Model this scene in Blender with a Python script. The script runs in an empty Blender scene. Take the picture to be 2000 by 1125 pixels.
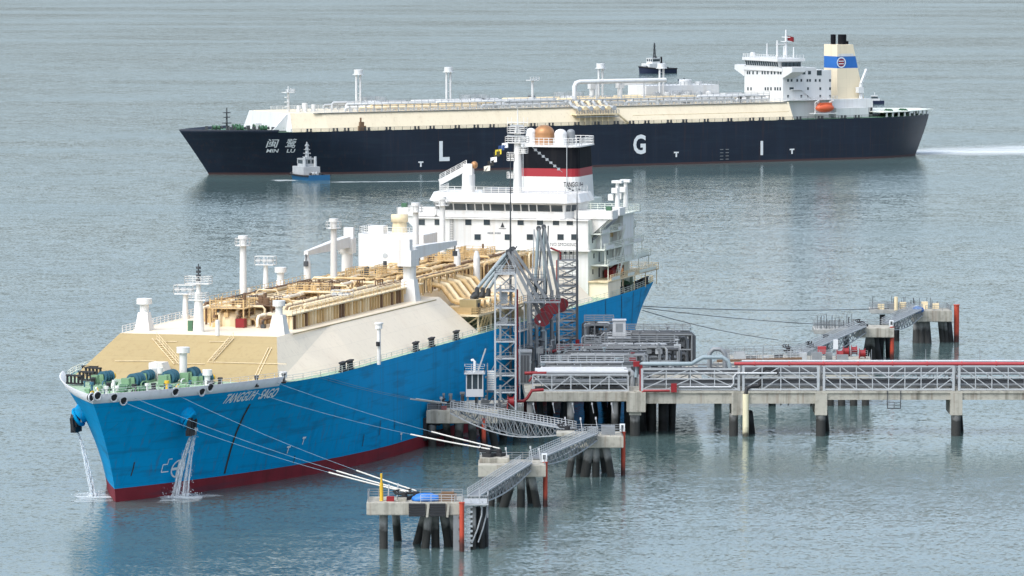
import bpy, bmesh, math, random
from mathutils import Vector, Matrix
R = math.radians
S = bpy.context.scene
COL = S.collection
random.seed(7)

# ------------------------------------------------------------------ camera, world, sun, exposure
FPX, PITCH, CAMH = 11000.0, 0.0734, 97.5            # focal length in photo pixels (2000 wide), down tilt, height above the sea
cam_d = bpy.data.cameras.new('camera'); cam = bpy.data.objects.new('camera', cam_d); COL.objects.link(cam)
cam_d.sensor_width = 36.0; cam_d.lens = FPX / 2000 * 36.0
cam_d.clip_start = 5; cam_d.clip_end = 80000
cam.location = (0, 0, CAMH); cam.rotation_euler = (math.pi / 2 - PITCH, 0, 0)
S.camera = cam

SUN_EL, SUN_AZ = R(52), R(222)        # azimuth clockwise from +Y: the soft sun stands to the left, a little behind the camera
W = bpy.data.worlds.new('World'); S.world = W; W.use_nodes = True
nt = W.node_tree; nt.nodes.clear()
sky = nt.nodes.new('ShaderNodeTexSky'); sky.sky_type = 'NISHITA'; sky.sun_disc = False
sky.sun_elevation = SUN_EL; sky.sun_rotation = SUN_AZ
sky.air_density = 1.0; sky.dust_density = 3.9; sky.ozone_density = 1.0
hsv = nt.nodes.new('ShaderNodeHueSaturation'); hsv.inputs['Saturation'].default_value = 0.58
bg = nt.nodes.new('ShaderNodeBackground'); bg.inputs['Strength'].default_value = 0.15
wo = nt.nodes.new('ShaderNodeOutputWorld')
tint = nt.nodes.new('ShaderNodeMix'); tint.data_type = 'RGBA'; tint.blend_type = 'MULTIPLY'; tint.inputs[0].default_value = 1.0; tint.inputs[7].default_value = (.935, 1.0, 1.065, 1)   # cool white balance of the grey day
nt.links.new(sky.outputs[0], hsv.inputs['Color']); nt.links.new(hsv.outputs[0], tint.inputs[6]); nt.links.new(tint.outputs[2], bg.inputs[0]); nt.links.new(bg.outputs[0], wo.inputs[0])

sun_d = bpy.data.lights.new('sun', 'SUN'); sun = bpy.data.objects.new('sun', sun_d); COL.objects.link(sun)
sun_d.energy = 0.5; sun_d.angle = R(35); sun_d.color = (1.0, 0.955, 0.89)
sdir = Vector((math.sin(SUN_AZ) * math.cos(SUN_EL), math.cos(SUN_AZ) * math.cos(SUN_EL), math.sin(SUN_EL)))
sun.rotation_euler = (-sdir).to_track_quat('-Z', 'Y').to_euler()
sun.location = sdir * 900 + Vector((0, 1000, 0))
S.view_settings.view_transform = 'Standard'; S.view_settings.look = 'None'
S.view_settings.exposure = 0.97; S.view_settings.gamma = 1.0; S.view_settings.use_curve_mapping = False
S.cycles.volume_bounces = 0
S.cycles.max_bounces = 6

# ------------------------------------------------------------------ photo pixels to directions
CP, SP = math.cos(PITCH), math.sin(PITCH)
def ray(px, py):
    u = (px - 1000) / FPX; w = -(py - 562.5) / FPX
    return Vector((u, CP + w * SP, -SP + w * CP))
def atz(px, py, z):
    r = ray(px, py); t = (z - CAMH) / r.z
    return Vector((r.x * t, r.y * t, z))
def aty(px, py, Y):
    r = ray(px, py); t = Y / r.y
    return Vector((r.x * t, Y, CAMH + r.z * t))
def proj(P):
    z = P[2] - CAMH; d = P[1] * CP - z * SP; v = P[1] * SP + z * CP
    return (1000 + P[0] / d * FPX, 562.5 - v / d * FPX)
class Frame:                                        # a ship's own axes: x aft from the stem at the water, y to starboard, z up
    def __init__(s, bx, by, th): s.b = (bx, by); s.th = th; s.sn = math.sin(th); s.cs = math.cos(th)
    def loc(s, P):
        dx, dy = P[0] - s.b[0], P[1] - s.b[1]
        return Vector((dx * s.sn + dy * s.cs, -(dx * s.cs - dy * s.sn), P[2]))
    def dir(s, r): return Vector((r[0] * s.sn + r[1] * s.cs, -(r[0] * s.cs - r[1] * s.sn), r[2]))
    def world(s, x, y, z): return Vector((s.b[0] + x * s.sn - y * s.cs, s.b[1] + x * s.cs + y * s.sn, z))
    def px(s, x, y, z): return proj(s.world(x, y, z))
    def at(s, px, py, x=None, y=None, z=None):
        o = s.loc((0, 0, CAMH)); d = s.dir(ray(px, py))
        k = 0 if x is not None else 1 if y is not None else 2
        t = ((x, y, z)[k] - o[k]) / d[k]
        return o + d * t
    def zat(s, x, y, py):                           # height on the vertical line over (x, y) that shows at picture row py
        lo, hi = -5.0, 90.0
        for _ in range(50):
            m = (lo + hi) / 2
            if s.px(x, y, m)[1] > py: lo = m
            else: hi = m
        return lo
TF = Frame(-61.67, 871.5, 0.2776)
MF = Frame(-98.6, 1829.2, 1.0525)

# ------------------------------------------------------------------ materials
def hexc(h):
    h = h.lstrip('#'); o = []
    for i in (0, 2, 4):
        c = int(h[i:i + 2], 16) / 255
        o.append(c / 12.92 if c <= .04045 else ((c + .055) / 1.055) ** 2.4)
    return tuple(o)
MATS = {}
def mat(name, col, rough=.5, metal=0.0, var=.1, scale=.35, streak=0.0, streak_col='#6b4a35', sscale=.9, dirt=0.0, dirt_col='#5b5a50', bump=0.0, spec=.5, tide=None, plates=None, rust=0.0, scuff=0.0):
    if name in MATS: return MATS[name]
    if isinstance(col, str): col = hexc(col)
    m = bpy.data.materials.new(name); m.use_nodes = True; MATS[name] = m
    n = m.node_tree.nodes; l = m.node_tree.links
    b = n['Principled BSDF']; b.inputs['Roughness'].default_value = rough; b.inputs['Metallic'].default_value = metal
    b.inputs['Specular IOR Level'].default_value = spec
    geo = n.new('ShaderNodeNewGeometry')
    nz = n.new('ShaderNodeTexNoise'); nz.inputs['Scale'].default_value = scale; nz.inputs['Detail'].default_value = 5
    l.new(geo.outputs['Position'], nz.inputs['Vector'])
    mx = n.new('ShaderNodeMix'); mx.data_type = 'RGBA'
    mx.inputs[6].default_value = (*[c * (1 - var) for c in col], 1); mx.inputs[7].default_value = (*[min(1, c * (1 + var)) for c in col], 1)
    l.new(nz.outputs['Fac'], mx.inputs[0]); out = mx.outputs[2]
    def layer(out, vec_scale, sc, lo, hi, fac, c2, det=4):
        mp = n.new('ShaderNodeMapping'); mp.inputs['Scale'].default_value = vec_scale
        l.new(geo.outputs['Position'], mp.inputs['Vector'])
        t = n.new('ShaderNodeTexNoise'); t.inputs['Scale'].default_value = sc; t.inputs['Detail'].default_value = det
        l.new(mp.outputs[0], t.inputs['Vector'])
        r = n.new('ShaderNodeMapRange'); r.inputs[1].default_value = lo; r.inputs[2].default_value = hi; r.inputs[3].default_value = 0; r.inputs[4].default_value = fac
        l.new(t.outputs['Fac'], r.inputs[0])
        k = n.new('ShaderNodeMix'); k.data_type = 'RGBA'; k.inputs[7].default_value = (*hexc(c2), 1)
        l.new(r.outputs[0], k.inputs[0]); l.new(out, k.inputs[6])
        return k.outputs[2]
    if streak: out = layer(out, (1, 1, .05), sscale, .52, .75, streak, streak_col)
    if dirt: out = layer(out, (1, 1, 1), 1.4, .5, .75, dirt, dirt_col, 6)
    if rust: out = layer(out, (1, 1, .04), 1.7, .57, .70, rust, '#5f3a22', 3)
    if scuff: out = layer(out, (.12, .12, 1.0), .8, .54, .70, scuff, '#2a3a44', 5)
    if plates:                                       # shell plating: faint tone steps and weld seams
        w_, h_, a_ = plates
        tc = n.new('ShaderNodeTexCoord'); sp_ = n.new('ShaderNodeSeparateXYZ'); l.new(tc.outputs['Object'], sp_.inputs[0])
        av = n.new('ShaderNodeMath'); av.operation = 'ADD'; l.new(sp_.outputs['X'], av.inputs[0]); l.new(sp_.outputs['Y'], av.inputs[1])
        cb = n.new('ShaderNodeCombineXYZ'); l.new(av.outputs[0], cb.inputs[0]); l.new(sp_.outputs['Z'], cb.inputs[1])
        bt = n.new('ShaderNodeTexBrick'); bt.inputs['Scale'].default_value = 1.0; bt.inputs['Brick Width'].default_value = w_; bt.inputs['Row Height'].default_value = h_
        bt.inputs['Mortar Size'].default_value = .05; bt.inputs['Mortar Smooth'].default_value = .6
        bt.inputs['Color1'].default_value = (1 - a_, 1 - a_, 1 - a_, 1); bt.inputs['Color2'].default_value = (1, 1, 1, 1); bt.inputs['Mortar'].default_value = (1 - 2.6 * a_,) * 3 + (1,)
        l.new(cb.outputs[0], bt.inputs['Vector'])
        k = n.new('ShaderNodeMix'); k.data_type = 'RGBA'; k.blend_type = 'MULTIPLY'; k.inputs[0].default_value = 1.0
        l.new(out, k.inputs[6]); l.new(bt.outputs['Color'], k.inputs[7]); out = k.outputs[2]
    if tide:                                         # weed and wet below the tide line, with a ragged edge
        z0, c2 = tide
        sx = n.new('ShaderNodeSeparateXYZ'); l.new(geo.outputs['Position'], sx.inputs[0])
        t2 = n.new('ShaderNodeTexNoise'); t2.inputs['Scale'].default_value = .8; l.new(geo.outputs['Position'], t2.inputs['Vector'])
        ad = n.new('ShaderNodeMath'); ad.operation = 'MULTIPLY_ADD'; ad.inputs[1].default_value = 2.2
        l.new(t2.outputs['Fac'], ad.inputs[0]); l.new(sx.outputs['Z'], ad.inputs[2])
        r = n.new('ShaderNodeMapRange'); r.inputs[1].default_value = z0 + 1.1 - .5; r.inputs[2].default_value = z0 + 1.1 + .7; r.inputs[3].default_value = .92; r.inputs[4].default_value = 0
        l.new(ad.outputs[0], r.inputs[0])
        k = n.new('ShaderNodeMix'); k.data_type = 'RGBA'; k.inputs[7].default_value = (*hexc(c2), 1)
        l.new(r.outputs[0], k.inputs[0]); l.new(out, k.inputs[6]); out = k.outputs[2]
    l.new(out, b.inputs['Base Color'])
    if bump:
        t3 = n.new('ShaderNodeTexNoise'); t3.inputs['Scale'].default_value = 2.5; t3.inputs['Detail'].default_value = 4
        l.new(geo.outputs['Position'], t3.inputs['Vector'])
        bp = n.new('ShaderNodeBump'); bp.inputs['Strength'].default_value = .5; bp.inputs['Distance'].default_value = bump
        l.new(t3.outputs['Fac'], bp.inputs['Height']); l.new(bp.outputs[0], b.inputs['Normal'])
    return m
BLUE = mat('hull_blue', (.0001, .30, .60), .55, var=.10, scale=.05, streak=.22, streak_col='#0a5078', sscale=.6, spec=.06, plates=(11.0, 2.6, .07), rust=.22, scuff=.35)
BOOT = mat('hull_boot_red', (.21, .024, .034), .65, var=.25, scale=.3, spec=.15, streak=.35, streak_col='#3c2a26', plates=(11.0, 2.6, .08), scuff=.4)
NAVY = mat('hull_black_navy', (.012, .019, .034), .45, var=.25, scale=.05, streak=.25, streak_col='#2c3a4a', sscale=.3, spec=.3, plates=(12.0, 2.6, .10), rust=.15, scuff=.25)
MBOOT = mat('hull_boot_brown', (.06, .03, .03), .6, var=.25)
MARK = mat('painted_mark_white', (.72, .74, .74), .5, var=.08)
DARKMARK = mat('painted_mark_dark', (.03, .03, .035), .5)
SCAR = mat('hull_scar', (.03, .035, .03), .8, var=.5, scale=1.5)
CREAM = mat('trunk_cream', (.86, .735, .55), .5, var=.05, scale=.1, streak=.10, streak_col='#b08a58', sscale=.3, plates=(9.0, 2.2, .030), rust=.10)
BUFF = mat('trunk_buff', (.39, .295, .14), .55, var=.08, scale=.15, streak=.2, streak_col='#8f7440', plates=(6.0, 2.2, .035), rust=.14)
TAN = mat('pipe_tan', (.60, .42, .20), .5, var=.25, scale=.6, streak=.5, streak_col='#7a4a20', sscale=1.2)
TANL = mat('pipe_cream', (.77, .63, .40), .5, var=.15, scale=.7, streak=.3, streak_col='#8a5b2a')
RUST = mat('rusty_brown', (.17, .10, .055), .8, var=.4, scale=.8)
WHITE = mat('ship_white', (.72, .71, .68), .42, var=.06, scale=.15, streak=.24, streak_col='#a98f6c', sscale=.8, plates=(5.0, 2.9, .02), rust=.10)
WHITE2 = mat('far_ship_white', (.63, .64, .635), .45, var=.07, scale=.1, streak=.2, streak_col='#a79a86', sscale=.5, rust=.10)
MCREAM = mat('far_trunk_cream', (.76, .66, .48), .5, var=.05, scale=.06, streak=.15, streak_col='#a58a60', sscale=.3, plates=(12, 3, .03), rust=.12)
GREYW = mat('bulwark_grey_white', (.62, .63, .63), .5, var=.08, streak=.2, streak_col='#8a7c70')
MINT = mat('deck_mint', (.33, .46, .31), .65, var=.15, scale=.5, dirt=.3, dirt_col='#6a7a5c')
MINTW = mat('side_pale_green', (.68, .71, .63), .55, var=.08, scale=.3, streak=.3, streak_col='#b9a06a')
GREEN = mat('machinery_green', (.055, .14, .075), .5, var=.25, scale=1.0)
GREENL = mat('machinery_light_green', (.17, .30, .17), .5, var=.2, scale=1.0)
DRUM = mat('winch_drum_blue', (.03, .11, .16), .5, var=.3)
YELLOW = mat('safety_yellow', (.68, .42, .03), .5, var=.15)
BLACK = mat('black_rubber', (.018, .018, .02), .7, var=.3)
SOOT = mat('funnel_black', (.006, .007, .010), .7, var=.3, spec=.12, streak=.3, streak_col='#33302e')
FRED = mat('funnel_red', (.30, .012, .02), .45, var=.08)
RED = mat('fire_red', (.24, .010, .014), .45, var=.18, scale=.8)
REDP = mat('pipe_red', (.38, .045, .05), .5, var=.15, scale=.5)
ORANGE = mat('orange_red_pile', (.46, .06, .028), .55, var=.15, scale=.7, tide=(1.6, '#2b1c18'))
DORANGE = mat('lifeboat_orange', (.60, .11, .04), .4, var=.08)
COPPER = mat('bronze_exhaust', (.42, .21, .09), .45, metal=.35, var=.3, scale=.6)
GLASS = mat('window_glass', (.035, .05, .06), .12, var=.3, scale=.4, spec=.6)
STEEL = mat('galvanised_steel', (.23, .245, .255), .5, metal=.15, var=.18, scale=.8, dirt=.25, dirt_col='#5a4f48')
STEELL = mat('light_grey_steel', (.40, .42, .43), .5, var=.18, scale=.6, dirt=.15)
STEELD = mat('dark_grey_steel', (.06, .065, .07), .55, metal=.1, var=.3, scale=.9)
PIPEW = mat('insulated_pipe_white', (.50, .51, .52), .38, var=.06, scale=.6, dirt=.15, dirt_col='#8c8a86')
PIPEG = mat('pipe_blue_grey', (.27, .33, .35), .45, var=.12, scale=.5)
CONC = mat('concrete', (.40, .38, .32), .85, var=.22, scale=.25, streak=.8, streak_col='#4d4a40', sscale=.8, dirt=.4, bump=.03, rust=.3)
CONCD = mat('concrete_deck', (.36, .36, .34), .9, var=.2, scale=.3, dirt=.4, bump=.02)
PILE = mat('concrete_pile', (.27, .27, .26), .85, var=.2, scale=.4, streak=.4, streak_col='#3b3a37', tide=(3.1, '#1d1e1b'), bump=.03)
PILES = mat('steel_pile_black', (.035, .037, .04), .75, var=.4, scale=.6, tide=(2.0, '#151614'))
PILEY = mat('casing_cream', (.72, .66, .45), .55, var=.06, tide=(.9, '#26241f'))
ROPEW = mat('rope_white', (.60, .58, .53), .8, var=.1, scale=2)
WIRE = mat('mooring_wire', (.16, .26, .33), .6, var=.1)
WIRED = mat('mooring_wire_dark', (.10, .11, .12), .6, var=.1)
TARP = mat('tarpaulin_blue', (.02, .16, .52), .5, var=.15, scale=1.2, bump=.08)
TUGB = mat('tug_blue', (.015, .11, .24), .45, var=.15)
TUGN = mat('tug_navy', (.014, .022, .055), .5, var=.2)
CWRED = mat('counterweight_red', (.15, .007, .013), .5, var=.2, scale=.8)
ORW = mat('signal_orange', (.75, .27, .05), .5)

# ------------------------------------------------------------------ mesh builder
class MB:
    def __init__(s): s.v = []; s.f = []; s.sm = []
    def add(s, vs, fs, smooth=False):
        o = len(s.v); s.v += [tuple(v) for v in vs]
        for f in fs: s.f.append(tuple(i + o for i in f)); s.sm.append(smooth)
        return s
    def box(s, c, size, rz=0.0, taper=1.0, M=None):
        x, y, z = (k / 2 for k in size); vs = []
        for sz in (-1, 1):
            t = taper if sz > 0 else 1
            for sx, sy in ((-1, -1), (1, -1), (1, 1), (-1, 1)): vs.append(Vector((sx * x * t, sy * y * t, sz * z)))
        if M is None: M = Matrix.Rotation(rz, 3, 'Z')
        c = Vector(c)
        return s.add([M @ v + c for v in vs], [(3, 2, 1, 0), (4, 5, 6, 7), (0, 1, 5, 4), (1, 2, 6, 5), (2, 3, 7, 6), (3, 0, 4, 7)])
    def bb(s, x0, x1, y0, y1, z0, z1): return s.box(((x0 + x1) / 2, (y0 + y1) / 2, (z0 + z1) / 2), (abs(x1 - x0), abs(y1 - y0), abs(z1 - z0)))
    def cyl(s, p0, p1, r0, r1=None, n=10, caps=True):
        r1 = r0 if r1 is None else r1; p0 = Vector(p0); p1 = Vector(p1); d = p1 - p0
        if d.length < 1e-6: return s
        a = d.normalized(); u = a.orthogonal().normalized(); w = a.cross(u); A = []; B = []
        for i in range(n):
            t = 2 * math.pi * i / n; e = u * math.cos(t) + w * math.sin(t); A.append(p0 + e * r0); B.append(p1 + e * r1)
        s.add(A + B, [(i, (i + 1) % n, n + (i + 1) % n, n + i) for i in range(n)], True)
        if caps:
            s.add(A, [tuple(reversed(range(n)))]); s.add(B, [tuple(range(n))])
        return s
    def beam(s, p0, p1, w, h=None):
        h = w if h is None else h; p0 = Vector(p0); p1 = Vector(p1); d = p1 - p0
        if d.length < 1e-6: return s
        a = d.normalized(); up = Vector((0, 0, 1)) if abs(a.z) < .95 else Vector((0, 1, 0))
        u = a.cross(up).normalized(); v = u.cross(a); M = Matrix((a, u, v)).transposed()
        return s.box((p0 + p1) / 2, (d.length, w, h), M=M)
    def tube(s, pts, r, n=8):
        pts = [Vector(p) for p in pts]; rings = []; ref = None
        for i, p in enumerate(pts):
            a = (pts[min(i + 1, len(pts) - 1)] - pts[max(i - 1, 0)]).normalized()
            u = a.orthogonal().normalized() if ref is None else (ref - a * ref.dot(a)).normalized()
            ref = u; w = a.cross(u); rr = r[i] if isinstance(r, (list, tuple)) else r
            rings += [p + (u * math.cos(2 * math.pi * k / n) + w * math.sin(2 * math.pi * k / n)) * rr for k in range(n)]
        fs = []
        for i in range(len(pts) - 1):
            for k in range(n): fs.append((i * n + k, i * n + (k + 1) % n, (i + 1) * n + (k + 1) % n, (i + 1) * n + k))
        s.add(rings, fs, True)
        s.add(rings[:n], [tuple(reversed(range(n)))]); s.add(rings[-n:], [tuple(range(n))])
        return s
    def lathe(s, c, prof, n=14):                     # prof: (radius, z) pairs
        c = Vector(c); vs = []
        for r, z in prof: vs += [c + Vector((r * math.cos(2 * math.pi * k / n), r * math.sin(2 * math.pi * k / n), z)) for k in range(n)]
        fs = []
        for i in range(len(prof) - 1):
            for k in range(n): fs.append((i * n + k, i * n + (k + 1) % n, (i + 1) * n + (k + 1) % n, (i + 1) * n + k))
        return s.add(vs, fs, True)
    def prism(s, poly, z0, z1, poly2=None):          # horizontal outline extruded upward, optionally to another outline
        n = len(poly); q = poly2 or poly
        A = [(p[0], p[1], z0) for p in poly]; B = [(p[0], p[1], z1) for p in q]
        s.add(A + B, [(i, (i + 1) % n, n + (i + 1) % n, n + i) for i in range(n)])
        s.add(A, [tuple(reversed(range(n)))]); s.add(B, [tuple(range(n))])
        return s
    def sphere(s, c, r, sq=(1, 1, 1), n=12, m=7):
        prof = [(r * math.sin(math.pi * i / m), -r * math.cos(math.pi * i / m)) for i in range(m + 1)]
        o = len(s.v); s.lathe((0, 0, 0), prof, n)
        for i in range(o, len(s.v)): v = s.v[i]; s.v[i] = (v[0] * sq[0] + c[0], v[1] * sq[1] + c[1], v[2] * sq[2] + c[2])
        return s
    def rail(s, pts, h=1.1, step=1.8, r=.035, rails=3):
        for a, b in zip(pts[:-1], pts[1:]):
            a = Vector(a); b = Vector(b); n = max(1, int((b - a).length / step))
            for k in range(n + 1):
                p = a.lerp(b, k / n); s.beam(p, p + Vector((0, 0, h)), r * 2)
            for j in range(rails):
                q = Vector((0, 0, h * (j + 1) / rails)); s.beam(a + q, b + q, r * 1.7)
        return s
    def build(s, name, m, parent=None, world=False, kind=None):
        me = bpy.data.meshes.new(name); vs = s.v
        if world and parent is not None:
            inv = INV[parent.name]; vs = [inv @ Vector(v) for v in vs]
        me.from_pydata([tuple(v) for v in vs], [], s.f); me.materials.append(m)
        me.polygons.foreach_set('use_smooth', s.sm); me.update()
        o = bpy.data.objects.new(name, me); COL.objects.link(o)
        if parent is not None: o.parent = parent
        if kind: o['kind'] = kind
        return o
INV = {}
def tag(o, label, cat, group=None):
    o['label'] = label; o['category'] = cat
    if group: o['group'] = group
    return o
def thing(name, label, cat, loc=(0, 0, 0), rz=0.0, group=None):
    o = bpy.data.objects.new(name, None); COL.objects.link(o); o.empty_display_size = .5
    o.location = loc; o.rotation_euler = (0, 0, rz)
    INV[o.name] = (Matrix.Translation(loc) @ Matrix.Rotation(rz, 4, 'Z')).inverted()
    return tag(o, label, cat, group)
UNIT = {}
def unit(shape, m):
    k = (shape, m.name)
    if k not in UNIT:
        b = MB()
        if shape == 'box': b.box((0, 0, 0), (1, 1, 1))
        else: b.cyl((-.5, 0, 0), (.5, 0, 0), .5, n=10)
        me = bpy.data.meshes.new(shape + '_bar'); me.from_pydata(b.v, [], b.f); me.materials.append(m)
        me.polygons.foreach_set('use_smooth', b.sm); me.update(); UNIT[k] = me
    return UNIT[k]
def bar(name, p0, p1, w, h, m, parent, shape='box', world=True):      # one straight piece that shares its mesh with its likes
    p0 = Vector(p0); p1 = Vector(p1)
    if world: inv = INV[parent.name]; p0 = inv @ p0; p1 = inv @ p1
    d = p1 - p0; a = d.normalized(); up = Vector((0, 0, 1)) if abs(a.z) < .95 else Vector((0, 1, 0))
    u = a.cross(up).normalized(); v = u.cross(a)
    Mx = Matrix((a, u, v)).transposed().to_4x4()
    o = bpy.data.objects.new(name, unit(shape, m)); COL.objects.link(o); o.parent = parent
    o.matrix_basis = Matrix.Translation((p0 + p1) / 2) @ Mx @ Matrix.Diagonal((d.length, w, h, 1))
    return o
def text_flat(body, size=1.0, shear=0.0, bold=0.0):      # outline of a word as flat vertices and faces
    c = bpy.data.curves.new('word', 'FONT'); c.body = body; c.size = size; c.shear = shear; c.offset = bold; c.resolution_u = 3
    o = bpy.data.objects.new('word', c); COL.objects.link(o)
    bpy.context.view_layer.update()
    me = o.evaluated_get(bpy.context.evaluated_depsgraph_get()).to_mesh()
    vs = [v.co.copy() for v in me.vertices]; fs = [tuple(p.vertices) for p in me.polygons]
    o.to_mesh_clear(); bpy.data.objects.remove(o); bpy.data.curves.remove(c)
    if not vs: return [], [], (0, 1, 0, 1)
    xs = [v.x for v in vs]; ys = [v.y for v in vs]
    return vs, fs, (min(xs), max(xs), min(ys), max(ys))
def word_on(name, body, fn, m, parent, shear=0.0, bold=0.0):   # fn(u, v) with u, v in 0..1 across the word gives the place on the surface
    vs, fs, (x0, x1, y0, y1) = text_flat(body, 1.0, shear, bold)
    b = MB(); b.add([fn((v.x - x0) / (x1 - x0), (v.y - y0) / (y1 - y0)) for v in vs], fs)
    return b.build(name, m, parent)
# ------------------------------------------------------------------ the sea
WAVE = (.035, .10, .30)
def sea_material():
    m = bpy.data.materials.new('sea_water'); m.use_nodes = True
    n = m.node_tree.nodes; l = m.node_tree.links; b = n['Principled BSDF']
    b.inputs['IOR'].default_value = 1.333; b.inputs['Specular IOR Level'].default_value = .5
    geo = n.new('ShaderNodeNewGeometry')
    def noise(sc, vs, det=3, rough=.55):
        mp = n.new('ShaderNodeMapping'); mp.inputs['Scale'].default_value = vs; mp.inputs['Rotation'].default_value = (0, 0, R(12))
        l.new(geo.outputs['Position'], mp.inputs[0])
        t = n.new('ShaderNodeTexNoise'); t.inputs['Scale'].default_value = sc; t.inputs['Detail'].default_value = det; t.inputs['Roughness'].default_value = rough
        l.new(mp.outputs[0], t.inputs['Vector']); return t.outputs['Fac']
    big = noise(.004, (1, .35, 1), 4)
    mx = n.new('ShaderNodeMix'); mx.data_type = 'RGBA'
    mx.inputs[6].default_value = (.068, .114, .110, 1); mx.inputs[7].default_value = (.096, .146, .143, 1)
    l.new(big, mx.inputs[0]); l.new(mx.outputs[2], b.inputs['Base Color'])
    # wind lanes: patches of smoother and rougher water
    lane = noise(.011, (.35, 1, 1), 4, .6)
    rr = n.new('ShaderNodeMapRange'); rr.inputs[1].default_value = .35; rr.inputs[2].default_value = .65; rr.inputs[3].default_value = .07; rr.inputs[4].default_value = .16
    l.new(lane, rr.inputs[0]); l.new(rr.outputs[0], b.inputs['Roughness'])
    st = n.new('ShaderNodeMapRange'); st.inputs[1].default_value = .35; st.inputs[2].default_value = .65; st.inputs[3].default_value = .85; st.inputs[4].default_value = 1.15
    l.new(lane, st.inputs[0])
    # wave slopes: three sizes of chop, each tilting the surface on its own
    def slopes(sc, vs, k, det=2):
        mp = n.new('ShaderNodeMapping'); mp.inputs['Scale'].default_value = vs; mp.inputs['Rotation'].default_value = (0, 0, R(14)); l.new(geo.outputs['Position'], mp.inputs[0])
        t = n.new('ShaderNodeTexNoise'); t.inputs['Scale'].default_value = sc; t.inputs['Detail'].default_value = det; l.new(mp.outputs[0], t.inputs['Vector'])
        v = n.new('ShaderNodeVectorMath'); v.operation = 'SUBTRACT'; v.inputs[1].default_value = (.5, .5, .5); l.new(t.outputs['Color'], v.inputs[0])
        w = n.new('ShaderNodeVectorMath'); w.operation = 'MULTIPLY'; w.inputs[1].default_value = (k * .6, k, 0); l.new(v.outputs[0], w.inputs[0]); return w.outputs[0]
    tot = None
    for args in ((.10, (.6, 1, 1), WAVE[0]), (.42, (.6, 1, 1), WAVE[1]), (2.2, (.7, 1, 1), WAVE[2])):
        v = slopes(*args)
        if tot is None: tot = v
        else:
            ad_ = n.new('ShaderNodeVectorMath'); ad_.operation = 'ADD'; l.new(tot, ad_.inputs[0]); l.new(v, ad_.inputs[1]); tot = ad_.outputs[0]
    sc_ = n.new('ShaderNodeVectorMath'); sc_.operation = 'SCALE'; l.new(tot, sc_.inputs[0]); l.new(st.outputs[0], sc_.inputs['Scale'])
    up = n.new('ShaderNodeVectorMath'); up.operation = 'ADD'; up.inputs[1].default_value = (0, 0, 1); l.new(sc_.outputs[0], up.inputs[0])
    nm = n.new('ShaderNodeVectorMath'); nm.operation = 'NORMALIZE'; l.new(up.outputs[0], nm.inputs[0]); l.new(nm.outputs[0], b.inputs['Normal'])
    return m
SEA = sea_material()
b = MB(); b.add([(-14000, -2000, 0), (14000, -2000, 0), (14000, 26000, 0), (-14000, 26000, 0)], [(0, 1, 2, 3)])
o = b.build('sea', SEA); o['kind'] = 'structure'

def foam_material(name, sc, lo, hi, amt, col=(.72, .76, .76), vs=(.3, 1, 1)):
    m = bpy.data.materials.new(name); m.use_nodes = True
    n = m.node_tree.nodes; l = m.node_tree.links; b = n['Principled BSDF']
    b.inputs['Base Color'].default_value = (*col, 1); b.inputs['Roughness'].default_value = .7
    tc = n.new('ShaderNodeNewGeometry'); at = n.new('ShaderNodeAttribute'); at.attribute_name = 'edge'
    mp = n.new('ShaderNodeMapping'); mp.inputs['Scale'].default_value = vs; l.new(tc.outputs['Position'], mp.inputs[0])
    t = n.new('ShaderNodeTexNoise'); t.inputs['Scale'].default_value = sc; t.inputs['Detail'].default_value = 6; t.inputs['Roughness'].default_value = .65
    l.new(mp.outputs[0], t.inputs['Vector'])
    r = n.new('ShaderNodeMapRange'); r.inputs[1].default_value = lo; r.inputs[2].default_value = hi; r.inputs[3].default_value = 0; r.inputs[4].default_value = amt
    l.new(t.outputs['Fac'], r.inputs[0])
    mu = n.new('ShaderNodeMath'); mu.operation = 'MULTIPLY'; l.new(r.outputs[0], mu.inputs[0]); l.new(at.outputs['Fac'], mu.inputs[1])
    l.new(mu.outputs[0], b.inputs['Alpha'])
    return m
def foam_patch(name, label, m, pts, widths, z=.03, n=6):       # a ribbon of froth lying on the water, thin towards its rims
    vs = []; ed = []; fs = []; pts = [Vector((p[0], p[1], z)) for p in pts]; k = 2 * n + 1
    for i, p in enumerate(pts):
        t = (pts[min(i + 1, len(pts) - 1)] - pts[max(i - 1, 0)]).normalized(); nn = Vector((-t.y, t.x, 0))
        for j in range(-n, n + 1):
            vs.append(p + nn * widths[i] * j / n)
            e = 1 - (abs(j) / n) ** 2
            if i in (0, len(pts) - 1): e = 0
            ed.append(e)
    for i in range(len(pts) - 1):
        for j in range(k - 1): fs.append((i * k + j, i * k + j + 1, (i + 1) * k + j + 1, (i + 1) * k + j))
    b = MB(); b.add(vs, fs, True); o = b.build(name, m)
    a = o.data.attributes.new('edge', 'FLOAT', 'POINT'); a.data.foreach_set('value', ed)
    o['kind'] = 'stuff'; o['label'] = label; o['category'] = 'foam'
    return o
FOAM = foam_material('white_foam', .55, .35, .62, .95)
FOAMF = foam_material('thin_foam', .10, .40, .68, .6, vs=(.16, 1, 1))
WASH = foam_material('pale_wash', .035, .30, .60, .75, col=(.86, .90, .90), vs=(.25, 1, 1))
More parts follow.
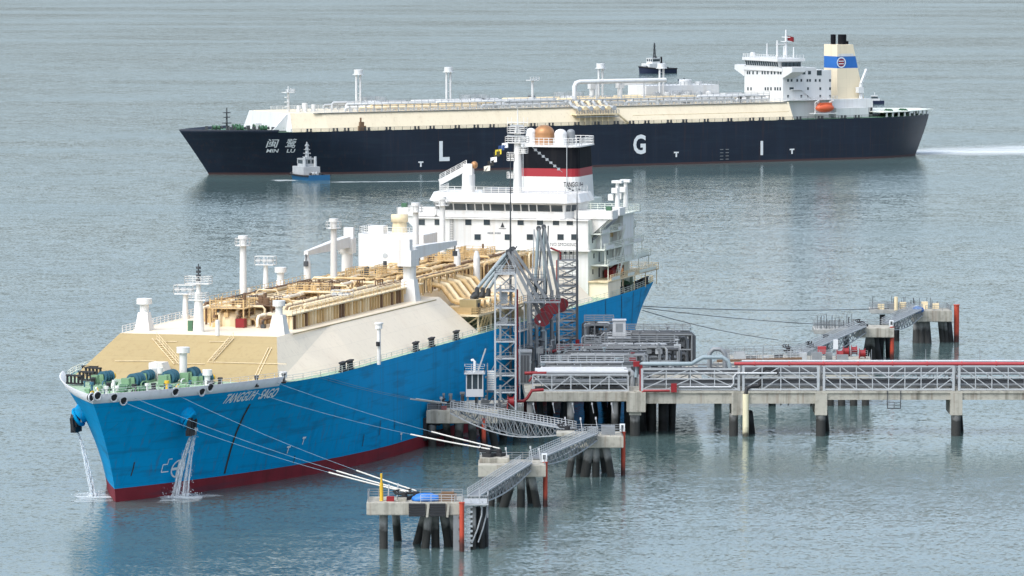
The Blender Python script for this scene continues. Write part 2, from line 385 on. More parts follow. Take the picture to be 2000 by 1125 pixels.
# ------------------------------------------------------------------ hull loft, shared by both gas carriers
def clamp(v, a=0.0, b=1.0): return max(a, min(b, v))
class Hull:
    def __init__(s, LEN, HB, ztop, over, L0, L1, stern0, tr, kf=1.5, pw=2.0, sd=.13, sl=.50):
        s.sd, s.sl = sd, sl
        s.LEN, s.HB, s.zt, s.over, s.L0, s.L1, s.st, s.tr, s.kf, s.pw = LEN, HB, ztop, over, L0, L1, stern0, tr, kf, pw
    def xs(s, z): return -s.over * (clamp(z / s.zt, 0, 1.2)) ** s.kf if z > 0 else -z * .3
    def xe(s, z): return s.LEN - s.tr * (1 - clamp(z / s.zt, -.2, 1)) ** 1.5
    def hb(s, x, z):
        u = x - s.xs(z); k = clamp(z / s.zt, 0, 1.15)
        L = s.L0 + (s.L1 - s.L0) * k ** 1.4
        v = s.HB * (1 - (1 - clamp(u / L)) ** s.pw)
        if x > s.st:
            q = (x - s.st) / (s.LEN - s.st); low = s.sl * (1 - clamp(z / s.zt)) ** 1.2
            v *= 1 - (s.sd + low) * clamp(q) ** 2.2
        return v
    def loft(s, b, zs, ts, closed_end=True):
        for sgn in (-1, 1):
            vs = []; fs = []; n = len(ts)
            for z in zs:
                a, e = s.xs(z), s.xe(z)
                for t in ts: x = a + (e - a) * t; vs.append((x, sgn * s.hb(x, z), z))
            for i in range(len(zs) - 1):
                for j in range(n - 1):
                    f = (i * n + j, i * n + j + 1, (i + 1) * n + j + 1, (i + 1) * n + j)
                    fs.append(f if sgn < 0 else tuple(reversed(f)))
            b.add(vs, fs, True)
        if closed_end:
            A = [(s.xe(z), -s.hb(s.xe(z), z), z) for z in zs]; B = [(s.xe(z), s.hb(s.xe(z), z), z) for z in zs]; n = len(zs)
            b.add(A + B, [(i, n + i, n + i + 1, i + 1) for i in range(n - 1)])
        return b
    def outline(s, z, ts, inset=0.0, x1=None):
        a, e = s.xs(z), s.xe(z) if x1 is None else x1
        p = []
        for t in ts: x = a + (e - a) * t; p.append((x, s.hb(x, z)))
        return p
    def find(s, fr, px, py, x0=-14, x1=120, z0=0, z1=18):      # where the line of sight meets the port side
        best = None; lo = [x0, z0]; hi = [x1, z1]
        for it in range(5):
            for i in range(41):
                for j in range(41):
                    x = lo[0] + (hi[0] - lo[0]) * i / 40; z = lo[1] + (hi[1] - lo[1]) * j / 40
                    if x < s.xs(z): continue
                    q = fr.px(x, -s.hb(x, z), z); e = (q[0] - px) ** 2 + (q[1] - py) ** 2
                    if best is None or e < best[0]: best = (e, x, z)
            wx = (hi[0] - lo[0]) / 12; wz = (hi[1] - lo[1]) / 12
            lo = [best[1] - wx, best[2] - wz]; hi = [best[1] + wx, best[2] + wz]
        return best[1], best[2]
    def norm(s, x, z):
        e = .4
        dx = (s.hb(x + e, z) - s.hb(x - e, z)) / (2 * e); dz = (s.hb(x, z + e) - s.hb(x, z - e)) / (2 * e)
        return Vector((-dx, -1, -dz)).normalized() if True else None
TS = [0, .002, .006, .012, .02, .03, .04, .055, .07, .09, .11, .135, .16, .19, .22, .26, .3, .35, .45, .55, .65, .75, .82, .86, .89, .92, .945, .965, .985, 1]
def on_hull(H, fr, pxa, pya, pxb, pyb, hgt, off=.05):          # a strip of hull between two picture points, for lettering
    xa, za = H.find(fr, pxa, pya, z1=17); xb, zb = H.find(fr, pxb, pyb, z1=17)
    def fn(u, v):
        x = xa + (xb - xa) * u; z = za + (zb - za) * u + v * hgt
        return (x, -(H.hb(x, z) + off), z)
    return fn
def bulwark(H, z0, z1, xend, inner=.25, n=60):
    b = MB()
    for sgn in (-1, 1):
        vs = []; fs = []
        for i in range(n + 1):
            k = (i / n) ** 1.8
            for z, off in ((z0, .03), (z1, .03), (z1, -inner), (z0, -inner)):
                a = H.xs(z); x = a + (xend - a) * k; vs.append((x, sgn * max(0, H.hb(x, z) + (off if i else 0)), z))
        for i in range(n):
            for j in range(3):
                f = (i * 4 + j, (i + 1) * 4 + j, (i + 1) * 4 + j + 1, i * 4 + j + 1)
                fs.append(f if sgn < 0 else tuple(reversed(f)))
        b.add(vs, fs, False)
        for end in (n * 4,): b.add(vs[end:end + 4], [(0, 1, 2, 3)])
    for i in range(len(b.sm)): b.sm[i] = True
    return b
def deck_sheet(H, z, inset=.06):
    p = H.outline(z, TS); left = [(x, -(max(0, h - inset)), z) for x, h in p]; right = [(x, max(0, h - inset), z) for x, h in p]
    n = len(p); b = MB(); b.add(left + right, [(i, i + 1, n + i + 1, n + i) for i in range(n - 1)])
    return b

# ------------------------------------------------------------------ fittings used on both ships
def winch(parent, x, y, z, rz=0.0, s=1.0, frame=None, drumm=None, endm=None):
    M = Matrix.Translation((x, y, z)) @ Matrix.Rotation(rz, 4, 'Z') @ Matrix.Scale(s, 4)
    def put(b, name, m, p):
        b.v = [tuple(M @ Vector(v)) for v in b.v]; return b.build(name, m, p)
    b = MB(); b.bb(-1.3, 1.3, -2.6, 2.6, 0, .35)
    for yy in (-2.4, -.75, .9, 2.4): b.box((0, yy, 1.0), (1.3, .22, 1.6), taper=.75)
    b.bb(-.7, .7, 2.5, 3.4, .2, 1.8)
    w = put(b, 'winch', frame or GREENL, parent)
    b = MB()
    for y0, y1 in ((-2.2, -.95), (-.55, .7)):
        b.cyl((0, y0, 1.25), (0, y1, 1.25), .75, n=14)
        b.cyl((0, y0, 1.25), (0, y0 + .12, 1.25), 1.15, n=16); b.cyl((0, y1 - .12, 1.25), (0, y1, 1.25), 1.15, n=16)
    put(b, 'drum', drumm or DRUM, w)
    b = MB(); b.cyl((0, -3.3, 1.25), (0, -2.6, 1.25), .5, .38, n=12); b.cyl((0, -3.35, 1.25), (0, -3.2, 1.25), .62, n=12)
    put(b, 'warping_end', endm or YELLOW, w)
    return w
def bollard(parent, x, y, z, rz=0.0, m=None):
    M = Matrix.Translation((x, y, z)) @ Matrix.Rotation(rz, 4, 'Z'); b = MB(); b.bb(-1.1, 1.1, -.45, .45, 0, .15)
    for dx in (-.65, .65):
        b.cyl((dx, 0, .1), (dx, 0, 1.1), .33, n=12); b.cyl((dx, 0, 1.0), (dx, 0, 1.15), .42, n=12)
    b.v = [tuple(M @ Vector(v)) for v in b.v]
    return b.build('bollard', m or BLACK, parent)
def chock(parent, x, y, z, rz, m=None, s=1.0):                  # roller fairlead: frame with rollers
    M = Matrix.Translation((x, y, z)) @ Matrix.Rotation(rz, 4, 'Z') @ Matrix.Scale(s, 4); b = MB()
    b.bb(-1.6, 1.6, -.4, .4, 0, .25); b.bb(-1.6, 1.6, -.35, .35, 1.35, 1.6)
    for dx in (-1.5, -.75, 0, .75, 1.5): b.cyl((dx, 0, .2), (dx, 0, 1.4), .2, n=8)
    b.v = [tuple(M @ Vector(v)) for v in b.v]
    return b.build('fairlead', m or BLACK, parent)
def vent_mast(parent, x, y, z0, z1, r, m, name='vent_mast', platform=1.6, drum=1.0):   # tall vent riser with a railed platform and a drum at its head
    h = z1 - z0
    b = MB(); b.cyl((x, y, z0 - .05), (x, y, z0 + .9), r * 1.7, r * 1.15, n=12); b.cyl((x, y, z0 + .9), (x, y, z1 - 1.6), r * 1.05, r * .85, n=12)
    for dx in (-1, 1): b.beam((x + r * 1.5, y + dx * .25, z0), (x + r * 1.5, y + dx * .25, z1 - 2), .06)
    k = int(h / .9)
    for i in range(k): b.beam((x + r * 1.5, y - .25, z0 + .5 + i * .85), (x + r * 1.5, y + .25, z0 + .5 + i * .85), .045)
    o = b.build(name, m, parent)
    b = MB(); b.cyl((x, y, z1 - 1.75), (x, y, z1 - 1.6), platform, n=16)
    pts = [(x + platform * math.cos(t * math.pi / 5), y + platform * math.sin(t * math.pi / 5), z1 - 1.6) for t in range(11)]
    b.rail(pts, 1.1, 3, .04, 2); b.build('platform', m, o)
    b = MB(); b.cyl((x, y, z1 - 1.65), (x, y, z1 - .5), drum * .75, n=14); b.cyl((x, y, z1 - .5), (x, y, z1), drum, n=14); b.build('vent_head', m, o)
    return o
def light_post(parent, x, y, z0, z1, r, m):                   # post with a railed frame of floodlights
    b = MB(); b.cyl((x, y, z0 - .05), (x, y, z1 - 1.5), r * 1.25, r * .8, n=12); b.cyl((x, y, z0 - .05), (x, y, z0 + .6), r * 1.7, n=12)
    o = b.build('light_post', m, parent)
    b = MB(); b.bb(x - .9, x + .9, y - 1.7, y + 1.7, z1 - 1.6, z1 - 1.45)
    b.rail([(x - .9, y - 1.7, z1 - 1.45), (x - .9, y + 1.7, z1 - 1.45), (x + .9, y + 1.7, z1 - 1.45), (x + .9, y - 1.7, z1 - 1.45), (x - .9, y - 1.7, z1 - 1.45)], 1.4, 1.7, .05, 2)
    b.build('light_frame', m, o)
    for k in (-1.1, 0, 1.1):
        c = MB(); c.box((x - .75, y + k, z1 - .75), (.35, .75, .65)); c.build('floodlight', STEELL, o)
    return o
def mushroom_vent(parent, x, y, z0, z1, r, m, base=None):      # round vent pipe with a wide cap on a tapered trunk
    b = MB(); h = z1 - z0
    if base: b.box((x, y, z0 + h * .29 - .05), (base, base, h * .58), taper=.62)
    b.cyl((x, y, z0 - .05), (x, y, z1 - .3), r, n=12)
    o = b.build('vent', m, parent)
    b = MB(); b.cyl((x, y, z1 - .9), (x, y, z1), r * 1.75, n=14); b.build('cap', m, o)
    return o
# ------------------------------------------------------------------ the blue gas carrier at the jetty
TZD, TZT = 16.6, 23.0
TH = Hull(262, 21.7, 17.0, 10.5, 88, 62, 222, 6)
T = thing('gas_carrier', 'blue hulled gas carrier with cream trunk deck moored at the jetty', 'ship', (TF.b[0], TF.b[1], 0), math.pi / 2 - TF.th)
TH.loft(MB(), [-4, -2, 0, 1, 2.1], TS).build('boot_topping', BOOT, T)
hull = TH.loft(MB(), [2.1, 4, 6, 8, 10, 11.5, 13, 14.5, 15.5, 16.2, TZD + .08], TS).build('hull', BLUE, T)
deck_sheet(TH, TZD).build('main_deck', MINT, T)
bulwark(TH, 16.25, 17.75, 27).build('bulwark', GREYW, T)
def tp(px, py, z): q = TF.at(px, py, z=z); return q.x, q.y
# name and marks on the port bow
word_on('ship_name', 'TANGGUH', on_hull(TH, TF, 433, 789, 494, 781, 1.6), MARK, hull, shear=.25, bold=.03)
word_on('ship_name', 'SAGO', on_hull(TH, TF, 502, 780, 536, 776, 1.6), MARK, hull, shear=.25, bold=.03)
def hull_ring(cx, cz, ro, ri, n=28, off=.05):
    vs = []; fs = []
    for k in range(n):
        t = 2 * math.pi * k / n
        for r in (ri, ro):
            x, z = cx + r * math.cos(t), cz + r * math.sin(t); vs.append((x, -(TH.hb(x, z) + off), z))
    return vs, [(2 * k, 2 * k + 1, 2 * ((k + 1) % n) + 1, 2 * ((k + 1) % n)) for k in range(n)]
def hull_strip(pts, w, off=.05):
    vs = []; fs = []
    for i, (x, z) in enumerate(pts):
        a = pts[max(i - 1, 0)]; c = pts[min(i + 1, len(pts) - 1)]; dx, dz = c[0] - a[0], c[1] - a[1]; q = math.hypot(dx, dz) or 1
        for s in (-1, 1):
            xx, zz = x - s * dz / q * w / 2, z + s * dx / q * w / 2; vs.append((xx, -(TH.hb(xx, zz) + off), zz))
    return vs, [(2 * i, 2 * i + 2, 2 * i + 3, 2 * i + 1) for i in range(len(pts) - 1)]
cx, cz = TH.find(TF, 347, 915, z1=10)
b = MB(); b.add(*hull_ring(cx, cz, 1.45, 1.2))
for a in (0, math.pi / 2): b.add(*hull_strip([(cx + math.cos(a) * t, cz + math.sin(a) * t) for t in (-1.2, -.6, 0, .6, 1.2)], .42))
sx = cx - 3.4
for pts in ([(sx, cz + .9), (sx + .9, cz + .9), (sx + .9, cz + 1.7), (sx + 1.6, cz + 1.7)], [(sx, cz - .3), (sx, cz + .9)], [(sx, cz - .3), (sx + 1.5, cz - .3)]): b.add(*hull_strip(pts, .16))
b.build('thruster_mark', MARK, hull)
for qx, qy in ((560, 886), (783, 860), (590, 868)):
    x, z = TH.find(TF, qx, qy, z1=12); b = MB(); b.add(*hull_strip([(x, z), (x, z + 1.1)], .22)); b.add(*hull_strip([(x - .5, z + 1.1), (x + .5, z + 1.1)], .3)); b.build('tug_mark', MARK, hull)
p = [TH.find(TF, *q, z1=16) for q in ((488, 789), (474, 815), (461, 845), (451, 875), (443, 905), (438, 925))]
b = MB(); b.add(*hull_strip(p, .42)); b.build('rubbing_scar', SCAR, hull)
for qx, qy, h in ((255, 930, 2.2), (572, 905, 1.3), (740, 850, 2.5), (707, 872, 2.0), (770, 838, 1.6)):
    x, z = TH.find(TF, qx, qy, z1=12); b = MB(); b.add(*hull_strip([(x, z), (x + .1, z + h / 2), (x, z + h)], .22)); b.build('rust_streak', SCAR, hull)
for ax, dz in ((226, 4.5), (236, 6.5), (244, 5), (251, 4), (214, 3)):
    b = MB(); b.add(*hull_strip([(ax, TZD - .2), (ax, TZD - dz / 2), (ax + .05, TZD - dz)], .3)); b.build('rust_streak', SCAR, hull)
# mooring holes through the bulwark
for qx, qy in ((172, 771), (190, 774), (222, 777), (240, 776), (342, 767), (393, 760), (410, 757)):
    x, z = TH.find(TF, qx, qy, z0=16.3, z1=17.7); nn = TH.norm(x, z); c = Vector((x, -TH.hb(x, z), z))
    b = MB(); b.cyl(c - nn * .3, c + nn * .1, .62, n=14); o = b.build('mooring_hole', BLACK, T)
    b = MB(); b.tube([c + nn * .1 + (Vector((nn.y, -nn.x, 0)).normalized() * math.cos(t) + Vector((0, 0, 1)) * math.sin(t)) * .66 for t in [k * math.pi / 7 for k in range(15)]], .11, 6); b.build('rim', GREYW, o)
# anchors in their bolsters, one on each bow
ax, az = TH.find(TF, 363, 815, z0=8, z1=16)
for sgn in (1, -1):
    nn = TH.norm(ax, az); c = Vector((ax, -TH.hb(ax, az), az)); side = Vector((1, 0, 0))
    b = MB(); b.cyl(c - nn * 1.2 + Vector((0, 0, .9)), c + nn * .9, 1.7, 1.35, n=18)
    b.tube([c + nn * .9 + (Vector((1, 0, 0)) * math.cos(t) + nn.cross(Vector((1, 0, 0))).normalized() * math.sin(t)) * 1.35 for t in [k * math.pi / 9 for k in range(19)]], .3, 8)
    d = MB(); q = c + nn * 1.3 + Vector((0, 0, -.5))
    d.beam(q + Vector((0, 0, 1.0)), q + Vector((0, 0, -1.3)), .55); d.beam(q + Vector((-1.5, 0, -1.2)), q + Vector((1.5, 0, -1.2)), .8, .9)
    for s2 in (-1, 1): d.beam(q + Vector((1.3 * s2, 0, -1.3)), q + Vector((1.45 * s2, -.2, .7)), .7, .5); d.beam(q + Vector((1.45 * s2, -.2, .6)), q + Vector((1.2 * s2, -.15, 1.2)), .5, .2)
    if sgn < 0:
        for m_ in (b, d): m_.v = [(v[0], -v[1], v[2]) for v in m_.v]; m_.f = [tuple(reversed(f)) for f in m_.f]
    bo = b.build('anchor_bolster', BLUE, T); d.build('anchor', BLACK, bo)
# forecastle: windlasses, bollards, vents, lockers
for qx, qy, rz, s in ((203, 748, 1.3, .8), (262, 757, 1.45, .95), (285, 746, 1.5, .8), (330, 752, 1.6, 1.0), (372, 747, 1.6, 1.0), (398, 749, 1.2, .7)):
    x, y = tp(qx, qy, TZD); winch(T, x, y, TZD, rz, s)
for qx, qy in ((212, 762), (300, 763), (325, 762), (430, 752), (262, 765), (478, 738), (182, 752)):
    x, y = tp(qx, qy, TZD); bollard(T, x, y, TZD, .3)
for qx, qy in ((146, 745), (170, 738), (182, 730), (176, 727)):
    x, y = tp(qx, qy + 8, TZD); chock(T, x, y, TZD + .2, 1.3, s=.95)
for qx, qy in ((517, 749), (545, 745), (626, 737), (640, 736), (770, 702), (801, 690), (850, 677)):
    x = TF.at(qx, qy, y=-TH.hb(24, TZD)).x; chock(T, x, -TH.hb(x, TZD) + .7, TZD, .1 if x > 30 else .3)
x, y = tp(358, 748, TZD); mushroom_vent(T, x, y, TZD, TF.zat(x, y, 678), .62, WHITE)
for qx, qt, qb, r in ((222, 742, 768, .25), (405, 722, 752, .75), (553, 726, 748, .6), (313, 718, 745, .5)):
    x, y = tp(qx, qb, TZD); mushroom_vent(T, x, y, TZD, TF.zat(x, y, qt), r * .6, WHITE)
x, y = tp(313, 742, TZD); zt = TF.zat(x, y, 708); b = MB(); b.prism([(x - 1, y - 1.8), (x + 2, y - 1.8), (x + 2, y + 1.6), (x - 1, y + 1.6)], TZD, zt, [(x - 1, y - .6), (x + 2, y - .6), (x + 2, y + 1.6), (x - 1, y + 1.6)]); h = b.build('store_house', WHITE, T)
b = MB(); b.bb(x - 1.06, x - .98, y + .2, y + 1.0, TZD + .2, TZD + 1.9); b.build('door', STEELL, h)
x, y = tp(443, 739, TZD); b = MB(); b.bb(x - .5, x + .5, y - .55, y + .55, TZD, TZD + 1.15); b.build('fire_locker', RED, T)
x, y = tp(429, 738, TZD); b = MB(); b.bb(x - .4, x + .4, y - .6, y + .6, TZD, TZD + .6); b.build('locker', WHITE, T)
x, y = tp(478, 738, TZD); b = MB(); b.bb(x - .2, x + .2, y - .2, y + .2, TZD, TZD + 1.1); b.build('locker', GREEN, T)
rf = random.Random(5)
for k in range(46):                                          # small gear strewn over the forecastle
    x = rf.uniform(-5, 24); y = rf.uniform(-1, 1) * (TH.hb(x, TZD) - 2.2); s = rf.uniform(.3, .8); b = MB()
    q = rf.random()
    if q < .35: b.cyl((x, y, TZD), (x, y, TZD + s * 2.2), s * .3, n=8); b.cyl((x, y, TZD + s * 2), (x, y, TZD + s * 2.6), s * .55, n=8)
    elif q < .7: b.box((x, y, TZD + s * .6), (s * 1.6, s * 1.1, s * 1.2)); b.cyl((x, y - s, TZD + s), (x, y + s, TZD + s), s * .5, n=10)
    else: b.tube([(x, y, TZD), (x, y, TZD + s), (x + s, y, TZD + s * 1.3), (x + s * 3, y, TZD + s * 1.3), (x + s * 3.2, y, TZD)], .12, 6)
    b.build('deck_fitting', rf.choice((GREENL, GREENL, GREEN, YELLOW, STEELD, WHITE, DRUM)), T)
# ship's side rail, from the bulwark aft
b = MB(); xs = [28 + 6 * i for i in range(39)]
b.rail([(x, -TH.hb(x, TZD) + .15, TZD) for x in xs if x < 256], 1.1, 2.4, .035, 3); b.build('side_rail', MINTW, T); b = MB()
b.rail([(x, TH.hb(x, TZD) - .15, TZD) for x in xs if x < 256], 1.1, 2.4, .035, 3); b.build('side_rail', MINTW, T)
b = MB(); b.rail([(x, -TH.hb(x, 17.75) + .1, 17.75) for x in (-10.0, -9, -7, -4, 0, 5, 10, 16, 22, 27)], .75, 1.8, .03, 2); b.build('bow_rail', WHITE, T)

# trunk deck over the tanks
F0, F1 = 28.0, 39.5
b = MB(); b.add([(F0, -17.4, TZD), (F0, 17.4, TZD), (F1, 13.4, TZT), (F1, -13.4, TZT)], [(0, 3, 2, 1)]); tfront = b.build('trunk_front', BUFF, T)
NX0, NX1, NY = 129.0, 168.0, 9.0                      # the notch for the loading manifold
b = MB()
for sg in (-1, 1):
    def Q(x, y, z): return (x, sg * y, z)
    def quad(*p):
        b.add(p, [(0, 1, 2, 3) if sg < 0 else (3, 2, 1, 0)])
    low = [(F0, 17.4), (62, 20.3), (NX0 + 3, 20.4)]; top = [(F1, 13.4), (66, 14.0), (NX0, 14.0)]
    for i in range(2): quad(Q(*low[i], TZD), Q(*low[i + 1], TZD), Q(*top[i + 1], TZT), Q(*top[i], TZT))
    quad(Q(NX0 + 3, 20.4, TZD), Q(NX0 + 3, NY, TZD), Q(NX0, NY, TZT), Q(NX0, 14, TZT))
    quad(Q(NX0 + 3, NY + .0, TZD), Q(NX1 - 3, NY, TZD), Q(NX1, NY, TZT), Q(NX0, NY, TZT))
    quad(Q(NX1 - 3, NY, TZD), Q(NX1 - 3, 20.4, TZD), Q(NX1, 14, TZT), Q(NX1, NY, TZT))
    quad(Q(NX1 - 3, 20.4, TZD), Q(210, 20.4, TZD), Q(210, 14, TZT), Q(NX1, 14, TZT))
b.build('trunk_side', CREAM, T)
b = MB()
pts = [(F1, 13.4), (66, 14), (NX0, 14), (NX0, NY), (NX1, NY), (NX1, 14), (210, 14)]
n = len(pts); vs = [(x, -y, TZT) for x, y in pts] + [(x, y, TZT) for x, y in pts]
b.add(vs, [(i, i + 1, n + i + 1, n + i) for i in range(n - 1) if i not in (2, 4)]); b.add([(210, -20.4, TZD), (210, 20.4, TZD), (210, 14, TZT), (210, -14, TZT)], [(0, 1, 2, 3)])
ttop = b.build('trunk_top', CREAM, T)
def fr_at(px, py): 
    # point on the sloping trunk front seen at a picture point
    o = TF.loc((0, 0, CAMH)); d = TF.dir(ray(px, py)); nrm = Vector((TZT - TZD, 0, -(F1 - F0))); t = (Vector((F0, 0, TZD)) - o).dot(nrm) / d.dot(nrm)
    return o + d * t - nrm.normalized() * .0 + Vector((-.12, 0, .1))
for seg in (((302, 662), (345, 712)), ((452, 662), (412, 706))):
    a, c = fr_at(*seg[0]), fr_at(*seg[1]); b = MB()
    for k in (-.4, .4): b.beam(a + Vector((0, k, 0)), c + Vector((0, k, 0)), .1)
    for i in range(14): q = a.lerp(c, (i + .5) / 14); b.beam(q + Vector((0, -.4, 0)), q + Vector((0, .4, 0)), .16, .05)
    b.rail([a + Vector((0, -.4, 0)), c + Vector((0, -.4, 0))], 1.0, 1.2, .03, 2); b.build('stair', TANL, tfront)
for a, c in (((225, 706), (305, 706)), ((345, 710), (400, 712)), ((405, 708), (560, 712)), ((322, 668), (346, 668)), ((410, 668), (440, 668))):
    a, c = fr_at(*a), fr_at(*c); b = MB(); b.beam(a, c, .12, .10); b.build('ledge', TANL, tfront)
a = fr_at(525, 680); b = MB(); b.beam(a, a + Vector((-8, 0, -4.6)), .1); b.beam(a + Vector((0, -.5, 0)), a + Vector((-8, -.5, -4.6)), .1); b.build('ladder', TANL, tfront)
# railing along the edges of the trunk top
b = MB(); b.rail([(40, 13.2, TZT), (66, 13.8, TZT), (128, 13.8, TZT)], 1.15, 1.9, .05, 3); b.build('trunk_rail', WHITE, ttop); b = MB(); b.rail([(170, 13.8, TZT), (208, 13.8, TZT)], 1.15, 1.9, .05, 3); b.build('trunk_rail', WHITE, ttop)
# walkway stringer and drain line on the port slope
b = MB(); b.beam((46, -14.05, TZT - .05), (126, -14.3, TZT - .3), .16); b.build('gutter_bar', BUFF, ttop)

# vents, masts and posts on the trunk
for qx, qb, qt, r, base in ((282, 645, 583, .75, 2.6), (545, 652, 587, .6, 2.8), (548, 580, 522, .62, 1.9)):
    x, y = tp(qx, qb, TZT); mushroom_vent(T, x, y, TZT, TF.zat(x, y, qt), r, WHITE, base)
for qx, qb, qt, r, pf in ((475, 606, 460, .62, 1.35), (652, 575, 427, .62, 1.35), (812, 540, 396, .62, 1.35), (864, 515, 384, .6, 1.3)):
    x, y = tp(qx, qb, TZT); vent_mast(T, x, y, TZT, TF.zat(x, y, qt), r, WHITE, platform=pf, drum=.85)
for qx, qb, qt in ((362, 622, 556), (519, 578, 500), (668, 612, 566)):
    x, y = tp(qx, qb, TZT); light_post(T, x, y, TZT, TF.zat(x, y, qt), .45, WHITE)
for qx, qb, qt in ((893, 548, 486), (931, 553, 490), (600, 576, 498)):
    x, y = tp(qx, qb, TZT); b = MB(); zt = TF.zat(x, y, qt); b.cyl((x, y, TZT - .05), (x, y, TZT + (zt - TZT) * .8), .66, .6, n=12); b.cyl((x, y, TZT + (zt - TZT) * .8), (x, y, zt), .6, .3, n=12); b.build('support_post', WHITE, T)
for qx, qb, qt in ((487, 600, 563), (425, 655, 625)):
    x, y = tp(qx, qb, TZT); b = MB(); b.cyl((x, y, TZT - .05), (x, y, TF.zat(x, y, qt)), .35, n=10); b.build('short_post', WHITE, T)
x, y = tp(740, 712, TZD); zt = TF.zat(x, y, 630); b = MB()   # white riser by the ship's side
b.cyl((x, y, TZD), (x, y, zt - 1), .32, n=10); b.cyl((x, y, zt - 1), (x, y, zt - .2), .6, n=10); b.cyl((x, y, zt - .25), (x, y, zt), .75, n=10); v = b.build('bunker_vent', WHITE, T)
b = MB(); b.cyl((x - .5, y, TZD + 3.1), (x - .5, y, TZD + 3.8), .35, n=8); b.build('filter', BLACK, v)
# foremast with its lantern platforms
x, y = tp(388, 648, TZT); zt = TF.zat(x, y, 520)
b = MB(); b.cyl((x, y, TZT - .05), (x, y, TZT + .6 * (zt - TZT)), .95, .6, n=12); b.cyl((x, y, TZT + .6 * (zt - TZT)), (x, y, zt - 2.2), .4, .3, n=10); fm = b.build('foremast', WHITE, T)
for k, w in ((.48, 1.5), (.73, 2.1)):
    z = TZT + k * (zt - TZT); b = MB(); b.bb(x - .8, x + .8, y - w, y + w, z, z + .15); b.rail([(x - .8, y - w, z + .15), (x - .8, y + w, z + .15), (x + .8, y + w, z + .15), (x + .8, y - w, z + .15), (x - .8, y - w, z + .15)], 1.1, 1.2, .04, 3); b.build('lantern_platform', WHITE, fm)
b = MB()
for k in range(4): b.cyl((x, y, zt - 2.4 + k * .65), (x, y, zt - 2.0 + k * .65), .42, n=8)
b.cyl((x, y, zt - 2.5), (x, y, zt + .4), .1, n=6); b.build('lantern', STEELD, fm)
b = MB(); b.bb(x + .9, x + 1.5, y + 1.4, y + 2.2, TZT, TZT + 1.7); b.build('locker', GREEN, T)
x, y = tp(471, 640, TZT); b = MB(); b.bb(x - .7, x + .7, y - .75, y + .75, TZT + .05, TZT + 1.5); rb = b.build('fire_box', RED, T)
b = MB()
for sx_ in (-.6, .6): 
    for sy_ in (-.65, .65): b.beam((x + sx_, y + sy_, TZT - .05), (x + sx_, y + sy_, TZT + .1), .12)
b.build('foot', RED, rb)

# pipe deck along the trunk
rnd = random.Random(3)
for sg, x0, x1, yw in ((-1, 53, 127, 10.8), (1, 70, 128, 9.2), (-1, 170, 208, 8.5)):
    b = MB(); b.bb(x0, x1, sg * yw - .12, sg * yw + .12, TZT - .03, TZT + 2.35); b.build('girder_web', TANL, ttop)
    for k in range(int((x1 - x0) / 1.55)):
        x = x0 + .5 + k * 1.55; h = 2.3 + rnd.uniform(-.25, .1)
        bar('girder_rib', (x, sg * (yw + .42), TZT - .02), (x, sg * (yw + .42), TZT + h), .34 + rnd.uniform(0, .2), .62, RUST if rnd.random() < .22 else (TAN if rnd.random() < .6 else TANL), ttop, world=False)
    b = MB(); b.bb(x0 - .3, x1 + .3, sg * (yw - 3.4), sg * (yw + .85), TZT + 2.35, TZT + 2.55); b.build('pipe_gangway', TANL, ttop)
    b = MB(); b.rail([(x0, sg * (yw + .8), TZT + 2.55), (x1, sg * (yw + .8), TZT + 2.55)], 1.0, 2.2, .035, 2); b.build('gangway_rail', TAN, ttop)
lanes = [(-10.1, .22), (-9.5, .16), (-8.9, .2), (-8.3, .14), (-7.8, .18), (-6.4, .34), (-5.4, .22), (-4.6, .3), (-3.7, .2), (-3.0, .26), (-2.2, .34), (-1.3, .2), (-.5, .3), (.4, .24), (1.3, .36), (2.2, .2), (3.0, .26), (3.9, .3), (4.8, .18), (5.7, .24), (6.6, .3), (7.5, .2), (8.4, .24)]
for y, r in lanes:
    x = 54 + rnd.uniform(0, 14)
    while x < 205:
        x2 = min(205, x + rnd.uniform(24, 70)); z = TZT + (2.95 if y < -7 else rnd.choice((1.3, 1.8, 2.4, 2.9)))
        pts = [(x, y, TZT + .1), (x, y, z - .5), (x + .5, y, z), (x2 - .5, y, z), (x2, y, z - .5), (x2, y, TZT + .1)]
        b = MB(); b.tube(pts, r, 8)
        for k in range(int((x2 - x) / 6)): xx = x + 3 + k * 6; b.cyl((xx - .12, y, z), (xx + .12, y, z), r * 1.45, n=8)
        b.build('cargo_pipe', rnd.choice((TAN, TANL, TANL, TAN, CREAM, RUST)), ttop)
        sm_ = rnd.choice((TAN, RUST))
        for k in range(int((x2 - x) / 5)): xx = x + 2 + k * 5; bar('pipe_stand', (xx, y, TZT - .02), (xx, y, z), .5, .22, sm_, ttop, world=False)
        x = x2 + rnd.uniform(.5, 3)
for k in range(60):                                        # cross pipes with their bends
    x = 57 + rnd.uniform(0, 145); y0 = rnd.uniform(-9, 4); y1 = y0 + rnd.uniform(3, 9); z = TZT + rnd.uniform(1.0, 3.8); r = rnd.uniform(.1, .26)
    if NX0 - 4 < x < NX1 + 4: y0, y1 = max(y0, -8), min(y1, 8)
    b = MB(); b.tube([(x, y0, TZT), (x, y0, z - .4), (x, y0 + .4, z), (x, y1 - .4, z), (x, y1, z - .4), (x, y1, TZT)], r, 8); b.build('cross_pipe', rnd.choice((TAN, TANL, TAN)), ttop)
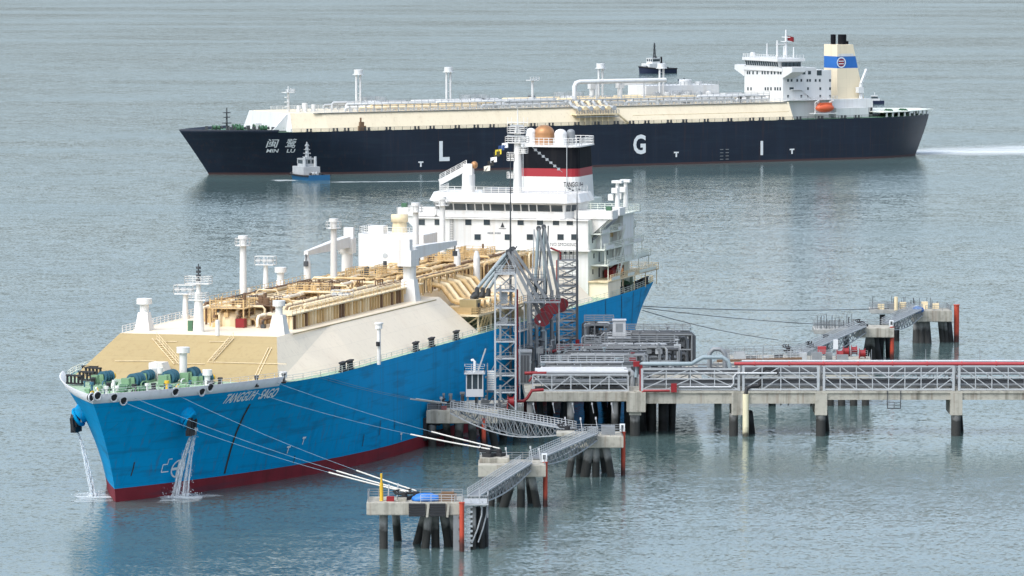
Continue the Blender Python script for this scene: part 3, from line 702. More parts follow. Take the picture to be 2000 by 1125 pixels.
for x in (59, 66, 96, 104, 137, 146, 178, 188, 196):           # domes and their access frames
    y = rnd.uniform(-2.5, 2.5); b = MB()
    b.lathe((x, y, TZT), [(2.4, -.02), (2.4, 1.5), (2.0, 2.2), (1.0, 2.5), (.01, 2.55)], 18); dm = b.build('tank_dome', TANL, ttop)
    b = MB(); w = 2.9; zt = TZT + rnd.uniform(3.4, 4.6)
    for sx_ in (-w, 0, w):
        for sy_ in (-w, w): b.beam((x + sx_, y + sy_, TZT), (x + sx_, y + sy_, zt), .2)
    b.bb(x - w - .3, x + w + .3, y - w - .3, y + w + .3, TZT + 3.0, TZT + 3.12)
    b.rail([(x - w, y - w, TZT + 3.1), (x + w, y - w, TZT + 3.1), (x + w, y + w, TZT + 3.1), (x - w, y + w, TZT + 3.1), (x - w, y - w, TZT + 3.1)], 1.2, 1.4, .05, 3)
    b.build('dome_platform', rnd.choice((TAN, TAN, RUST)), dm)
    b = MB()
    for j in range(4): px_, py_ = x + rnd.uniform(-2, 2), y + rnd.uniform(-2, 2); b.cyl((px_, py_, TZT + 2), (px_, py_, TZT + rnd.uniform(3.6, 5.2)), rnd.uniform(.18, .42), n=8)
    b.build('pump_head', rnd.choice((TAN, STEELD, RUST)), dm)
for k in range(150):                                         # valves, boxes and hatches
    x = 55 + rnd.uniform(0, 150); y = rnd.uniform(-9.5, 9); z = TZT + rnd.choice((.0, .0, 2.5 if y < -7.2 else 0.0, 1.6)); s = rnd.uniform(.3, .8)
    if NX0 - 3 < x < NX1 + 3 and abs(y) > 8: continue
    b = MB(); b.box((x, y, z + s * .5), (s * 1.3, s, s)); b.cyl((x, y, z + s), (x, y, z + s * 1.9), s * .18, n=6); b.cyl((x, y, z + s * 1.85), (x, y, z + s * 1.97), s * .5, n=10)
    b.build('valve', rnd.choice((STEELD, RUST, TAN, TANL, TAN, GREEN)), ttop)
for x, y in ((76, 4), (84, -1), (112, 3), (120, -4), (176, 3), (200, -5), (190, 6)):
    b = MB(); w = rnd.uniform(1.6, 2.6); h = rnd.uniform(2.6, 3.8)
    for i in range(4):
        for j in (-1, 1): b.beam((x - w + i * w * .67, y + j * w * .8, TZT), (x - w + i * w * .67, y + j * w * .8, TZT + h), .18)
    for z in (1.2, 2.3, h): 
        for j in (-1, 1): b.beam((x - w, y + j * w * .8, TZT + z), (x + w, y + j * w * .8, TZT + z), .16)
    b.build('valve_frame', rnd.choice((STEELD, RUST)), ttop)

# loading manifold in its notch, port and starboard
for sg in (-1, 1):
    b = MB(); b.bb(NX0 + 2.5, NX1 - 2.5, sg * 9.5, sg * 20.5, 19.4, 19.75); pl = b.build('manifold_platform', TANL, T)
    b = MB(); b.rail([(NX0 + 3, sg * 20.3, 19.75), (NX1 - 3, sg * 20.3, 19.75)], 1.2, 1.2, .05, 3); b.rail([(NX0 + 3, sg * 10, 19.75), (NX0 + 3, sg * 20.3, 19.75)], 1.2, 1.2, .05, 3); b.build('platform_rail', TAN, pl)
    b = MB()
    for x in (NX0 + 4, NX0 + 12, NX0 + 20, NX0 + 28, NX1 - 4): b.beam((x, sg * 20, TZD), (x, sg * 20, 19.4), .35); b.beam((x, sg * 16, TZD), (x, sg * 20, 19.3), .25)
    b.build('platform_leg', TANL, pl)
    for k, x in enumerate((139, 142.5, 146, 149.5, 153, 156.5, 160)):
        b = MB(); b.tube([(x, sg * 3, TZT + 1.2), (x, sg * 9, TZT + 1.6), (x, sg * 11.5, TZT + 1.1), (x, sg * 13.5, 21.6), (x, sg * 15, 21.2), (x, sg * 19.2, 21.2)], .46, 10)
        b.cyl((x, sg * 19.2, 21.2), (x, sg * 19.5, 21.2), .75, n=12); b.cyl((x, sg * 16, 21.2), (x, sg * 16.3, 21.2), .7, n=12)
        b.build('manifold_pipe', TANL if k % 2 else TAN, pl)
    b = MB(); b.bb(132.2, 135.0, sg * 16.8, sg * 19.9, 19.7, 22.3); hh = b.build('control_cabin', BUFF, pl)
    b = MB(); b.bb(133, 134.2, sg * 19.88, sg * 19.96, 20.7, 21.7); b.build('cabin_window', GLASS, hh)
    b = MB(); b.bb(NX0 + 3, NX0 + 7, sg * 12, sg * 19, 19.7, 20.9); b.build('drip_tray', TAN, pl)
    for k in range(3):
        b = MB(); x = 131.5 + k * 1.9; b.beam((x, sg * 20.5, TZD + .1), (x + 2.2, sg * 20.7, 19.4), .12); b.beam((x + .7, sg * 20.5, TZD + .1), (x + 2.9, sg * 20.7, 19.4), .12); b.build('stair', BUFF, pl)

# the two hose cranes
def hose_crane(x, y, z0, rot, ped_h, jib_len, jib_rise, s=1.0, base=None):
    c, sn = math.cos(rot), math.sin(rot)
    def A(u, v, z): return (x + u * c - v * sn, y + u * sn + v * c, z)
    b = MB()
    if base: b.box((x, y, z0 + 1.9), (3.2 * s, 3.2 * s, 3.9), taper=.7)
    b.cyl((x, y, z0 - .05), (x, y, z0 + ped_h), 1.15 * s, n=14); o = b.build('hose_crane', WHITE, T)
    b = MB(); b.box(A(-.6, 0, z0 + ped_h + 1.4), (3.4 * s, 2.6 * s, 2.8), rot); b.box(A(-1.6, 0, z0 + ped_h + 3.6), (1.3 * s, 2.0 * s, 2.2), rot); b.rail([A(-2.4, -1.3, z0 + ped_h), A(1.2, -1.3, z0 + ped_h), A(1.2, 1.3, z0 + ped_h)], 1.2, 1.2, .05, 3); b.build('slew_house', WHITE, o)
    b = MB(); p0 = Vector(A(.6, 0, z0 + ped_h + 2.2)); p1 = Vector(A(jib_len, 0, z0 + ped_h + 2.2 + jib_rise))
    d = (p1 - p0); vv = Vector((-sn, c, 0)); up = d.cross(vv).normalized(); up = up if up.z > 0 else -up
    vs = []
    for p, w, h in ((p0, .9, 1.1), (p0.lerp(p1, .35), .75, .95), (p1, .4, .4)):
        for i, j in ((-1, -1), (1, -1), (1, 1), (-1, 1)): vs.append(p + vv * w * s * i + up * h * s * j)
    fs = [(3, 2, 1, 0), (8, 9, 10, 11)]
    for k in (0, 4): fs += [(k + i, k + (i + 1) % 4, k + 4 + (i + 1) % 4, k + 4 + i) for i in range(4)]
    b.add(vs, fs); b.build('jib', WHITE, o)
    b = MB(); b.beam(p1 + Vector((0, 0, -.2)), p1 + Vector((0, 0, -1.6)), .2); b.box(p1 + Vector((0, 0, -1.9)), (.7, .7, .9)); b.build('hook_block', STEELD, o)
x, y = tp(800, 588, TZT); hose_crane(x, y, TZT, -.12, 6.2, 20, .6, 1.0, True)
x, y = tp(678, 553, TZT); rx, ry = tp(600, 576, TZT); rz_ = TF.zat(rx, ry, 497); hose_crane(x, y, TZT, math.atan2(ry - y, rx - x), 5.4, math.hypot(rx - x, ry - y) + .8, rz_ + .3 - TZT - 7.6, .9)

# cargo machinery house to starboard
b = MB(); hx0, hx1, hy0, hy1 = 184, 193, 5.5, 18.8
arc = [(hx0 + 2 - 2 * math.cos(t), hy1 - 2 + 2 * math.sin(t)) for t in [k * math.pi / 10 for k in range(6)]]
poly = [(hx0, hy0)] + [(hx1, hy0), (hx1, hy1)] + list(reversed(arc)); b.prism(poly, TZD, 30.2); mh = b.build('machinery_house', WHITE, T)
b = MB(); b.rail([(hx0 + .2, hy0, 30.2), (hx0 + .2, hy1 - 2, 30.2), (hx0 + 2, hy1 - .2, 30.2), (hx1, hy1 - .2, 30.2)], 1.3, 1.3, .05, 3); b.build('house_rail', WHITE, mh)
b = MB(); b.lathe((190, 12, 30.2), [(1.5, 0), (1.3, 1.8), (1.3, 2.0), (1.6, 2.0), (1.6, 3.4), (.01, 3.5)], 14); b.build('extract_fan', TANL, mh)
b = MB(); b.bb(186, 189, 14, 17, 30.2, 31.6); b.build('fan_box', WHITE, mh)
b = MB(); b.cyl((183.92, 13, 26.2), (184.02, 13, 26.2), .5, n=12); b.build('vent_cover', STEELL, mh)
# ------------------------------------------------------------------ accommodation, bridge and funnel of the blue ship
AX, AW = 217.0, 17.4
b = MB(); b.bb(AX, 243, -AW, AW, TZD, 31.4); acc = b.build('accommodation', WHITE, T)
def front_pt(px, py, x=AX): q = TF.at(px, py, x=x); return q
def window_on_front(px, py, w=1.25, h=1.1, x=AX):
    q = front_pt(px, py, x); b = MB(); b.bb(x - .05, x + .03, q.y - w / 2 - .12, q.y + w / 2 + .12, q.z - h / 2 - .12, q.z + h / 2 + .12); f = b.build('window', WHITE, acc)
    b = MB(); b.bb(x - .085, x - .052, q.y - w / 2, q.y + w / 2, q.z - h / 2, q.z + h / 2); b.build('pane', GLASS, f)
for qx in (824, 855, 915, 951, 1017, 1055, 1086, 1113): window_on_front(qx, 434)
for qx in (933, 992, 1035, 1095, 1122): window_on_front(qx, 463)
for qx in (1104, 1115): window_on_front(qx, 493, .6, .6)
for qx in (884, 884): pass
b = MB(); q = front_pt(982, 440)                               # dark house mark on the front
b.add([(AX - .06, q.y + .05, q.z + .6), (AX - .06, q.y + .45, q.z - .4), (AX - .06, q.y - .35, q.z - .4)], [(0, 1, 2)])
b.add([(AX - .06, q.y + .75, q.z - .68), (AX - .06, q.y - .7, q.z - .68), (AX - .06, q.y - .7, q.z - .58), (AX - .06, q.y + .75, q.z - .58)], [(0, 1, 2, 3)]); b.build('house_mark', DARKMARK, acc)
b = MB(); qa, qb = front_pt(952, 455), front_pt(978, 455)
for k in range(9): yy = qa.y + (qb.y - qa.y) * (k + .5) / 9; b.bb(AX - .06, AX + .01, yy - .1, yy + .1, qa.z - .16, qa.z + .16) if k != 4 else None
b.build('notice', STEEL, acc)
qa, qb = front_pt(1075, 478), front_pt(1126, 473)
word_on('notice', 'NO SMOKING', lambda u, v: (AX - .06, qa.y + (qb.y - qa.y) * u, qa.z - .2 + v * .6), STEELD, acc)
# front ledge, ladder and weathering ledges
b = MB(); b.bb(AX - .5, AX + .1, -AW - .2, AW + .1, 31.25, 31.5); b.build('deck_ledge', WHITE, acc)
b = MB(); b.bb(AX - 1.1, AX + .1, -AW - .6, AW + .2, 25.45, 25.65); b.rail([(AX - 1.05, -AW - .5, 25.65), (AX - 1.05, -6, 25.65)], 1.1, 1.5, .04, 3); b.build('deck_ledge', WHITE, acc)
b = MB(); q = front_pt(883, 436); b.beam((AX - .35, q.y - .3, TZT), (AX - .35, q.y - .3, 31.4), .07); b.beam((AX - .35, q.y + .3, TZT), (AX - .35, q.y + .3, 31.4), .07)
for k in range(18): b.beam((AX - .35, q.y - .3, TZT + .4 + k * .45), (AX - .35, q.y + .3, TZT + .4 + k * .45), .05)
b.build('wall_ladder', STEELD, acc)
# wheelhouse: sloping window band, overhanging roof and open wings
WX = 218.2
b = MB(); poly = [(WX, -12.4), (WX + 2.4, -14), (229, -14), (229, 14), (WX + 2.4, 14), (WX, 12.4)]
b.prism(poly, 31.5, 32.75); br = b.build('wheelhouse', WHITE, T)
top = [(WX - .5, -12.7), (WX + 2.2, -14.4), (229, -14.4), (229, 14.4), (WX + 2.2, 14.4), (WX - .5, 12.7)]
b = MB(); b.prism(poly, 32.75, 34.25, top); b.build('window_band', WHITE, br)
b = MB(); ov = [(WX - 1.5, -13.3), (WX + 1.8, -15.2), (230, -15.2), (230, 15.2), (WX + 1.8, 15.2), (WX - 1.5, 13.3)]
roof = [(WX - .3, -12.9), (WX + 2.6, -14.5), (229.6, -14.5), (229.6, 14.5), (WX + 2.6, 14.5), (WX - .3, 12.9)]
b.prism(top, 34.25, 34.6, ov); b.prism(ov, 34.6, 36.2, roof); b.build('wheelhouse_roof', WHITE, br)
cuts = [12.2, 9.7, 7.1, 5.4, 3.8, 2.3, -.6, -2.1, -3.8, -5.4, -7.0, -9.7, -12.2]
for a, c in zip(cuts[:-1], cuts[1:]):
    y0, y1 = a - .12, c + .12; b = MB()
    def g(y, z): k = (z - 32.75) / 1.5; return (WX - .5 * k - .06, y, z)
    b.add([g(y0, 32.88), g(y1, 32.88), g(y1, 34.15), g(y0, 34.15)], [(0, 1, 2, 3)]); b.build('bridge_window', GLASS, br)
for sg in (-1, 1):
    b = MB()
    def g2(t, z): k = (z - 32.75) / 1.5; return (WX - .5 * k + 2.5 * t + .02, sg * (12.4 + .3 * k + 1.65 * t + .1), z)
    for t0, t1 in ((.08, .46), (.54, .92)): b.add([g2(t0, 32.9), g2(t1, 32.9), g2(t1, 34.15), g2(t0, 34.15)], [(0, 1, 2, 3)])
    b.build('bridge_window', GLASS, br)
    b = MB(); b.bb(219.5, 223.5, sg * 14, sg * 21.6, 31.5, 31.75); b.bb(219.5, 219.7, sg * 14, sg * 21.6, 31.75, 33.1); b.bb(223.3, 223.5, sg * 14, sg * 21.6, 31.75, 33.1); b.bb(219.5, 223.5, sg * 21.4, sg * 21.62, 31.75, 33.1); wg = b.build('bridge_wing', WHITE, br)
    b = MB(); b.beam((221.5, sg * AW, 28.2), (221.5, sg * 21, 31.5), .45); b.prism([(219.8, sg * AW), (223.2, sg * AW), (223.2, sg * (AW + .1)), (219.8, sg * (AW + .1))], 28.6, 31.5, [(219.8, sg * AW), (223.2, sg * AW), (223.2, sg * 20.8), (219.8, sg * 20.8)]); b.build('wing_bracket', WHITE, wg)
    b = MB(); b.bb(220.5, 221.5, sg * 20, sg * 21, 33.1, 33.9); b.build('wing_console', GREEN, wg)
b = MB(); b.rail([(WX, -12.5, 36.2), (WX, 12.5, 36.2)], 1.2, 1.4, .05, 3); b.rail([(WX, 12.5, 36.2), (229, 14, 36.2)], 1.2, 1.4, .05, 3); b.rail([(WX, -12.5, 36.2), (229, -14, 36.2)], 1.2, 1.4, .05, 3); b.build('roof_rail', WHITE, br)
# small crane and horn arm on the wheelhouse roof
q = TF.at(908, 372, z=36.2); q2 = Vector((222.5, TF.at(915, 372, x=222.5).y, 36.2))
b = MB(); b.cyl(q2, q2 + Vector((0, 0, 3.4)), 1.25, n=12); cr = b.build('provision_crane', WHITE, T)
b = MB(); e0 = q2 + Vector((0, .4, 4.6)); e1 = q2 + Vector((-.5, 5.6, 1.8)); b.beam(q2 + Vector((0, 0, 3.2)), q2 + Vector((0, 0, 5.4)), 1.5, 1.9); b.beam(e0, e1, .9, 1.1); b.rail([e0 + Vector((0, 0, .6)), e1 + Vector((0, 0, .6))], .9, 1.0, .05, 3); b.build('jib', WHITE, cr)
b = MB(); b.cyl(e1, e1 + Vector((0, 0, -3.3)), .12, n=6); b.build('jib_rest', WHITE, cr)
b = MB(); b.sphere(q2 + Vector((0, -1.2, 5.2)), .7, (1, 1, 1.05)); b.build('radar_dome', COPPER, cr)
b = MB(); b.bb(220, 224, -1, 4.5, 36.2, 37.0); b.build('deck_locker', STEEL, br)
# main mast with radar platforms and yard
mx, my = 222.0, TF.at(1011, 375, x=222).y; z0, zt = 36.2, TF.zat(222, my, 253)
b = MB(); b.cyl((mx, my, z0 - .05), (mx, my, zt), .9, .62, n=14); b.cyl((mx, my, zt), (mx, my, zt + 4.0), .18, .08, n=8); mm = b.build('main_mast', WHITE, T)
for z, w in ((zt - 2.6, 2.1), (zt - .7, 1.7)):
    b = MB(); b.bb(mx - 1.3, mx + .6, my - w, my + w, z, z + .15); b.rail([(mx - 1.3, my - w, z + .15), (mx - 1.3, my + w, z + .15), (mx + .6, my + w, z + .15), (mx + .6, my - w, z + .15), (mx - 1.3, my - w, z + .15)], 1.1, 1.2, .05, 3); b.build('radar_platform', WHITE, mm)
b = MB(); b.box((mx - .6, my + .2, zt - 1.2), (.5, 3.4, .35)); b.box((mx - .6, my, zt + .8), (.4, 2.6, .3)); b.cyl((mx - .6, my, zt - 2.4), (mx - .6, my, zt - 1.2), .2, n=8); b.cyl((mx - .6, my, zt - .6), (mx - .6, my, zt + .7), .2, n=8); b.build('radar_scanner', STEELL, mm)
b = MB(); b.beam((mx, my - 2.0, zt + 1.4), (mx, my + 2.0, zt + 1.4), .14)
for k in (-2, -1.2, 1.2, 2): b.beam((mx, my + k, zt + .8), (mx, my + k, zt + 2.4), .08)
b.build('signal_yard', WHITE, mm)
for z, sg in ((zt - 6, 1), (zt - 9.4, 1), (zt - 4.6, -1), (zt - 5.6, 1)):
    b = MB(); b.bb(mx - .8, mx + .5, my + sg * .5, my + sg * 1.9, z, z + .12); b.rail([(mx - .8, my + sg * .5, z), (mx - .8, my + sg * 1.9, z), (mx + .5, my + sg * 1.9, z)], 1.2, 1.2, .05, 3); b.box((mx - .3, my + sg * 1.2, z + .55), (.5, .7, .8)); b.build('lamp_bracket', WHITE, mm)
# funnel: white base, red band, black head, railing and stacks
FX, FY = 250.5, -1.6
def funnel_ring(z):
    k = (z - 32) / 13.0; l = 7.0 - 1.0 * k; w = 6.65 - .55 * k; r = 2.0; p = []
    for cx_, cy_, a0 in ((l - r, w - r, 0), (-l + r, w - r, 1), (-l + r, -w + r, 2), (l - r, -w + r, 3)):
        for j in range(5): t = (a0 + j / 4) * math.pi / 2; p.append((FX + cx_ + r * math.cos(t), FY + cy_ + r * math.sin(t)))
    return p
zr0, zr1, ztop = TF.zat(FX - 6.5, FY, 345), TF.zat(FX - 6.5, FY, 329), TF.zat(FX - 6, FY, 286)
b = MB(); b.prism(funnel_ring(31), 31, zr0, funnel_ring(zr0)); fu = b.build('funnel', WHITE, T)
b = MB(); b.prism(funnel_ring(zr0), zr0, zr1, funnel_ring(zr1)); b.build('funnel_band', FRED, fu)
b = MB(); b.prism(funnel_ring(zr1), zr1, ztop, funnel_ring(ztop)); b.build('funnel_top', SOOT, fu)
b = MB(); rg = [(p[0], p[1], ztop) for p in funnel_ring(ztop)]; rg.append(rg[0]); b.prism([(FX + (p[0] - FX) * 1.1, FY + (p[1] - FY) * 1.1) for p in funnel_ring(ztop)], ztop - .1, ztop + .15)
rg2 = [(FX + (p[0] - FX) * 1.08, FY + (p[1] - FY) * 1.08, ztop + .15) for p in rg]; b.rail(rg2, 1.5, .9, .06, 3); b.build('funnel_rail', WHITE, fu)
for qx, w, m_, qt, dx in ((1037, 1.0, WHITE, 250, 0), (1063, 2.0, COPPER, 244, 1), (1095, 1.25, WHITE, 252, 0), (1115, .8, STEEL, 252, 2)):
    y = TF.at(qx, 270, x=FX - 1 + dx).y; h = TF.zat(FX - 1 + dx, y, qt)
    b = MB(); b.cyl((FX - 1 + dx, y, ztop), (FX - 1 + dx, y, h - w * .8), w, n=20); b.lathe((FX - 1 + dx, y, h - w * .8), [(w * math.cos(t), w * .8 * math.sin(t)) for t in [j * math.pi / 14 for j in range(7)]] + [(.01, w * .8)], 20); b.build('exhaust_stack', m_, fu)
b = MB(); b.cyl((FX - 7, FY + 4.6, 36), (FX - 7, FY + 4.6, ztop + 2), .08, n=5); b.cyl((FX - 6.9, FY - 4.3, 36), (FX - 6.9, FY - 4.3, ztop + 1), .08, n=5); b.build('funnel_pipe', STEELL, fu)
xf = FX - 6.85; qa, qb = TF.at(1101, 366, x=xf), TF.at(1139, 362, x=xf)
word_on('funnel_lettering', 'TANGGUH', lambda u, v: (xf - .1, qa.y + (qb.y - qa.y) * u, qa.z + .1 + v * 1.0), DARKMARK, fu, bold=.03)
b = MB(); pts = [TF.at(*q, x=xf - .1) for q in ((1108, 367), (1116, 370), (1124, 376), (1131, 384))]
for a, c, w in zip(pts[:-1], pts[1:], (.25, .35, .3)): b.beam(a, c, .05, w)
for q in ((1126, 368, 1134, 370), (1128, 373, 1136, 375)): b.beam(TF.at(q[0], q[1], x=xf - .1), TF.at(q[2], q[3], x=xf - .1), .05, .28)
b.build('funnel_emblem', DARKMARK, fu)
# casing and decks aft of the house, with outside stairs and walkways to port
b = MB(); b.bb(243, 258.5, -9, 9, TZD, 33.5); b.build('engine_casing', MINTW, T)
b = MB(); b.bb(229, 246, -20.3, 20.3, 31.5, 31.75); b.rail([(229, -20.2, 31.75), (246, -20.2, 31.75), (246, 20.2, 31.75)], 1.15, 1.4, .05, 3); b.build('boat_deck', MINTW, T)
sd = MB(); sd.bb(AX + .05, 242.9, -AW - .06, -AW + .1, TZD + .1, 31.3); side = sd.build('port_side_wall', MINTW, acc)
for z, x1, yo in ((19.6, 256, 21.4), (22.6, 252, 20.8), (25.6, 249, 20.2), (28.6, 246, 19.4)):
    for xa_, xb_ in ((AX + 3, AX + 9), (AX + 15, AX + 20), (AX + 24, x1 - 2)): b = MB(); b.bb(xa_, xb_, -yo, -yo + .08, z + .1, z + .7); b.build('walkway_bulwark', WHITE if z > 23 else MINTW, side)
    b = MB(); b.bb(AX + (0 if z < 20 else 2.0), x1, -yo, -AW, z - .12, z + .12); b.rail([(AX + 2, -yo + .1, z + .12), (x1, -yo + .1, z + .12), (x1, -9, z + .12)], 1.1, 1.3, .05, 3)
    for k in range(5): xx = AX + 3 + k * (x1 - AX - 4) / 4; b.beam((xx, -yo + .2, z - 3), (xx, -yo + .2, z), .16)
    b.bb(243, x1, -yo, 9, z - .11, z + .11); b.build('side_walkway', MINTW if z > 20 else TANL, side)
    zz = z - 2.9
    for k in range(4): b = MB(); xx = 220 + k * 5.6 + rnd.uniform(-1, 1); b.bb(xx, xx + (.9 if k % 2 else .7), -AW - .12, -AW - .05, zz + .25 + (.0 if k % 2 else .9), zz + 2.1); b.build('side_door' if k % 2 else 'side_window', STEELD if z < 23 else GLASS, side)
    b = MB(); xa = 226 + (z - 19) * 1.0
    for k in (-.4, .4): b.beam((xa, -yo + .9 + k, z), (xa + 3.4, -yo + .9 + k, z + 3), .12)
    for k in range(9): q = Vector((xa, -yo + .9, z)).lerp(Vector((xa + 3.4, -yo + .9, z + 3)), (k + .5) / 9); b.box(q, (.3, .8, .05))
    b.rail([(xa, -yo + .45, z), (xa + 3.4, -yo + .45, z + 3)], 1.0, 1.1, .04, 2); b.build('outside_stair', MINTW, side)
b = MB(); b.bb(235, 243, -19.6, -AW - .05, 22.7, 31.4); b.build('side_house', WHITE, acc)
b = MB(); b.bb(223, 229, -18.6, -AW - .05, 25.7, 31.4); b.build('side_house', WHITE, acc)
b = MB(); b.bb(243.1, 250, -17.0, -9, TZD, 28.4); b.build('aft_house', MINTW, acc)
b = MB(); b.bb(AX + .4, 227, -21.3, -AW - .1, TZD, 19.4); b.build('corner_house', CREAM, acc)
b = MB(); b.bb(232, 236, -AW - .2, -AW - .04, 27.2, 28.4); b.build('louvre', TAN, side)
# sloping support under the wing and the aft signal mast
b = MB(); b.beam((220, -AW - .1, 27.6), (226, -20.5, 31.3), .5); b.build('wing_strut', STEEL, acc)
for qx, y0_, zt_ in ((1206, -17.5, 352), (1222, -18.0, 350)):
    x = TF.at(qx, 380, y=y0_).x; b = MB(); zz = TF.zat(x, y0_, zt_); b.cyl((x, y0_, 31.7), (x, y0_, zz), .55, .35, n=10); b.box((x, y0_, zz - .3), (1.6, 2.0, .5)); b.box((x - .4, y0_ + .4, zz - 2.0), (1.0, 1.2, 1.0)); b.box((x, y0_ + 1.3, 34.6), (.9, 1.0, 1.2)); b.build('davit_post', WHITE, T)
x = TF.at(1196, 400, y=-19).x; b = MB(); b.bb(x - 1.6, x + 2.6, -20.9, -18.6, 31.75, 33.2); b.build('wing_shelter', WHITE, T)
# poop deck gear
for x, y, rz, s in ((243, -15, 0, .9), (250, -12, .2, .9), (255, -8, 0, .8), (238, -19, 1.5, .7)): winch(T, x, y, TZD, rz, s, GREEN, GREEN, GREENL)
x, y = tp(1192, 573, TZD); b = MB(); b.bb(x - 1.2, x + 1.2, y - .9, y + .9, TZD, TZD + 4.6); b.beam((x, y, TZD + 4.4), (x + 3, y - 1, TZD + 5.4), .7); dv = b.build('rescue_davit', RED, T)
b = MB(); b.beam((x + 1.5, y - 1.2, TZD), (x + 1.5, y - 1.2, TZD + 5.8), .35); b.beam((x + 5, y - 1.2, TZD), (x + 5, y - 1.2, TZD + 5.2), .35); b.beam((x + 1.5, y - 1.2, TZD + 3), (x + 5, y - 1.2, TZD + 3), .5); b.build('davit_arm', RUST, dv)
b = MB(); b.sphere((x + 3.4, y - .6, TZD + 4.2), 1.0, (2.2, 1, .9)); b.build('rescue_boat', ORW, dv)
b = MB(); b.bb(251, 254.5, -16.5, -14, TZD, TZD + 3); b.build('store_locker', GREEN, T)
for x in (230, 236, 247, 250, 253, 256): bollard(T, x, -TH.hb(x, TZD) + 1.2, TZD, 0)
for x in (228, 241, 249, 255): chock(T, x, -TH.hb(x, TZD) + .6, TZD, .15, s=.9)
b = MB(); b.rail([(256, -TH.hb(256, TZD) + .1, TZD), (261.8, -TH.hb(261.8, TZD) + .1, TZD), (261.8, TH.hb(261.8, TZD) - .1, TZD)], 1.2, 1.2, .05, 3); b.build('stern_rail', TANL, T)
# ------------------------------------------------------------------ the black gas carrier under way behind
MZD, MZT = 14.0, 19.9
MH = Hull(277, 21.6, 14.4, 10.5, 62, 42, 238, 7, kf=1.05, sd=.70, sl=.24)
MS = thing('gas_carrier', 'black hulled gas carrier lettered L N G under way across the channel', 'ship', (MF.b[0], MF.b[1], 0), math.pi / 2 - MF.th)
MH.loft(MB(), [-4, -2, 0, .3, .65], TS).build('boot_topping', MBOOT, MS)
mhull = MH.loft(MB(), [.65, 3, 5, 7, 9, 10.5, 12, 13.2, MZD + .08], TS).build('hull', NAVY, MS)
deck_sheet(MH, MZD).build('main_deck', GREEN, MS)
bulwark(MH, 13.9, 14.9, 16).build('bulwark', NAVY, MS)
def side_fn(xc, zc, w, h): return lambda u, v: (xc - w / 2 + u * w, -(MH.hb(xc - w / 2 + u * w, zc - h / 2 + v * h) + .12), zc - h / 2 + v * h)
xl, xg = MF.at(868, 295, y=-21.7), MF.at(1249, 282, y=-21.7)
word_on('hull_letter', 'L', side_fn(xl.x, xl.z, 3.9, 6.6), MARK, mhull, bold=.03)
word_on('hull_letter', 'N', side_fn((xl.x + xg.x) / 2, (xl.z + xg.z) / 2, 4.6, 6.6), MARK, mhull, bold=.03)
word_on('hull_letter', 'G', side_fn(xg.x, xg.z, 4.9, 6.6), MARK, mhull, bold=.03)
for body, qx, qy, w, h, bo in (('闽', 532, 280, 3.2, 2.9, .01), ('鹭', 569, 280, 3.2, 3.1, .01), ('MIN', 532, 294.5, 3.4, 1.2, .02), ('LU', 568, 294.5, 2.4, 1.2, .02)):
    xx, zz = MH.find(MF, qx, qy, x0=0, x1=60, z0=3, z1=14); word_on('ship_name', body, side_fn(xx, zz, w, h), MARK, mhull, bold=bo)
for qx, qy in ((822, 321), (1321, 302), (1547, 296)):
    q = MF.at(qx, qy, y=-21.7); b = MB(); b.bb(q.x - .9, q.x + .9, -21.75, -21.6, q.z + .5, q.z + .95); b.bb(q.x - .25, q.x + .25, -21.75, -21.6, q.z - .8, q.z + .5); b.build('tug_mark', MARK, mhull)
q = MF.at(1488, 288, y=-21.7); b = MB(); b.bb(q.x - .45, q.x + .45, -21.78, -21.55, q.z - 2.6, q.z + 2.2); b.build('pilot_ladder_mark', MARK, mhull)
q = MF.at(1415, 300, y=-21.7); b = MB()
for k in range(4): 
    for d in (-1, 1): b.bb(q.x + d * 1.1 - .6, q.x + d * 1.1 + .6, -21.76, -21.6, q.z - 2 + k * 1.1, q.z - 1.8 + k * 1.1)
b.build('draught_mark', STEEL, mhull)
# trunk
b = MB()
for sg in (-1, 1):
    low = [(21.5, 17.6), (34, 19.4), (213, 19.4)]; top = [(22.3, 14.6), (34, 16), (213, 16)]
    for i in range(2):
        p = [(low[i][0], sg * low[i][1], MZD), (low[i + 1][0], sg * low[i + 1][1], MZD), (top[i + 1][0], sg * top[i + 1][1], MZT), (top[i][0], sg * top[i][1], MZT)]
        b.add(p, [(0, 1, 2, 3) if sg < 0 else (3, 2, 1, 0)])
b.add([(213, -19.4, MZD), (213, 19.4, MZD), (213, 16, MZT), (213, -16, MZT)], [(0, 1, 2, 3)])
b.build('trunk_side', MCREAM, MS)
b = MB(); b.add([(21.5, -17.6, MZD), (21.5, 17.6, MZD), (22.3, 14.6, MZT), (22.3, -14.6, MZT)], [(0, 3, 2, 1)]); b.build('trunk_front', WHITE2, MS)
b = MB(); tt = [(22.3, 14.6), (34, 16), (213, 16)]; b.add([(x, -y, MZT) for x, y in tt] + [(x, y, MZT) for x, y in tt], [(0, 1, 4, 3), (1, 2, 5, 4)]); mtop = b.build('trunk_top', MCREAM, MS)
b = MB(); b.bb(30, 212, -16.6, -15.9, MZT - .12, MZT + .06); b.build('trunk_coaming', STEEL, mtop)
b = MB(); b.bb(150, 212, -17.9, -17.2, 16.6, 16.8); b.build('trunk_ledge', TANL, MS)
b = MB(); b.rail([(30, -14.3, MZT), (42, -15.8, MZT), (212, -15.8, MZT)], 1.2, 2.2, .07, 3); b.rail([(30, 14, MZT), (212, 15.8, MZT)], 1.2, 2.2, .07, 3); b.build('trunk_rail', WHITE2, mtop)
rnd = random.Random(11)
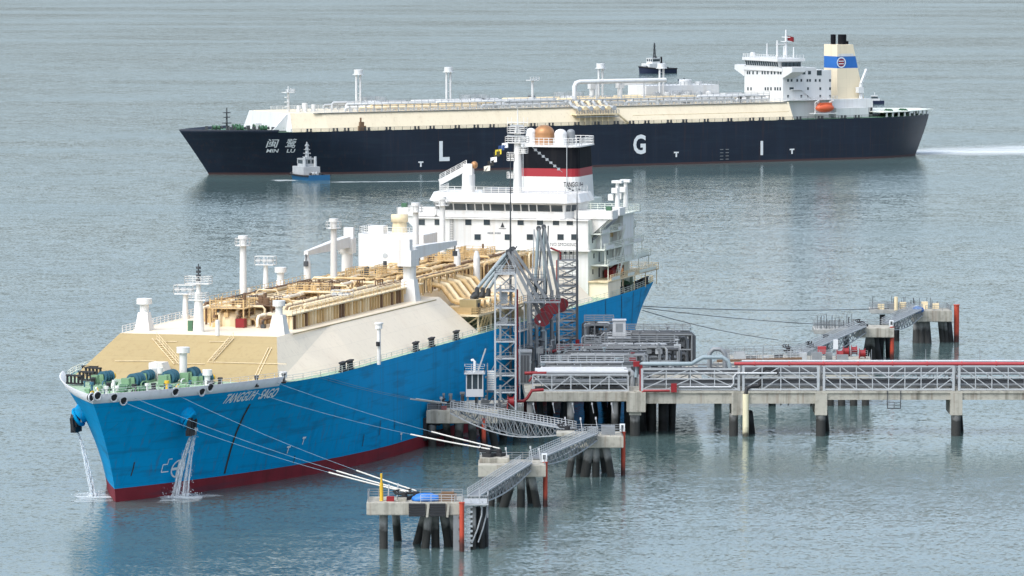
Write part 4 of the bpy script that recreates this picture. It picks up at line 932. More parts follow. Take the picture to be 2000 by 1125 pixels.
for y, r, z in ((-11, .5, 1.0), (-9.4, .35, 1.9), (-7.8, .45, 1.2), (-5.5, .5, 2.2), (-3, .45, 1.4), (0, .5, 2.0), (3, .4, 1.2), (6, .5, 2.2), (9, .4, 1.4)):
    x = 44 + rnd.uniform(0, 12)
    while x < 205:
        x2 = min(208, x + rnd.uniform(25, 60)); b = MB()
        b.tube([(x, y, MZT), (x, y, MZT + z - .4), (x + .4, y, MZT + z), (x2 - .4, y, MZT + z), (x2, y, MZT + z - .4), (x2, y, MZT)], r, 8)
        for k in range(int((x2 - x) / 4)): b.box((x + 2 + k * 4, y, MZT + z / 2), (.3, .6, z))
        b.build('cargo_pipe', rnd.choice((WHITE2, STEELL, WHITE2, TANL)), mtop); x = x2 + rnd.uniform(.5, 3)
b = MB(); b.bb(44, 207, -13.6, -12.6, MZT + 2.2, MZT + 2.4); b.rail([(44, -13.5, MZT + 2.4), (207, -13.5, MZT + 2.4)], 1.1, 2.5, .06, 2)
for k in range(55): b.beam((45 + k * 3, -13.1, MZT), (45 + k * 3, -13.1, MZT + 2.2), .3)
b.build('pipe_gangway', STEELL, mtop)
for k in range(46):
    x = 40 + rnd.uniform(0, 165); y = rnd.uniform(-13, 10); s = rnd.uniform(.6, 1.7); b = MB()
    if rnd.random() < .5: b.cyl((x, y, MZT), (x, y, MZT + s * 1.6), s * .5, n=10); b.cyl((x, y, MZT + s * 1.5), (x, y, MZT + s * 1.8), s * .75, n=10)
    else: b.box((x, y, MZT + s * .6), (s * 1.8, s * 1.2, s * 1.2))
    b.build('deck_fitting', rnd.choice((WHITE2, WHITE2, STEELL, STEELD)), mtop)
for x, y in ((60, 0), (98, -2), (136, 1), (178, 0)):
    b = MB(); b.lathe((x, y, MZT), [(3.2, 0), (3.2, 2.2), (2.4, 3.0), (.01, 3.2)], 18); d = b.build('tank_dome', WHITE2, mtop)
    b = MB(); b.rail([(x - 3.6, y - 3.6, MZT + 2.8), (x + 3.6, y - 3.6, MZT + 2.8), (x + 3.6, y + 3.6, MZT + 2.8), (x - 3.6, y + 3.6, MZT + 2.8), (x - 3.6, y - 3.6, MZT + 2.8)], 1.3, 1.5, .07, 3)
    for i in (-3.5, 3.5):
        for j in (-3.5, 3.5): b.beam((x + i, y + j, MZT), (x + i, y + j, MZT + 2.9), .3)
    b.build('dome_platform', STEELL, d)
# vent masts in pairs of legs, and the foremast
for qx, qt, qb in ((700, 136, 205), (876, 131, 200), (1173, 124, 188), (1292, 124, 184)):
    q = MF.at(qx, qb, y=-1); zt = MF.zat(q.x, -1, qt); b = MB()
    for d in (-.75, .75): b.cyl((q.x + d, -1, MZT), (q.x + d, -1, zt - 1.6), .36, n=10)
    for k in range(4): z = MZT + 3 + k * (zt - MZT - 6) / 3; b.beam((q.x - .75, -1, z), (q.x + .75, -1, z), .15)
    v = b.build('vent_mast', WHITE2, MS)
    b = MB(); b.cyl((q.x, -1, zt - 1.7), (q.x, -1, zt - 1.5), 1.9, n=14); b.cyl((q.x, -1, zt - 1.5), (q.x, -1, zt), 1.45, n=14); b.build('vent_head', WHITE2, v)
q = MF.at(1040, 190, y=-1); zt = MF.zat(q.x, -1, 152); b = MB(); b.cyl((q.x, -1, MZT), (q.x, -1, zt - .8), .42, n=10); b.bb(q.x - 1.7, q.x + 1.7, -2.5, .5, zt - .9, zt - .7); b.rail([(q.x - 1.7, -2.5, zt - .7), (q.x + 1.7, -2.5, zt - .7)], 1.0, .9, .07, 2); b.build('light_post', WHITE2, MS)
q = MF.at(563, 218, y=0); zt = MF.zat(q.x, 0, 168); b = MB(); b.cyl((q.x, 0, MZT - 2), (q.x, 0, zt - 1), .5, .35, n=10); b.bb(q.x - 1.6, q.x + 1.6, -1.6, 1.6, zt - 2.2, zt - 2.0); b.rail([(q.x - 1.6, -1.6, zt - 2), (q.x + 1.6, -1.6, zt - 2), (q.x + 1.6, 1.6, zt - 2)], 1.0, .8, .07, 2); b.cyl((q.x, 0, zt - 2), (q.x, 0, zt), .15, n=6)
for k in range(4): b.box((q.x - .9, -.3, MZT + 1.5 + k * 1.6), (.9, .7, .3))
b.build('foremast', WHITE2, MS)
q = MF.at(550, 240, y=-8); b = MB(); b.add([(16.4, -13, MZD), (21.9, -13, MZT - .2), (22, -13, MZD), (16.4, -12, MZD), (21.9, -12, MZT - .2), (22, -12, MZD)], [(0, 2, 1), (3, 4, 5), (0, 1, 4, 3), (1, 2, 5, 4), (2, 0, 3, 5)]); b.build('front_bracket', WHITE2, MS)
# bow mast and forecastle gear
q = MF.at(443, 248, y=0); zt = MF.zat(q.x, 0, 211); b = MB(); b.cyl((q.x, 0, MZD), (q.x, 0, zt), .38, .2, n=8)
for k, w in ((.35, 1.6), (.6, 1.2), (.8, 1.3)): z = MZD + k * (zt - MZD); b.box((q.x, 0, z), (w * 1.6, w, .3))
b.build('bow_mast', STEELD, MS)
for x, y, rz in ((4, 4, 1.2), (8, -5, 1.5), (12, 5, 1.5), (15, -8, 1.5), (18, 2, 1.5), (20, -12, 1.5)): winch(MS, x, y, MZD, rz, .85, STEELD, GREEN, STEELD)
for qx, s in ((595, .9), (612, .7), (583, .6)):
    x = MF.at(qx, 215, y=-4).x; b = MB(); b.cyl((x, -4, MZT), (x, -4, MZT + 2.6 * s + .5), 1.0 * s, n=10); b.build('vent', WHITE2, MS)
x = MF.at(503, 240, y=2).x; b = MB(); b.bb(x - 1, x + 1, 1, 3, MZD, MZD + 2.2); b.build('store_house', WHITE2, MS)
for k in range(30):
    x = 26 + k * 7.6 + rnd.uniform(-2, 2)
    if x > 240: break
    bollard(MS, x, -MH.hb(x, MZD) + .7, MZD, 0, STEELD)
b = MB(); b.rail([(x, -MH.hb(x, MZD) + .1, MZD) for x in (20, 30, 60, 120, 180, 236, 246)], 1.1, 3, .05, 3); b.build('side_rail', STEELD, MS)
# dark fire monitor tower seen against the trunk
q = MF.at(706, 257, y=-20); b = MB(); b.box((q.x, -20.4, MZD + .8), (2.6, .8, 1.6)); b.box((q.x - .2, -20.4, MZD + 2.2), (1.6, .7, 1.4)); b.beam((q.x - .5, -20.4, MZD), (q.x - .5, -20.4, MZD + 4.3), .45); b.build('accommodation_winch', RUST, MS)
# manifold platform and its pipes amidships
q0, q1 = MF.at(1122, 225, y=-19.5), MF.at(1205, 222, y=-19.5)
b = MB(); b.bb(q0.x, q1.x, -21, -13, 17.3, 17.7); pl = b.build('manifold_platform', TANL, MS)
b = MB(); b.rail([(q0.x, -20.9, 17.7), (q1.x, -20.9, 17.7)], 1.2, 1.0, .07, 3); b.bb(q0.x, q1.x, -21.1, -20.8, 16.6, 16.9); b.build('platform_rail', STEEL, pl)
for k in range(7):
    x = q0.x + 1.6 + k * (q1.x - q0.x - 3) / 6; b = MB(); b.tube([(x, -8, MZT + 1.4), (x, -14, MZT + 1.4), (x, -15.5, MZT), (x, -20, MZT - .4)], .55, 8); b.cyl((x, -20, MZT - .4), (x, -20.3, MZT - .4), .85, n=10); b.build('manifold_pipe', TANL if k % 2 else STEELL, pl)
    b = MB(); b.beam((x, -20, MZD), (x, -20, 17.3), .3); b.build('platform_leg', TANL, pl)
b = MB(); b.beam((q1.x, -20.5, 17.4), (q1.x + 4.6, -20.5, MZD), .3); b.beam((q1.x, -19.5, 17.4), (q1.x + 4.6, -19.5, MZD), .3); b.build('stair', TANL, pl)
# tall gantry pipe and hose cranes by the manifold
a0, a1 = MF.at(1122, 215, y=-6), MF.at(1300, 160, y=-6); zt = MF.zat(a0.x, -6, 160); b = MB()
b.tube([(a0.x, -6, MZT), (a0.x, -6, zt - 1.4), (a0.x + .6, -6, zt - .4), (a0.x + 2, -6, zt), (a1.x, -6, zt)], .75, 10); b.build('gantry_pipe', WHITE2, MS)
b = MB()
for qx in (1165, 1213, 1258): x = MF.at(qx, 180, y=-6).x; b.beam((x, -6, MZT), (x, -6, zt), .5)
b.build('gantry_leg', WHITE2, MS)
x = MF.at(1190, 170, y=2).x
for dx, rot in ((-8, .5), (3, -.4)):
    b = MB(); b.cyl((x + dx, 0, MZT), (x + dx, 0, MZT + 5.5), .9, n=12); b.box((x + dx, 0, MZT + 6.2), (2.2, 2, 1.8)); hc = b.build('hose_crane', WHITE2, MS)
    b = MB(); b.beam((x + dx, 0, MZT + 6.6), (x + dx + 13 * math.cos(rot), 13 * math.sin(rot), MZT + 7.2), .8, .9); b.build('jib', WHITE2, hc)
# cargo machinery house
h0, h1 = MF.at(1262, 190, y=2).x, MF.at(1404, 190, y=2).x; zh = MF.zat(h1, 2, 165)
b = MB(); b.bb(h0, h1, 2, 14, MZT, zh); mh2 = b.build('machinery_house', WHITE2, MS)
b = MB(); b.rail([(h0, 2.1, zh), (h1, 2.1, zh)], 1.2, 1.5, .07, 3); b.build('house_rail', STEELL, mh2)
for dx, w, h in ((.62, 2.2, 1.8), (.8, 1.2, 1.0)): x = h0 + (h1 - h0) * dx; b = MB(); b.cyl((x, 6, zh), (x, 6, zh + h), w, n=12); b.build('house_vent', WHITE2, mh2)
for k in range(6): x = h0 + 2 + k * 4.2; b = MB(); b.cyl((x, -1.5, MZT), (x, -1.5, MZT + 3.4), 1.3, n=12); b.cyl((x, -1.5, MZT + 3.4), (x, -1.5, MZT + 3.7), .8, n=10); b.build('heater_vessel', rnd.choice((WHITE2, STEELL)), MS)
# accommodation tower
CX, CW, CX1 = 213.0, 12.4, 232.6
zb = MF.zat(CX, 0, 131)
b = MB(); b.bb(CX, CX1, -CW, CW, MZD, zb - 1.0); ac2 = b.build('accommodation', WHITE2, MS)
def win(x, y, z, w, h, face, m_=GLASS):
    b = MB()
    if face == 'f': b.bb(x - .06, x + .02, y - w / 2, y + w / 2, z - h / 2, z + h / 2)
    else: b.bb(x - w / 2, x + w / 2, y - .06, y + .02, z - h / 2, z + h / 2)
    b.build('window', m_, ac2)
for qx in (1460, 1464, 1471, 1479, 1489, 1494, 1500, 1507, 1513, 1520, 1525): q = MF.at(qx, 142, x=CX); win(CX, q.y, q.z, .9, 1.1, 'f')
for qx in (1461, 1467, 1495, 1500, 1506, 1514, 1519, 1524): q = MF.at(qx, 173.5, x=CX); win(CX, q.y, q.z, .9, 1.1, 'f')
for qx, w in ((1556, 1.4), (1570, 1.2), (1581, 1.2), (1600, 1.9)): q = MF.at(qx, 142, y=-CW); win(q.x, -CW, q.z, w, w * .95, 's')
for qx in (1539, 1546, 1557, 1565, 1577, 1582, 1593, 1601, 1621): q = MF.at(qx, 157, y=-CW); win(q.x, -CW, q.z, .7, .9, 's')
for qx, w in ((1546, 1.7), (1578, .7), (1602, .7), (1621, .7)): q = MF.at(qx, 173, y=-CW); win(q.x, -CW, q.z, w, .9, 's')
for qx in (1539, 1565, 1578, 1602, 1621): q = MF.at(qx, 188, y=-CW); win(q.x, -CW, q.z, .7, .9, 's')
b = MB(); b.bb(CX + .2, CX1 + 1, -CW - 2.4, -CW + .1, MZT + .3, MZT + .55); b.rail([(CX, -CW - 2.3, MZT + .55), (CX1 + 1, -CW - 2.3, MZT + .55)], 1.1, 1.5, .06, 3); b.build('side_walkway', WHITE2, ac2)
b = MB(); b.beam((225, -CW - .5, MZT + .6), (220, -CW - .5, MZT + 4), .3); b.bb(216, 220.3, -CW - 1.2, -CW, MZT + 3.9, MZT + 4.1); b.build('outside_stair', WHITE2, ac2)
# wheelhouse and wings
b = MB(); b.prism([(CX - .5, -12.4), (CX1 - 6, -12.4), (CX1 - 6, 12.4), (CX - .5, 12.4)], zb - 1.2, zb); wh = b.build('wheelhouse', WHITE2, MS)
b = MB(); b.prism([(CX - .5, -10.5), (CX + 8, -11.5), (CX + 8, 11.5), (CX - .5, 10.5)], zb, zb + 2.2, [(CX - 1.0, -10.8), (CX + 8, -11.8), (CX + 8, 11.8), (CX - 1.0, 10.8)]); b.prism([(CX - 1.6, -11.4), (CX + 9, -12.3), (CX + 9, 12.3), (CX - 1.6, 11.4)], zb + 2.2, zb + 3.2); b.build('wheelhouse_roof', WHITE2, wh)
for k in range(15):
    y = -9.9 + k * 1.41; b = MB(); b.add([(CX - .62, y + .58, zb + .45), (CX - .62, y - .58, zb + .45), (CX - 1.02, y - .58, zb + 2.0), (CX - 1.02, y + .58, zb + 2.0)], [(0, 1, 2, 3)]); b.build('bridge_window', GLASS, wh)
for k in range(5): x = CX + .3 + k * 1.5; b = MB(); b.bb(x, x + 1.2, -11.75 - k * .04, -11.0, zb + .5, zb + 1.9); b.build('bridge_window', GLASS, wh)
for sg in (-1, 1):
    b = MB(); b.prism([(CX - .2, sg * 12), (CX + 5, sg * 12), (CX + 5, sg * 12.5), (CX - .2, sg * 12.5)], zb - 3.4, zb - 1.2, [(CX - .2, sg * 12), (CX + 5, sg * 12), (CX + 5, sg * 18.5), (CX - .2, sg * 18.5)]); b.bb(CX - .2, CX + 5, sg * 12, sg * 18.5, zb - 1.2, zb + .4); b.build('bridge_wing', WHITE2, wh)
zr = zb + 3.2
for qx, qt, y_, r in ((1470, 102, 8, 1.2), (1498, 85, 3, .3), (1518, 79, 0, .4), (1550, 92, -8, .25), (1531, 90, -1.2, .35)):
    x = min(CX + 8, max(CX, MF.at(qx, 110, y=y_).x)); zt = MF.zat(x, y_, qt); b = MB(); b.cyl((x, y_, zr - .05), (x, y_, zt), r, r * .7, n=8); b.build('antenna_post', WHITE2, wh)
x = MF.at(1535, 110, y=-1.5).x; zt = MF.zat(x, -1.5, 58); b = MB(); b.cyl((x, -1.5, zr - .05), (x, -1.5, zt), .65, .25, n=10); b.beam((x, -4, zr + 7), (x, 1, zr + 7), .25); b.beam((x - 4, -1.5, zr + 4.6), (x + .5, -1.5, zr + 4.6), .3); b.bb(x - 1.2, x + 1.2, -3, 0, zr + 5.4, zr + 5.6); mst = b.build('main_mast', WHITE2, MS)
b = MB(); b.rail([(CX - 1.3, -11.2, zr), (CX - 1.3, 11.2, zr)], 1.2, 1.4, .07, 3); b.rail([(CX - 1.3, -11.2, zr), (CX + 8.6, -12, zr)], 1.2, 1.4, .07, 3); b.build('roof_rail', WHITE2, wh)
flag = MB(); vs = []; 
for i in range(7):
    for j in range(3): vs.append((x + .6 + i * .45, -1.5 + .25 * math.sin(i * 1.1), zt - 3.6 + j * .8 - i * .12))
flag.add(vs, [(i * 3 + j, (i + 1) * 3 + j, (i + 1) * 3 + j + 1, i * 3 + j + 1) for i in range(6) for j in range(2)], True); flag.build('ensign', RED, mst)
# funnel
f0 = MF.at(1625, 150, y=0).x + 3; FW = 4.2
zf0, zf1, zf2, zf3 = 17.0, MF.zat(f0, -4, 133), MF.zat(f0, -4, 110), MF.zat(f0, -4, 87)
def fring(z):
    k = (z - 17) / 20; return [(f0 - 3.6, -FW), (f0 + 8.2 - 4.9 * k, -FW), (f0 + 8.2 - 4.9 * k, FW), (f0 - 3.6, FW)]
b = MB(); b.prism(fring(zf0), zf0, zf1, fring(zf1)); fn2 = b.build('funnel', MCREAM, MS)
FBLUE = mat('funnel_blue', (.02, .13, .42), .45)
b = MB(); b.prism(fring(zf1), zf1, zf2, fring(zf2)); b.build('funnel_band', FBLUE, fn2)
b = MB(); b.prism(fring(zf2), zf2, zf3, fring(zf3)); b.build('funnel_top', MCREAM, fn2)
b = MB(); b.bb(f0 - 3.2, f0 + 3, -FW - .03, FW + .03, zf2, zf2 + .9); b.build('funnel_stripe', WHITE2, fn2)
b = MB(); b.cyl((f0 - 1.6, 1.5, zf3), (f0 - 1.6, 1.5, zf3 + 3.4), .9, n=10); b.cyl((f0 + .8, -.5, zf3), (f0 + .8, -.5, zf3 + 3.4), 1.5, n=12); b.cyl((f0 + 2.6, -1, zf3), (f0 + 2.6, -1, zf3 + 1.1), .4, n=8); b.build('exhaust_stack', SOOT, fn2)
q = MF.at(1643, 122, y=-FW); ex, ez = q.x, q.z; b = MB()           # round emblem: white ring with red bands
vs = []; n = 24
for k in range(n):
    t = 2 * math.pi * k / n
    for r in (1.45, 1.85): vs.append((ex + r * math.cos(t), -FW - .08, ez + r * math.sin(t)))
b.add(vs, [(2 * k, 2 * k + 1, 2 * ((k + 1) % n) + 1, 2 * ((k + 1) % n)) for k in range(n)])
for z in (-.45, .45): b.bb(ex - 1.0, ex + 1.0, -FW - .1, -FW + .1, ez + z - .14, ez + z + .14)
b.build('funnel_emblem', MARK, fn2)
b = MB()
for z in (-.9, 0, .9): b.bb(ex - 1.2 + abs(z) * .3, ex + 1.2 - abs(z) * .3, -FW - .09, -FW + .1, ez + z - .26, ez + z + .26)
b.build('funnel_emblem', RED, fn2)
# casing, lifeboat davits and stern
b = MB(); b.bb(CX1, f0 + 8.0, -9, 9, MZD, 20.0); cs = b.build('engine_casing', WHITE2, MS)
b = MB(); b.bb(CX1 + 2, f0 + 4, -12.5, -9, MZD, MZD + 3.2); b.build('deck_house', WHITE2, MS)
b = MB(); b.bb(f0 + 7.9, f0 + 8.1, -7, 7, 14.6, 17); b.build('casing_opening', BLACK, cs)
for k in range(3): x = f0 + 4.4 + k * 1.25; b = MB(); b.bb(x, x + .9, -9.08, -8.9, 14.8, 17.0); b.build('casing_opening', BLACK, cs)
x = f0 + 5; b = MB(); b.cyl((x, -6, 19.9), (x, -6, 25), .7, n=8); b.beam((x, -6, 25), (x + 3, -5, 30), .8); b.box((x - .5, -6, 23), (2, 2, 2)); b.build('stores_crane', WHITE2, MS)
lx0 = MF.at(1592, 210, y=-17).x; lx1 = MF.at(1628, 210, y=-17).x
b = MB(); b.sphere(((lx0 + lx1) / 2, -17.3, 17.6), 1.6, ((lx1 - lx0) / 3.2, 1.0, .95), 14, 10); b.bb((lx0 + lx1) / 2 - 2.4, (lx0 + lx1) / 2 + 2.4, -18.2, -16.4, 18.2, 19.4); lb = b.build('lifeboat', DORANGE)
lb.location = (MF.b[0], MF.b[1], 0); lb.rotation_euler = (0, 0, math.pi / 2 - MF.th); tag(lb, 'orange enclosed lifeboat hanging in davits below the black ship\'s funnel', 'lifeboat')
b = MB()
for x in (lx0 + .8, lx1 - .8): b.beam((x, -16, MZD), (x, -16, 19.6), .5); b.beam((x, -16, 19.5), (x, -18, 20.2), .45); b.beam((x, -17.6, 19.2), (x, -17.6, 20.1), .2)
b.bb(lx0 - 1, lx1 + 1, -18.5, -15, 15.6, 15.9); b.build('davit', WHITE2, MS)
# raised helideck-like mooring canopy at the stern
b = MB(); b.prism([(250, -18.6), (262, -15.5), (272, -10), (280, -5), (280, 5), (272, 10), (262, 15.5), (250, 18.6)], 15.5, 15.75); cn = b.build('stern_canopy', MINTW, MS)
b = MB()
for x, y in ((252, -17.6), (255, -16.8), (258, -16.0), (261, -15.2), (264, -13.9), (267, -12.2), (270, -10.6), (273, -8.6), (276, -6.6), (276, 0)): b.beam((x, y, MZD - .5), (x, y, 15.6), .5)
b.build('canopy_post', WHITE2, cn)
for x in (244, 248, 258, 264): winch(MS, x, -9, MZD, 0, 1.0, GREEN, GREEN, STEELD)
# ------------------------------------------------------------------ jetty: builders
def pile(parent, x, y, zt, dx=0.0, dy=0.0, r=.5, m=None):        # one raked pile from the cap down through the water
    k = (zt + 3) / zt
    return bar('pile', (x, y, zt), (x + dx * k, y + dy * k, -3), r * 2, r * 2, m or PILE, parent, 'cyl')
def cap_slab(parent, poly, z0, z1, name='pile_cap', m=None):
    b = MB(); c = (sum(p[0] for p in poly) / len(poly), sum(p[1] for p in poly) / len(poly))
    inn = [(c[0] + (p[0] - c[0]) * .985, c[1] + (p[1] - c[1]) * .985) for p in poly]
    b.prism(inn, z0, z0 + .12, poly); b.prism(poly, z0 + .12, z1 - .1); b.prism(poly, z1 - .1, z1, inn)
    return b.build(name, m or CONC, parent, True)
def rect(x0, x1, y0, y1): return [(x0, y0), (x1, y0), (x1, y1), (x0, y1)]
def hook_unit(parent, x, y, z, rz):                              # quick release mooring hook
    M = Matrix.Translation((x, y, z)) @ Matrix.Rotation(rz, 4, 'Z'); b = MB()
    b.box((0, 0, .25), (1.5, 1.5, .5)); b.cyl((0, 0, .4), (0, 0, 1.1), .45, n=12)
    for a in (-.35, 0, .35):
        q = Matrix.Rotation(a, 3, 'Z'); p = [q @ Vector(v) for v in ((0, 0, .8), (1.3, 0, .85), (1.7, 0, 1.25), (1.2, 0, 1.35))]
        b.tube(p, .14, 6)
    b.v = [tuple(M @ Vector(v)) for v in b.v]; return b.build('mooring_hook', BLACK, parent, True)
def fence(parent, pts, h=1.1, m=None, step=1.5): b = MB(); b.rail(pts, h, step, .045, 3); return b.build('railing', m or STEEL, parent, True)
def lamp_post(parent, x, y, z, h=2.4, d=(.6, .25)):               # small deck lamp on a leaning post
    b = MB(); h *= .85; b.tube([(x, y, z), (x - d[0] * .35, y, z + h * .55), (x - d[0] * .6, y, z + h)], .07, 6); b.box((x - d[0] * .6, y, z + h), (.26, .22, .4)); return b.build('lamp_post', PIPEW, parent, True)
def catwalk(name, label, a, c, width=1.7, depth=1.7, belly=0.0, panels=12, group=None):
    a = Vector(a); c = Vector(c); t = thing(name, label, 'walkway', tuple(a), 0, group); d = (c - a); n = Vector((-d.y, d.x, 0)).normalized() * width / 2
    b = MB(); b.beam(a, c, width, .16); b.build('walkway_deck', STEEL, t, True)
    def bot(k): return a.lerp(c, k) - Vector((0, 0, depth * (.55 + .45 * math.sin(math.pi * k)) + belly * math.sin(math.pi * k)))
    for s in (-1, 1):
        for k in range(panels):
            p0, p1 = a.lerp(c, k / panels) + n * s, a.lerp(c, (k + 1) / panels) + n * s; q0, q1 = bot(k / panels) + n * s, bot((k + 1) / panels) + n * s
            bar('lower_chord', q0, q1, .17, .17, STEELL, t)
            bar('web_post', p0, q0, .11, .11, STEEL, t)
            bar('web_brace', p0 if k % 2 else q0, q1 if k % 2 else p1, .11, .11, STEEL, t)
            bar('web_brace', q0 if k % 2 else p0, p1 if k % 2 else q1, .09, .09, STEEL, t)
        bar('web_post', c + n * s, bot(1) + n * s, .11, .11, STEEL, t)
        bar('upper_chord', a + n * s, c + n * s, .2, .22, STEELL, t)
        fence(t, [a + n * s + Vector((0, 0, .05)), c + n * s + Vector((0, 0, .05))], 1.1, STEELL, 1.3)
    return t
def marker_pile(label, x, y, zt, r=.36, lantern=True):
    t = thing('marker_pile', label, 'pile', (x, y, 0), 0, 'orange red steel piles beside the dolphins')
    bar('pile', (x, y, -3), (x, y, zt), r * 2, r * 2, ORANGE, t, 'cyl')
    b = MB(); b.cyl((x, y, zt - .02), (x, y, zt + .15), r * 1.25, n=12); b.build('pile_top', ORANGE, t, True)
    if lantern:
        b = MB(); b.box((x - .15, y, zt + .75), (.85, .75, 1.25)); b.build('lantern_box', MARK, t, True)
        b = MB(); b.box((x - .16, y - .385, zt + .85), (.4, .03, .7)); b.build('lantern_face', STEELD, t, True)
        b = MB(); b.beam((x - .2, y, zt - .8), (x - 1.6, y, zt - .2), .18); b.beam((x - .2, y, zt - .3), (x - 1.7, y, zt - .2), .18); b.build('bracket', ORANGE, t, True)
    return t
def reel(parent, x, y, z, r, m=None):
    b = MB(); b.cyl((x - .5, y, z + r), (x + .5, y, z + r), r * .7, n=14)
    for k in (-.55, .45): b.cyl((x + k, y, z + r), (x + k + .1, y, z + r), r, n=16)
    b.beam((x - .6, y - r * .6, z), (x - .6, y, z + r), .15); b.beam((x + .6, y + r * .6, z), (x + .6, y, z + r), .15)
    return b.build('hose_reel', m or RED, parent, True)

# ------------------------------------------------------------------ forward mooring dolphins and walkways
D3 = thing('mooring_dolphin', 'concrete mooring dolphin with a blue tarpaulin and slatted fenders', 'dolphin', (-14, 812, 0), 0, 'concrete dolphins on raked piles')
cap_slab(D3, rect(-21.0, -7.0, 808.5, 816.5), 5.15, 7.0)
for x, y, dx, dy, r in ((-18.6, 811, 0, 0, .62), (-17.0, 816, .25, 5, .6), (-12.0, 810.5, -.6, 1.0, .62), (-11.2, 812, .1, 1.0, .62), (-10.0, 812.5, .8, 1.5, .62), (-12.5, 815, -1.4, 2, .6), (-9.4, 815, 0, 2, .6), (-8.6, 811, .6, 1.2, .6)): pile(D3, x, y, 5.3, dx, dy, r)
for x0, x1 in ((-14.9, -12.5), (-11.9, -9.6)):
    b = MB(); b.bb(x0, x1, 808.15, 808.45, 5.0, 6.9); f = b.build('fender_panel', STEELD, D3, True)
    for k in range(5): bar('fender_slat', (x0, 808.05, 5.2 + k * .38), (x1, 808.05, 5.2 + k * .38), .12, .2, BLACK, D3)
    bar('fender_post', (x1 + .25, 808.1, 4.9), (x1 + .45, 808.1, 6.95), .32, .25, CONC, D3)
fence(D3, [(-21, 816.3, 7), (-7.2, 816.3, 7)], 1.1); fence(D3, [(-13.2, 808.8, 7), (-7.2, 808.8, 7)], 1.1, STEELL); fence(D3, [(-20.8, 808.7, 7), (-20.8, 816.3, 7)], 1.0)
hook_unit(D3, -15.6, 812, 7, math.pi * .83); hook_unit(D3, -13.9, 813, 7, math.pi * .83)
for x, y in ((-18.0, 813), (-16.7, 814)): lamp_post(D3, x, y, 7, 2.3, (-.2, 0))
b = MB(); b.cyl((-18.9, 810.6, 7), (-18.9, 810.6, 9.6), .27, n=10); b.cyl((-18.9, 810.6, 9.6), (-18.9, 810.6, 11.0), .16, n=8); b.build('light_column', YELLOW, D3, True)
b = MB(); b.box((-17.6, 810.4, 7.35), (1.1, .9, .7)); b.build('fire_box', RED, D3, True)
b = MB(); b.box((-15.9, 810.2, 7.25), (1.3, .9, .5)); b.build('plinth', CONC, D3, True)
b = MB(); b.sphere((-12.4, 810.6, 7.2), 1.0, (2.2, 1.1, .95), 16, 8); o = b.build('tarpaulin', TARP, None); o.location = (0, 0, 0)
bm = bmesh.new(); bm.from_mesh(o.data)
for v in bm.verts: v.co.z = max(7.02, v.co.z + .18 * math.sin(v.co.x * 3.1) * math.cos(v.co.y * 2.3))
bm.to_mesh(o.data); bm.free(); tag(o, 'bright blue tarpaulin heaped over gear on the concrete dolphin', 'tarpaulin')
b = MB(); b.box((-9.3, 810.8, 7.5), (2.6, 1.6, 1.0)); b.box((-9.3, 810.8, 8.1), (1.8, 1.0, .4)); b.build('winch_base', RUST, D3, True)
# boat landing at the foot of that dolphin
BL = thing('boat_landing', 'steel boat landing frame with ladder rungs beside the tarpaulin dolphin', 'boat landing', (-6.4, 812, 0))
b = MB(); b.bb(-8.5, -6.9, 808.6, 810.2, -2, 6.7); col = b.build('fender_column', STEEL, BL, True)
for k in range(3): bar('rubber_block', (-7.7, 808.5, 1.4 + k * 1.7), (-7.1, 808.5, 1.4 + k * 1.7), .3, .3, BLACK, BL)
for x, y in ((-5.6, 810.5), (-4.4, 811.5), (-3.9, 813.5), (-5.0, 814)): pile(BL, x, y, 6.2 if y < 811 else 5.8, 0, 0, .42, PILES if x > -5.2 else PILE)
b = MB()
for k in range(9): b.beam((-6.6, 809.8, .6 + k * .7), (-5.7, 809.9, .6 + k * .7), .09, .32)
b.build('ladder_rung', MARK, BL, True)
b = MB(); b.tube([(-4.3, 810, 7.0), (-4.4, 809.8, 5.0), (-5.0, 809.6, 3), (-5.8, 809.5, 1.0)], .12, 6); b.tube([(-3.6, 811, 7.0), (-3.7, 810.9, 5.0), (-4.2, 810.6, 3), (-4.9, 810.3, 1.0)], .12, 6); b.build('arched_brace', STEELL, BL, True)
b = MB(); b.bb(-8.4, -3.4, 809, 815, 6.55, 6.8); b.build('landing_deck', STEELL, BL, True)
fence(BL, [(-8.3, 809, 6.8), (-3.5, 809, 6.8), (-3.5, 815, 6.8)], 1.1, STEELL, 1.0); fence(BL, [(-3.5, 810, 4.6), (-3.5, 815, 4.6)], 1.1, STEELL, 1.0)
for x in (-8.6, -3.5): bar('landing_post', (x, 815, 0), (x, 815, 8.2), .25, .25, STEEL, BL)

D2 = thing('mooring_dolphin', 'concrete mooring dolphin between the two lattice walkways', 'dolphin', (0, 866, 0), 0, 'concrete dolphins on raked piles')
cap_slab(D2, rect(-5.2, 5.2, 861.5, 869.5), 5.0, 6.9)
cap_slab(D2, rect(-5.0, -.4, 864.5, 869.3), 6.9, 7.6, 'plinth')
for x, y, dx, dy, r in ((-3.0, 866, -.3, 0, .6), (-2.0, 868, .2, 3, .6), (0.2, 863, -1.5, 2, .75), (1.4, 863, 0, 2, .62), (3.0, 863, .9, 2, .62), (2.6, 868, .4, 2, .6)): pile(D2, x, y, 5.1, dx, dy, r)
hook_unit(D2, -3.6, 866.5, 7.6, math.pi * .83); hook_unit(D2, -2.0, 867.5, 7.6, math.pi * .83)
fence(D2, [(-5, 869.3, 6.9), (5, 869.3, 6.9), (5, 861.7, 6.9)], 1.1); 
for x, y in ((-.6, 866), (3.2, 868), (4.5, 865), (-4.6, 868.6)): lamp_post(D2, x, y, 6.9, 2.4)
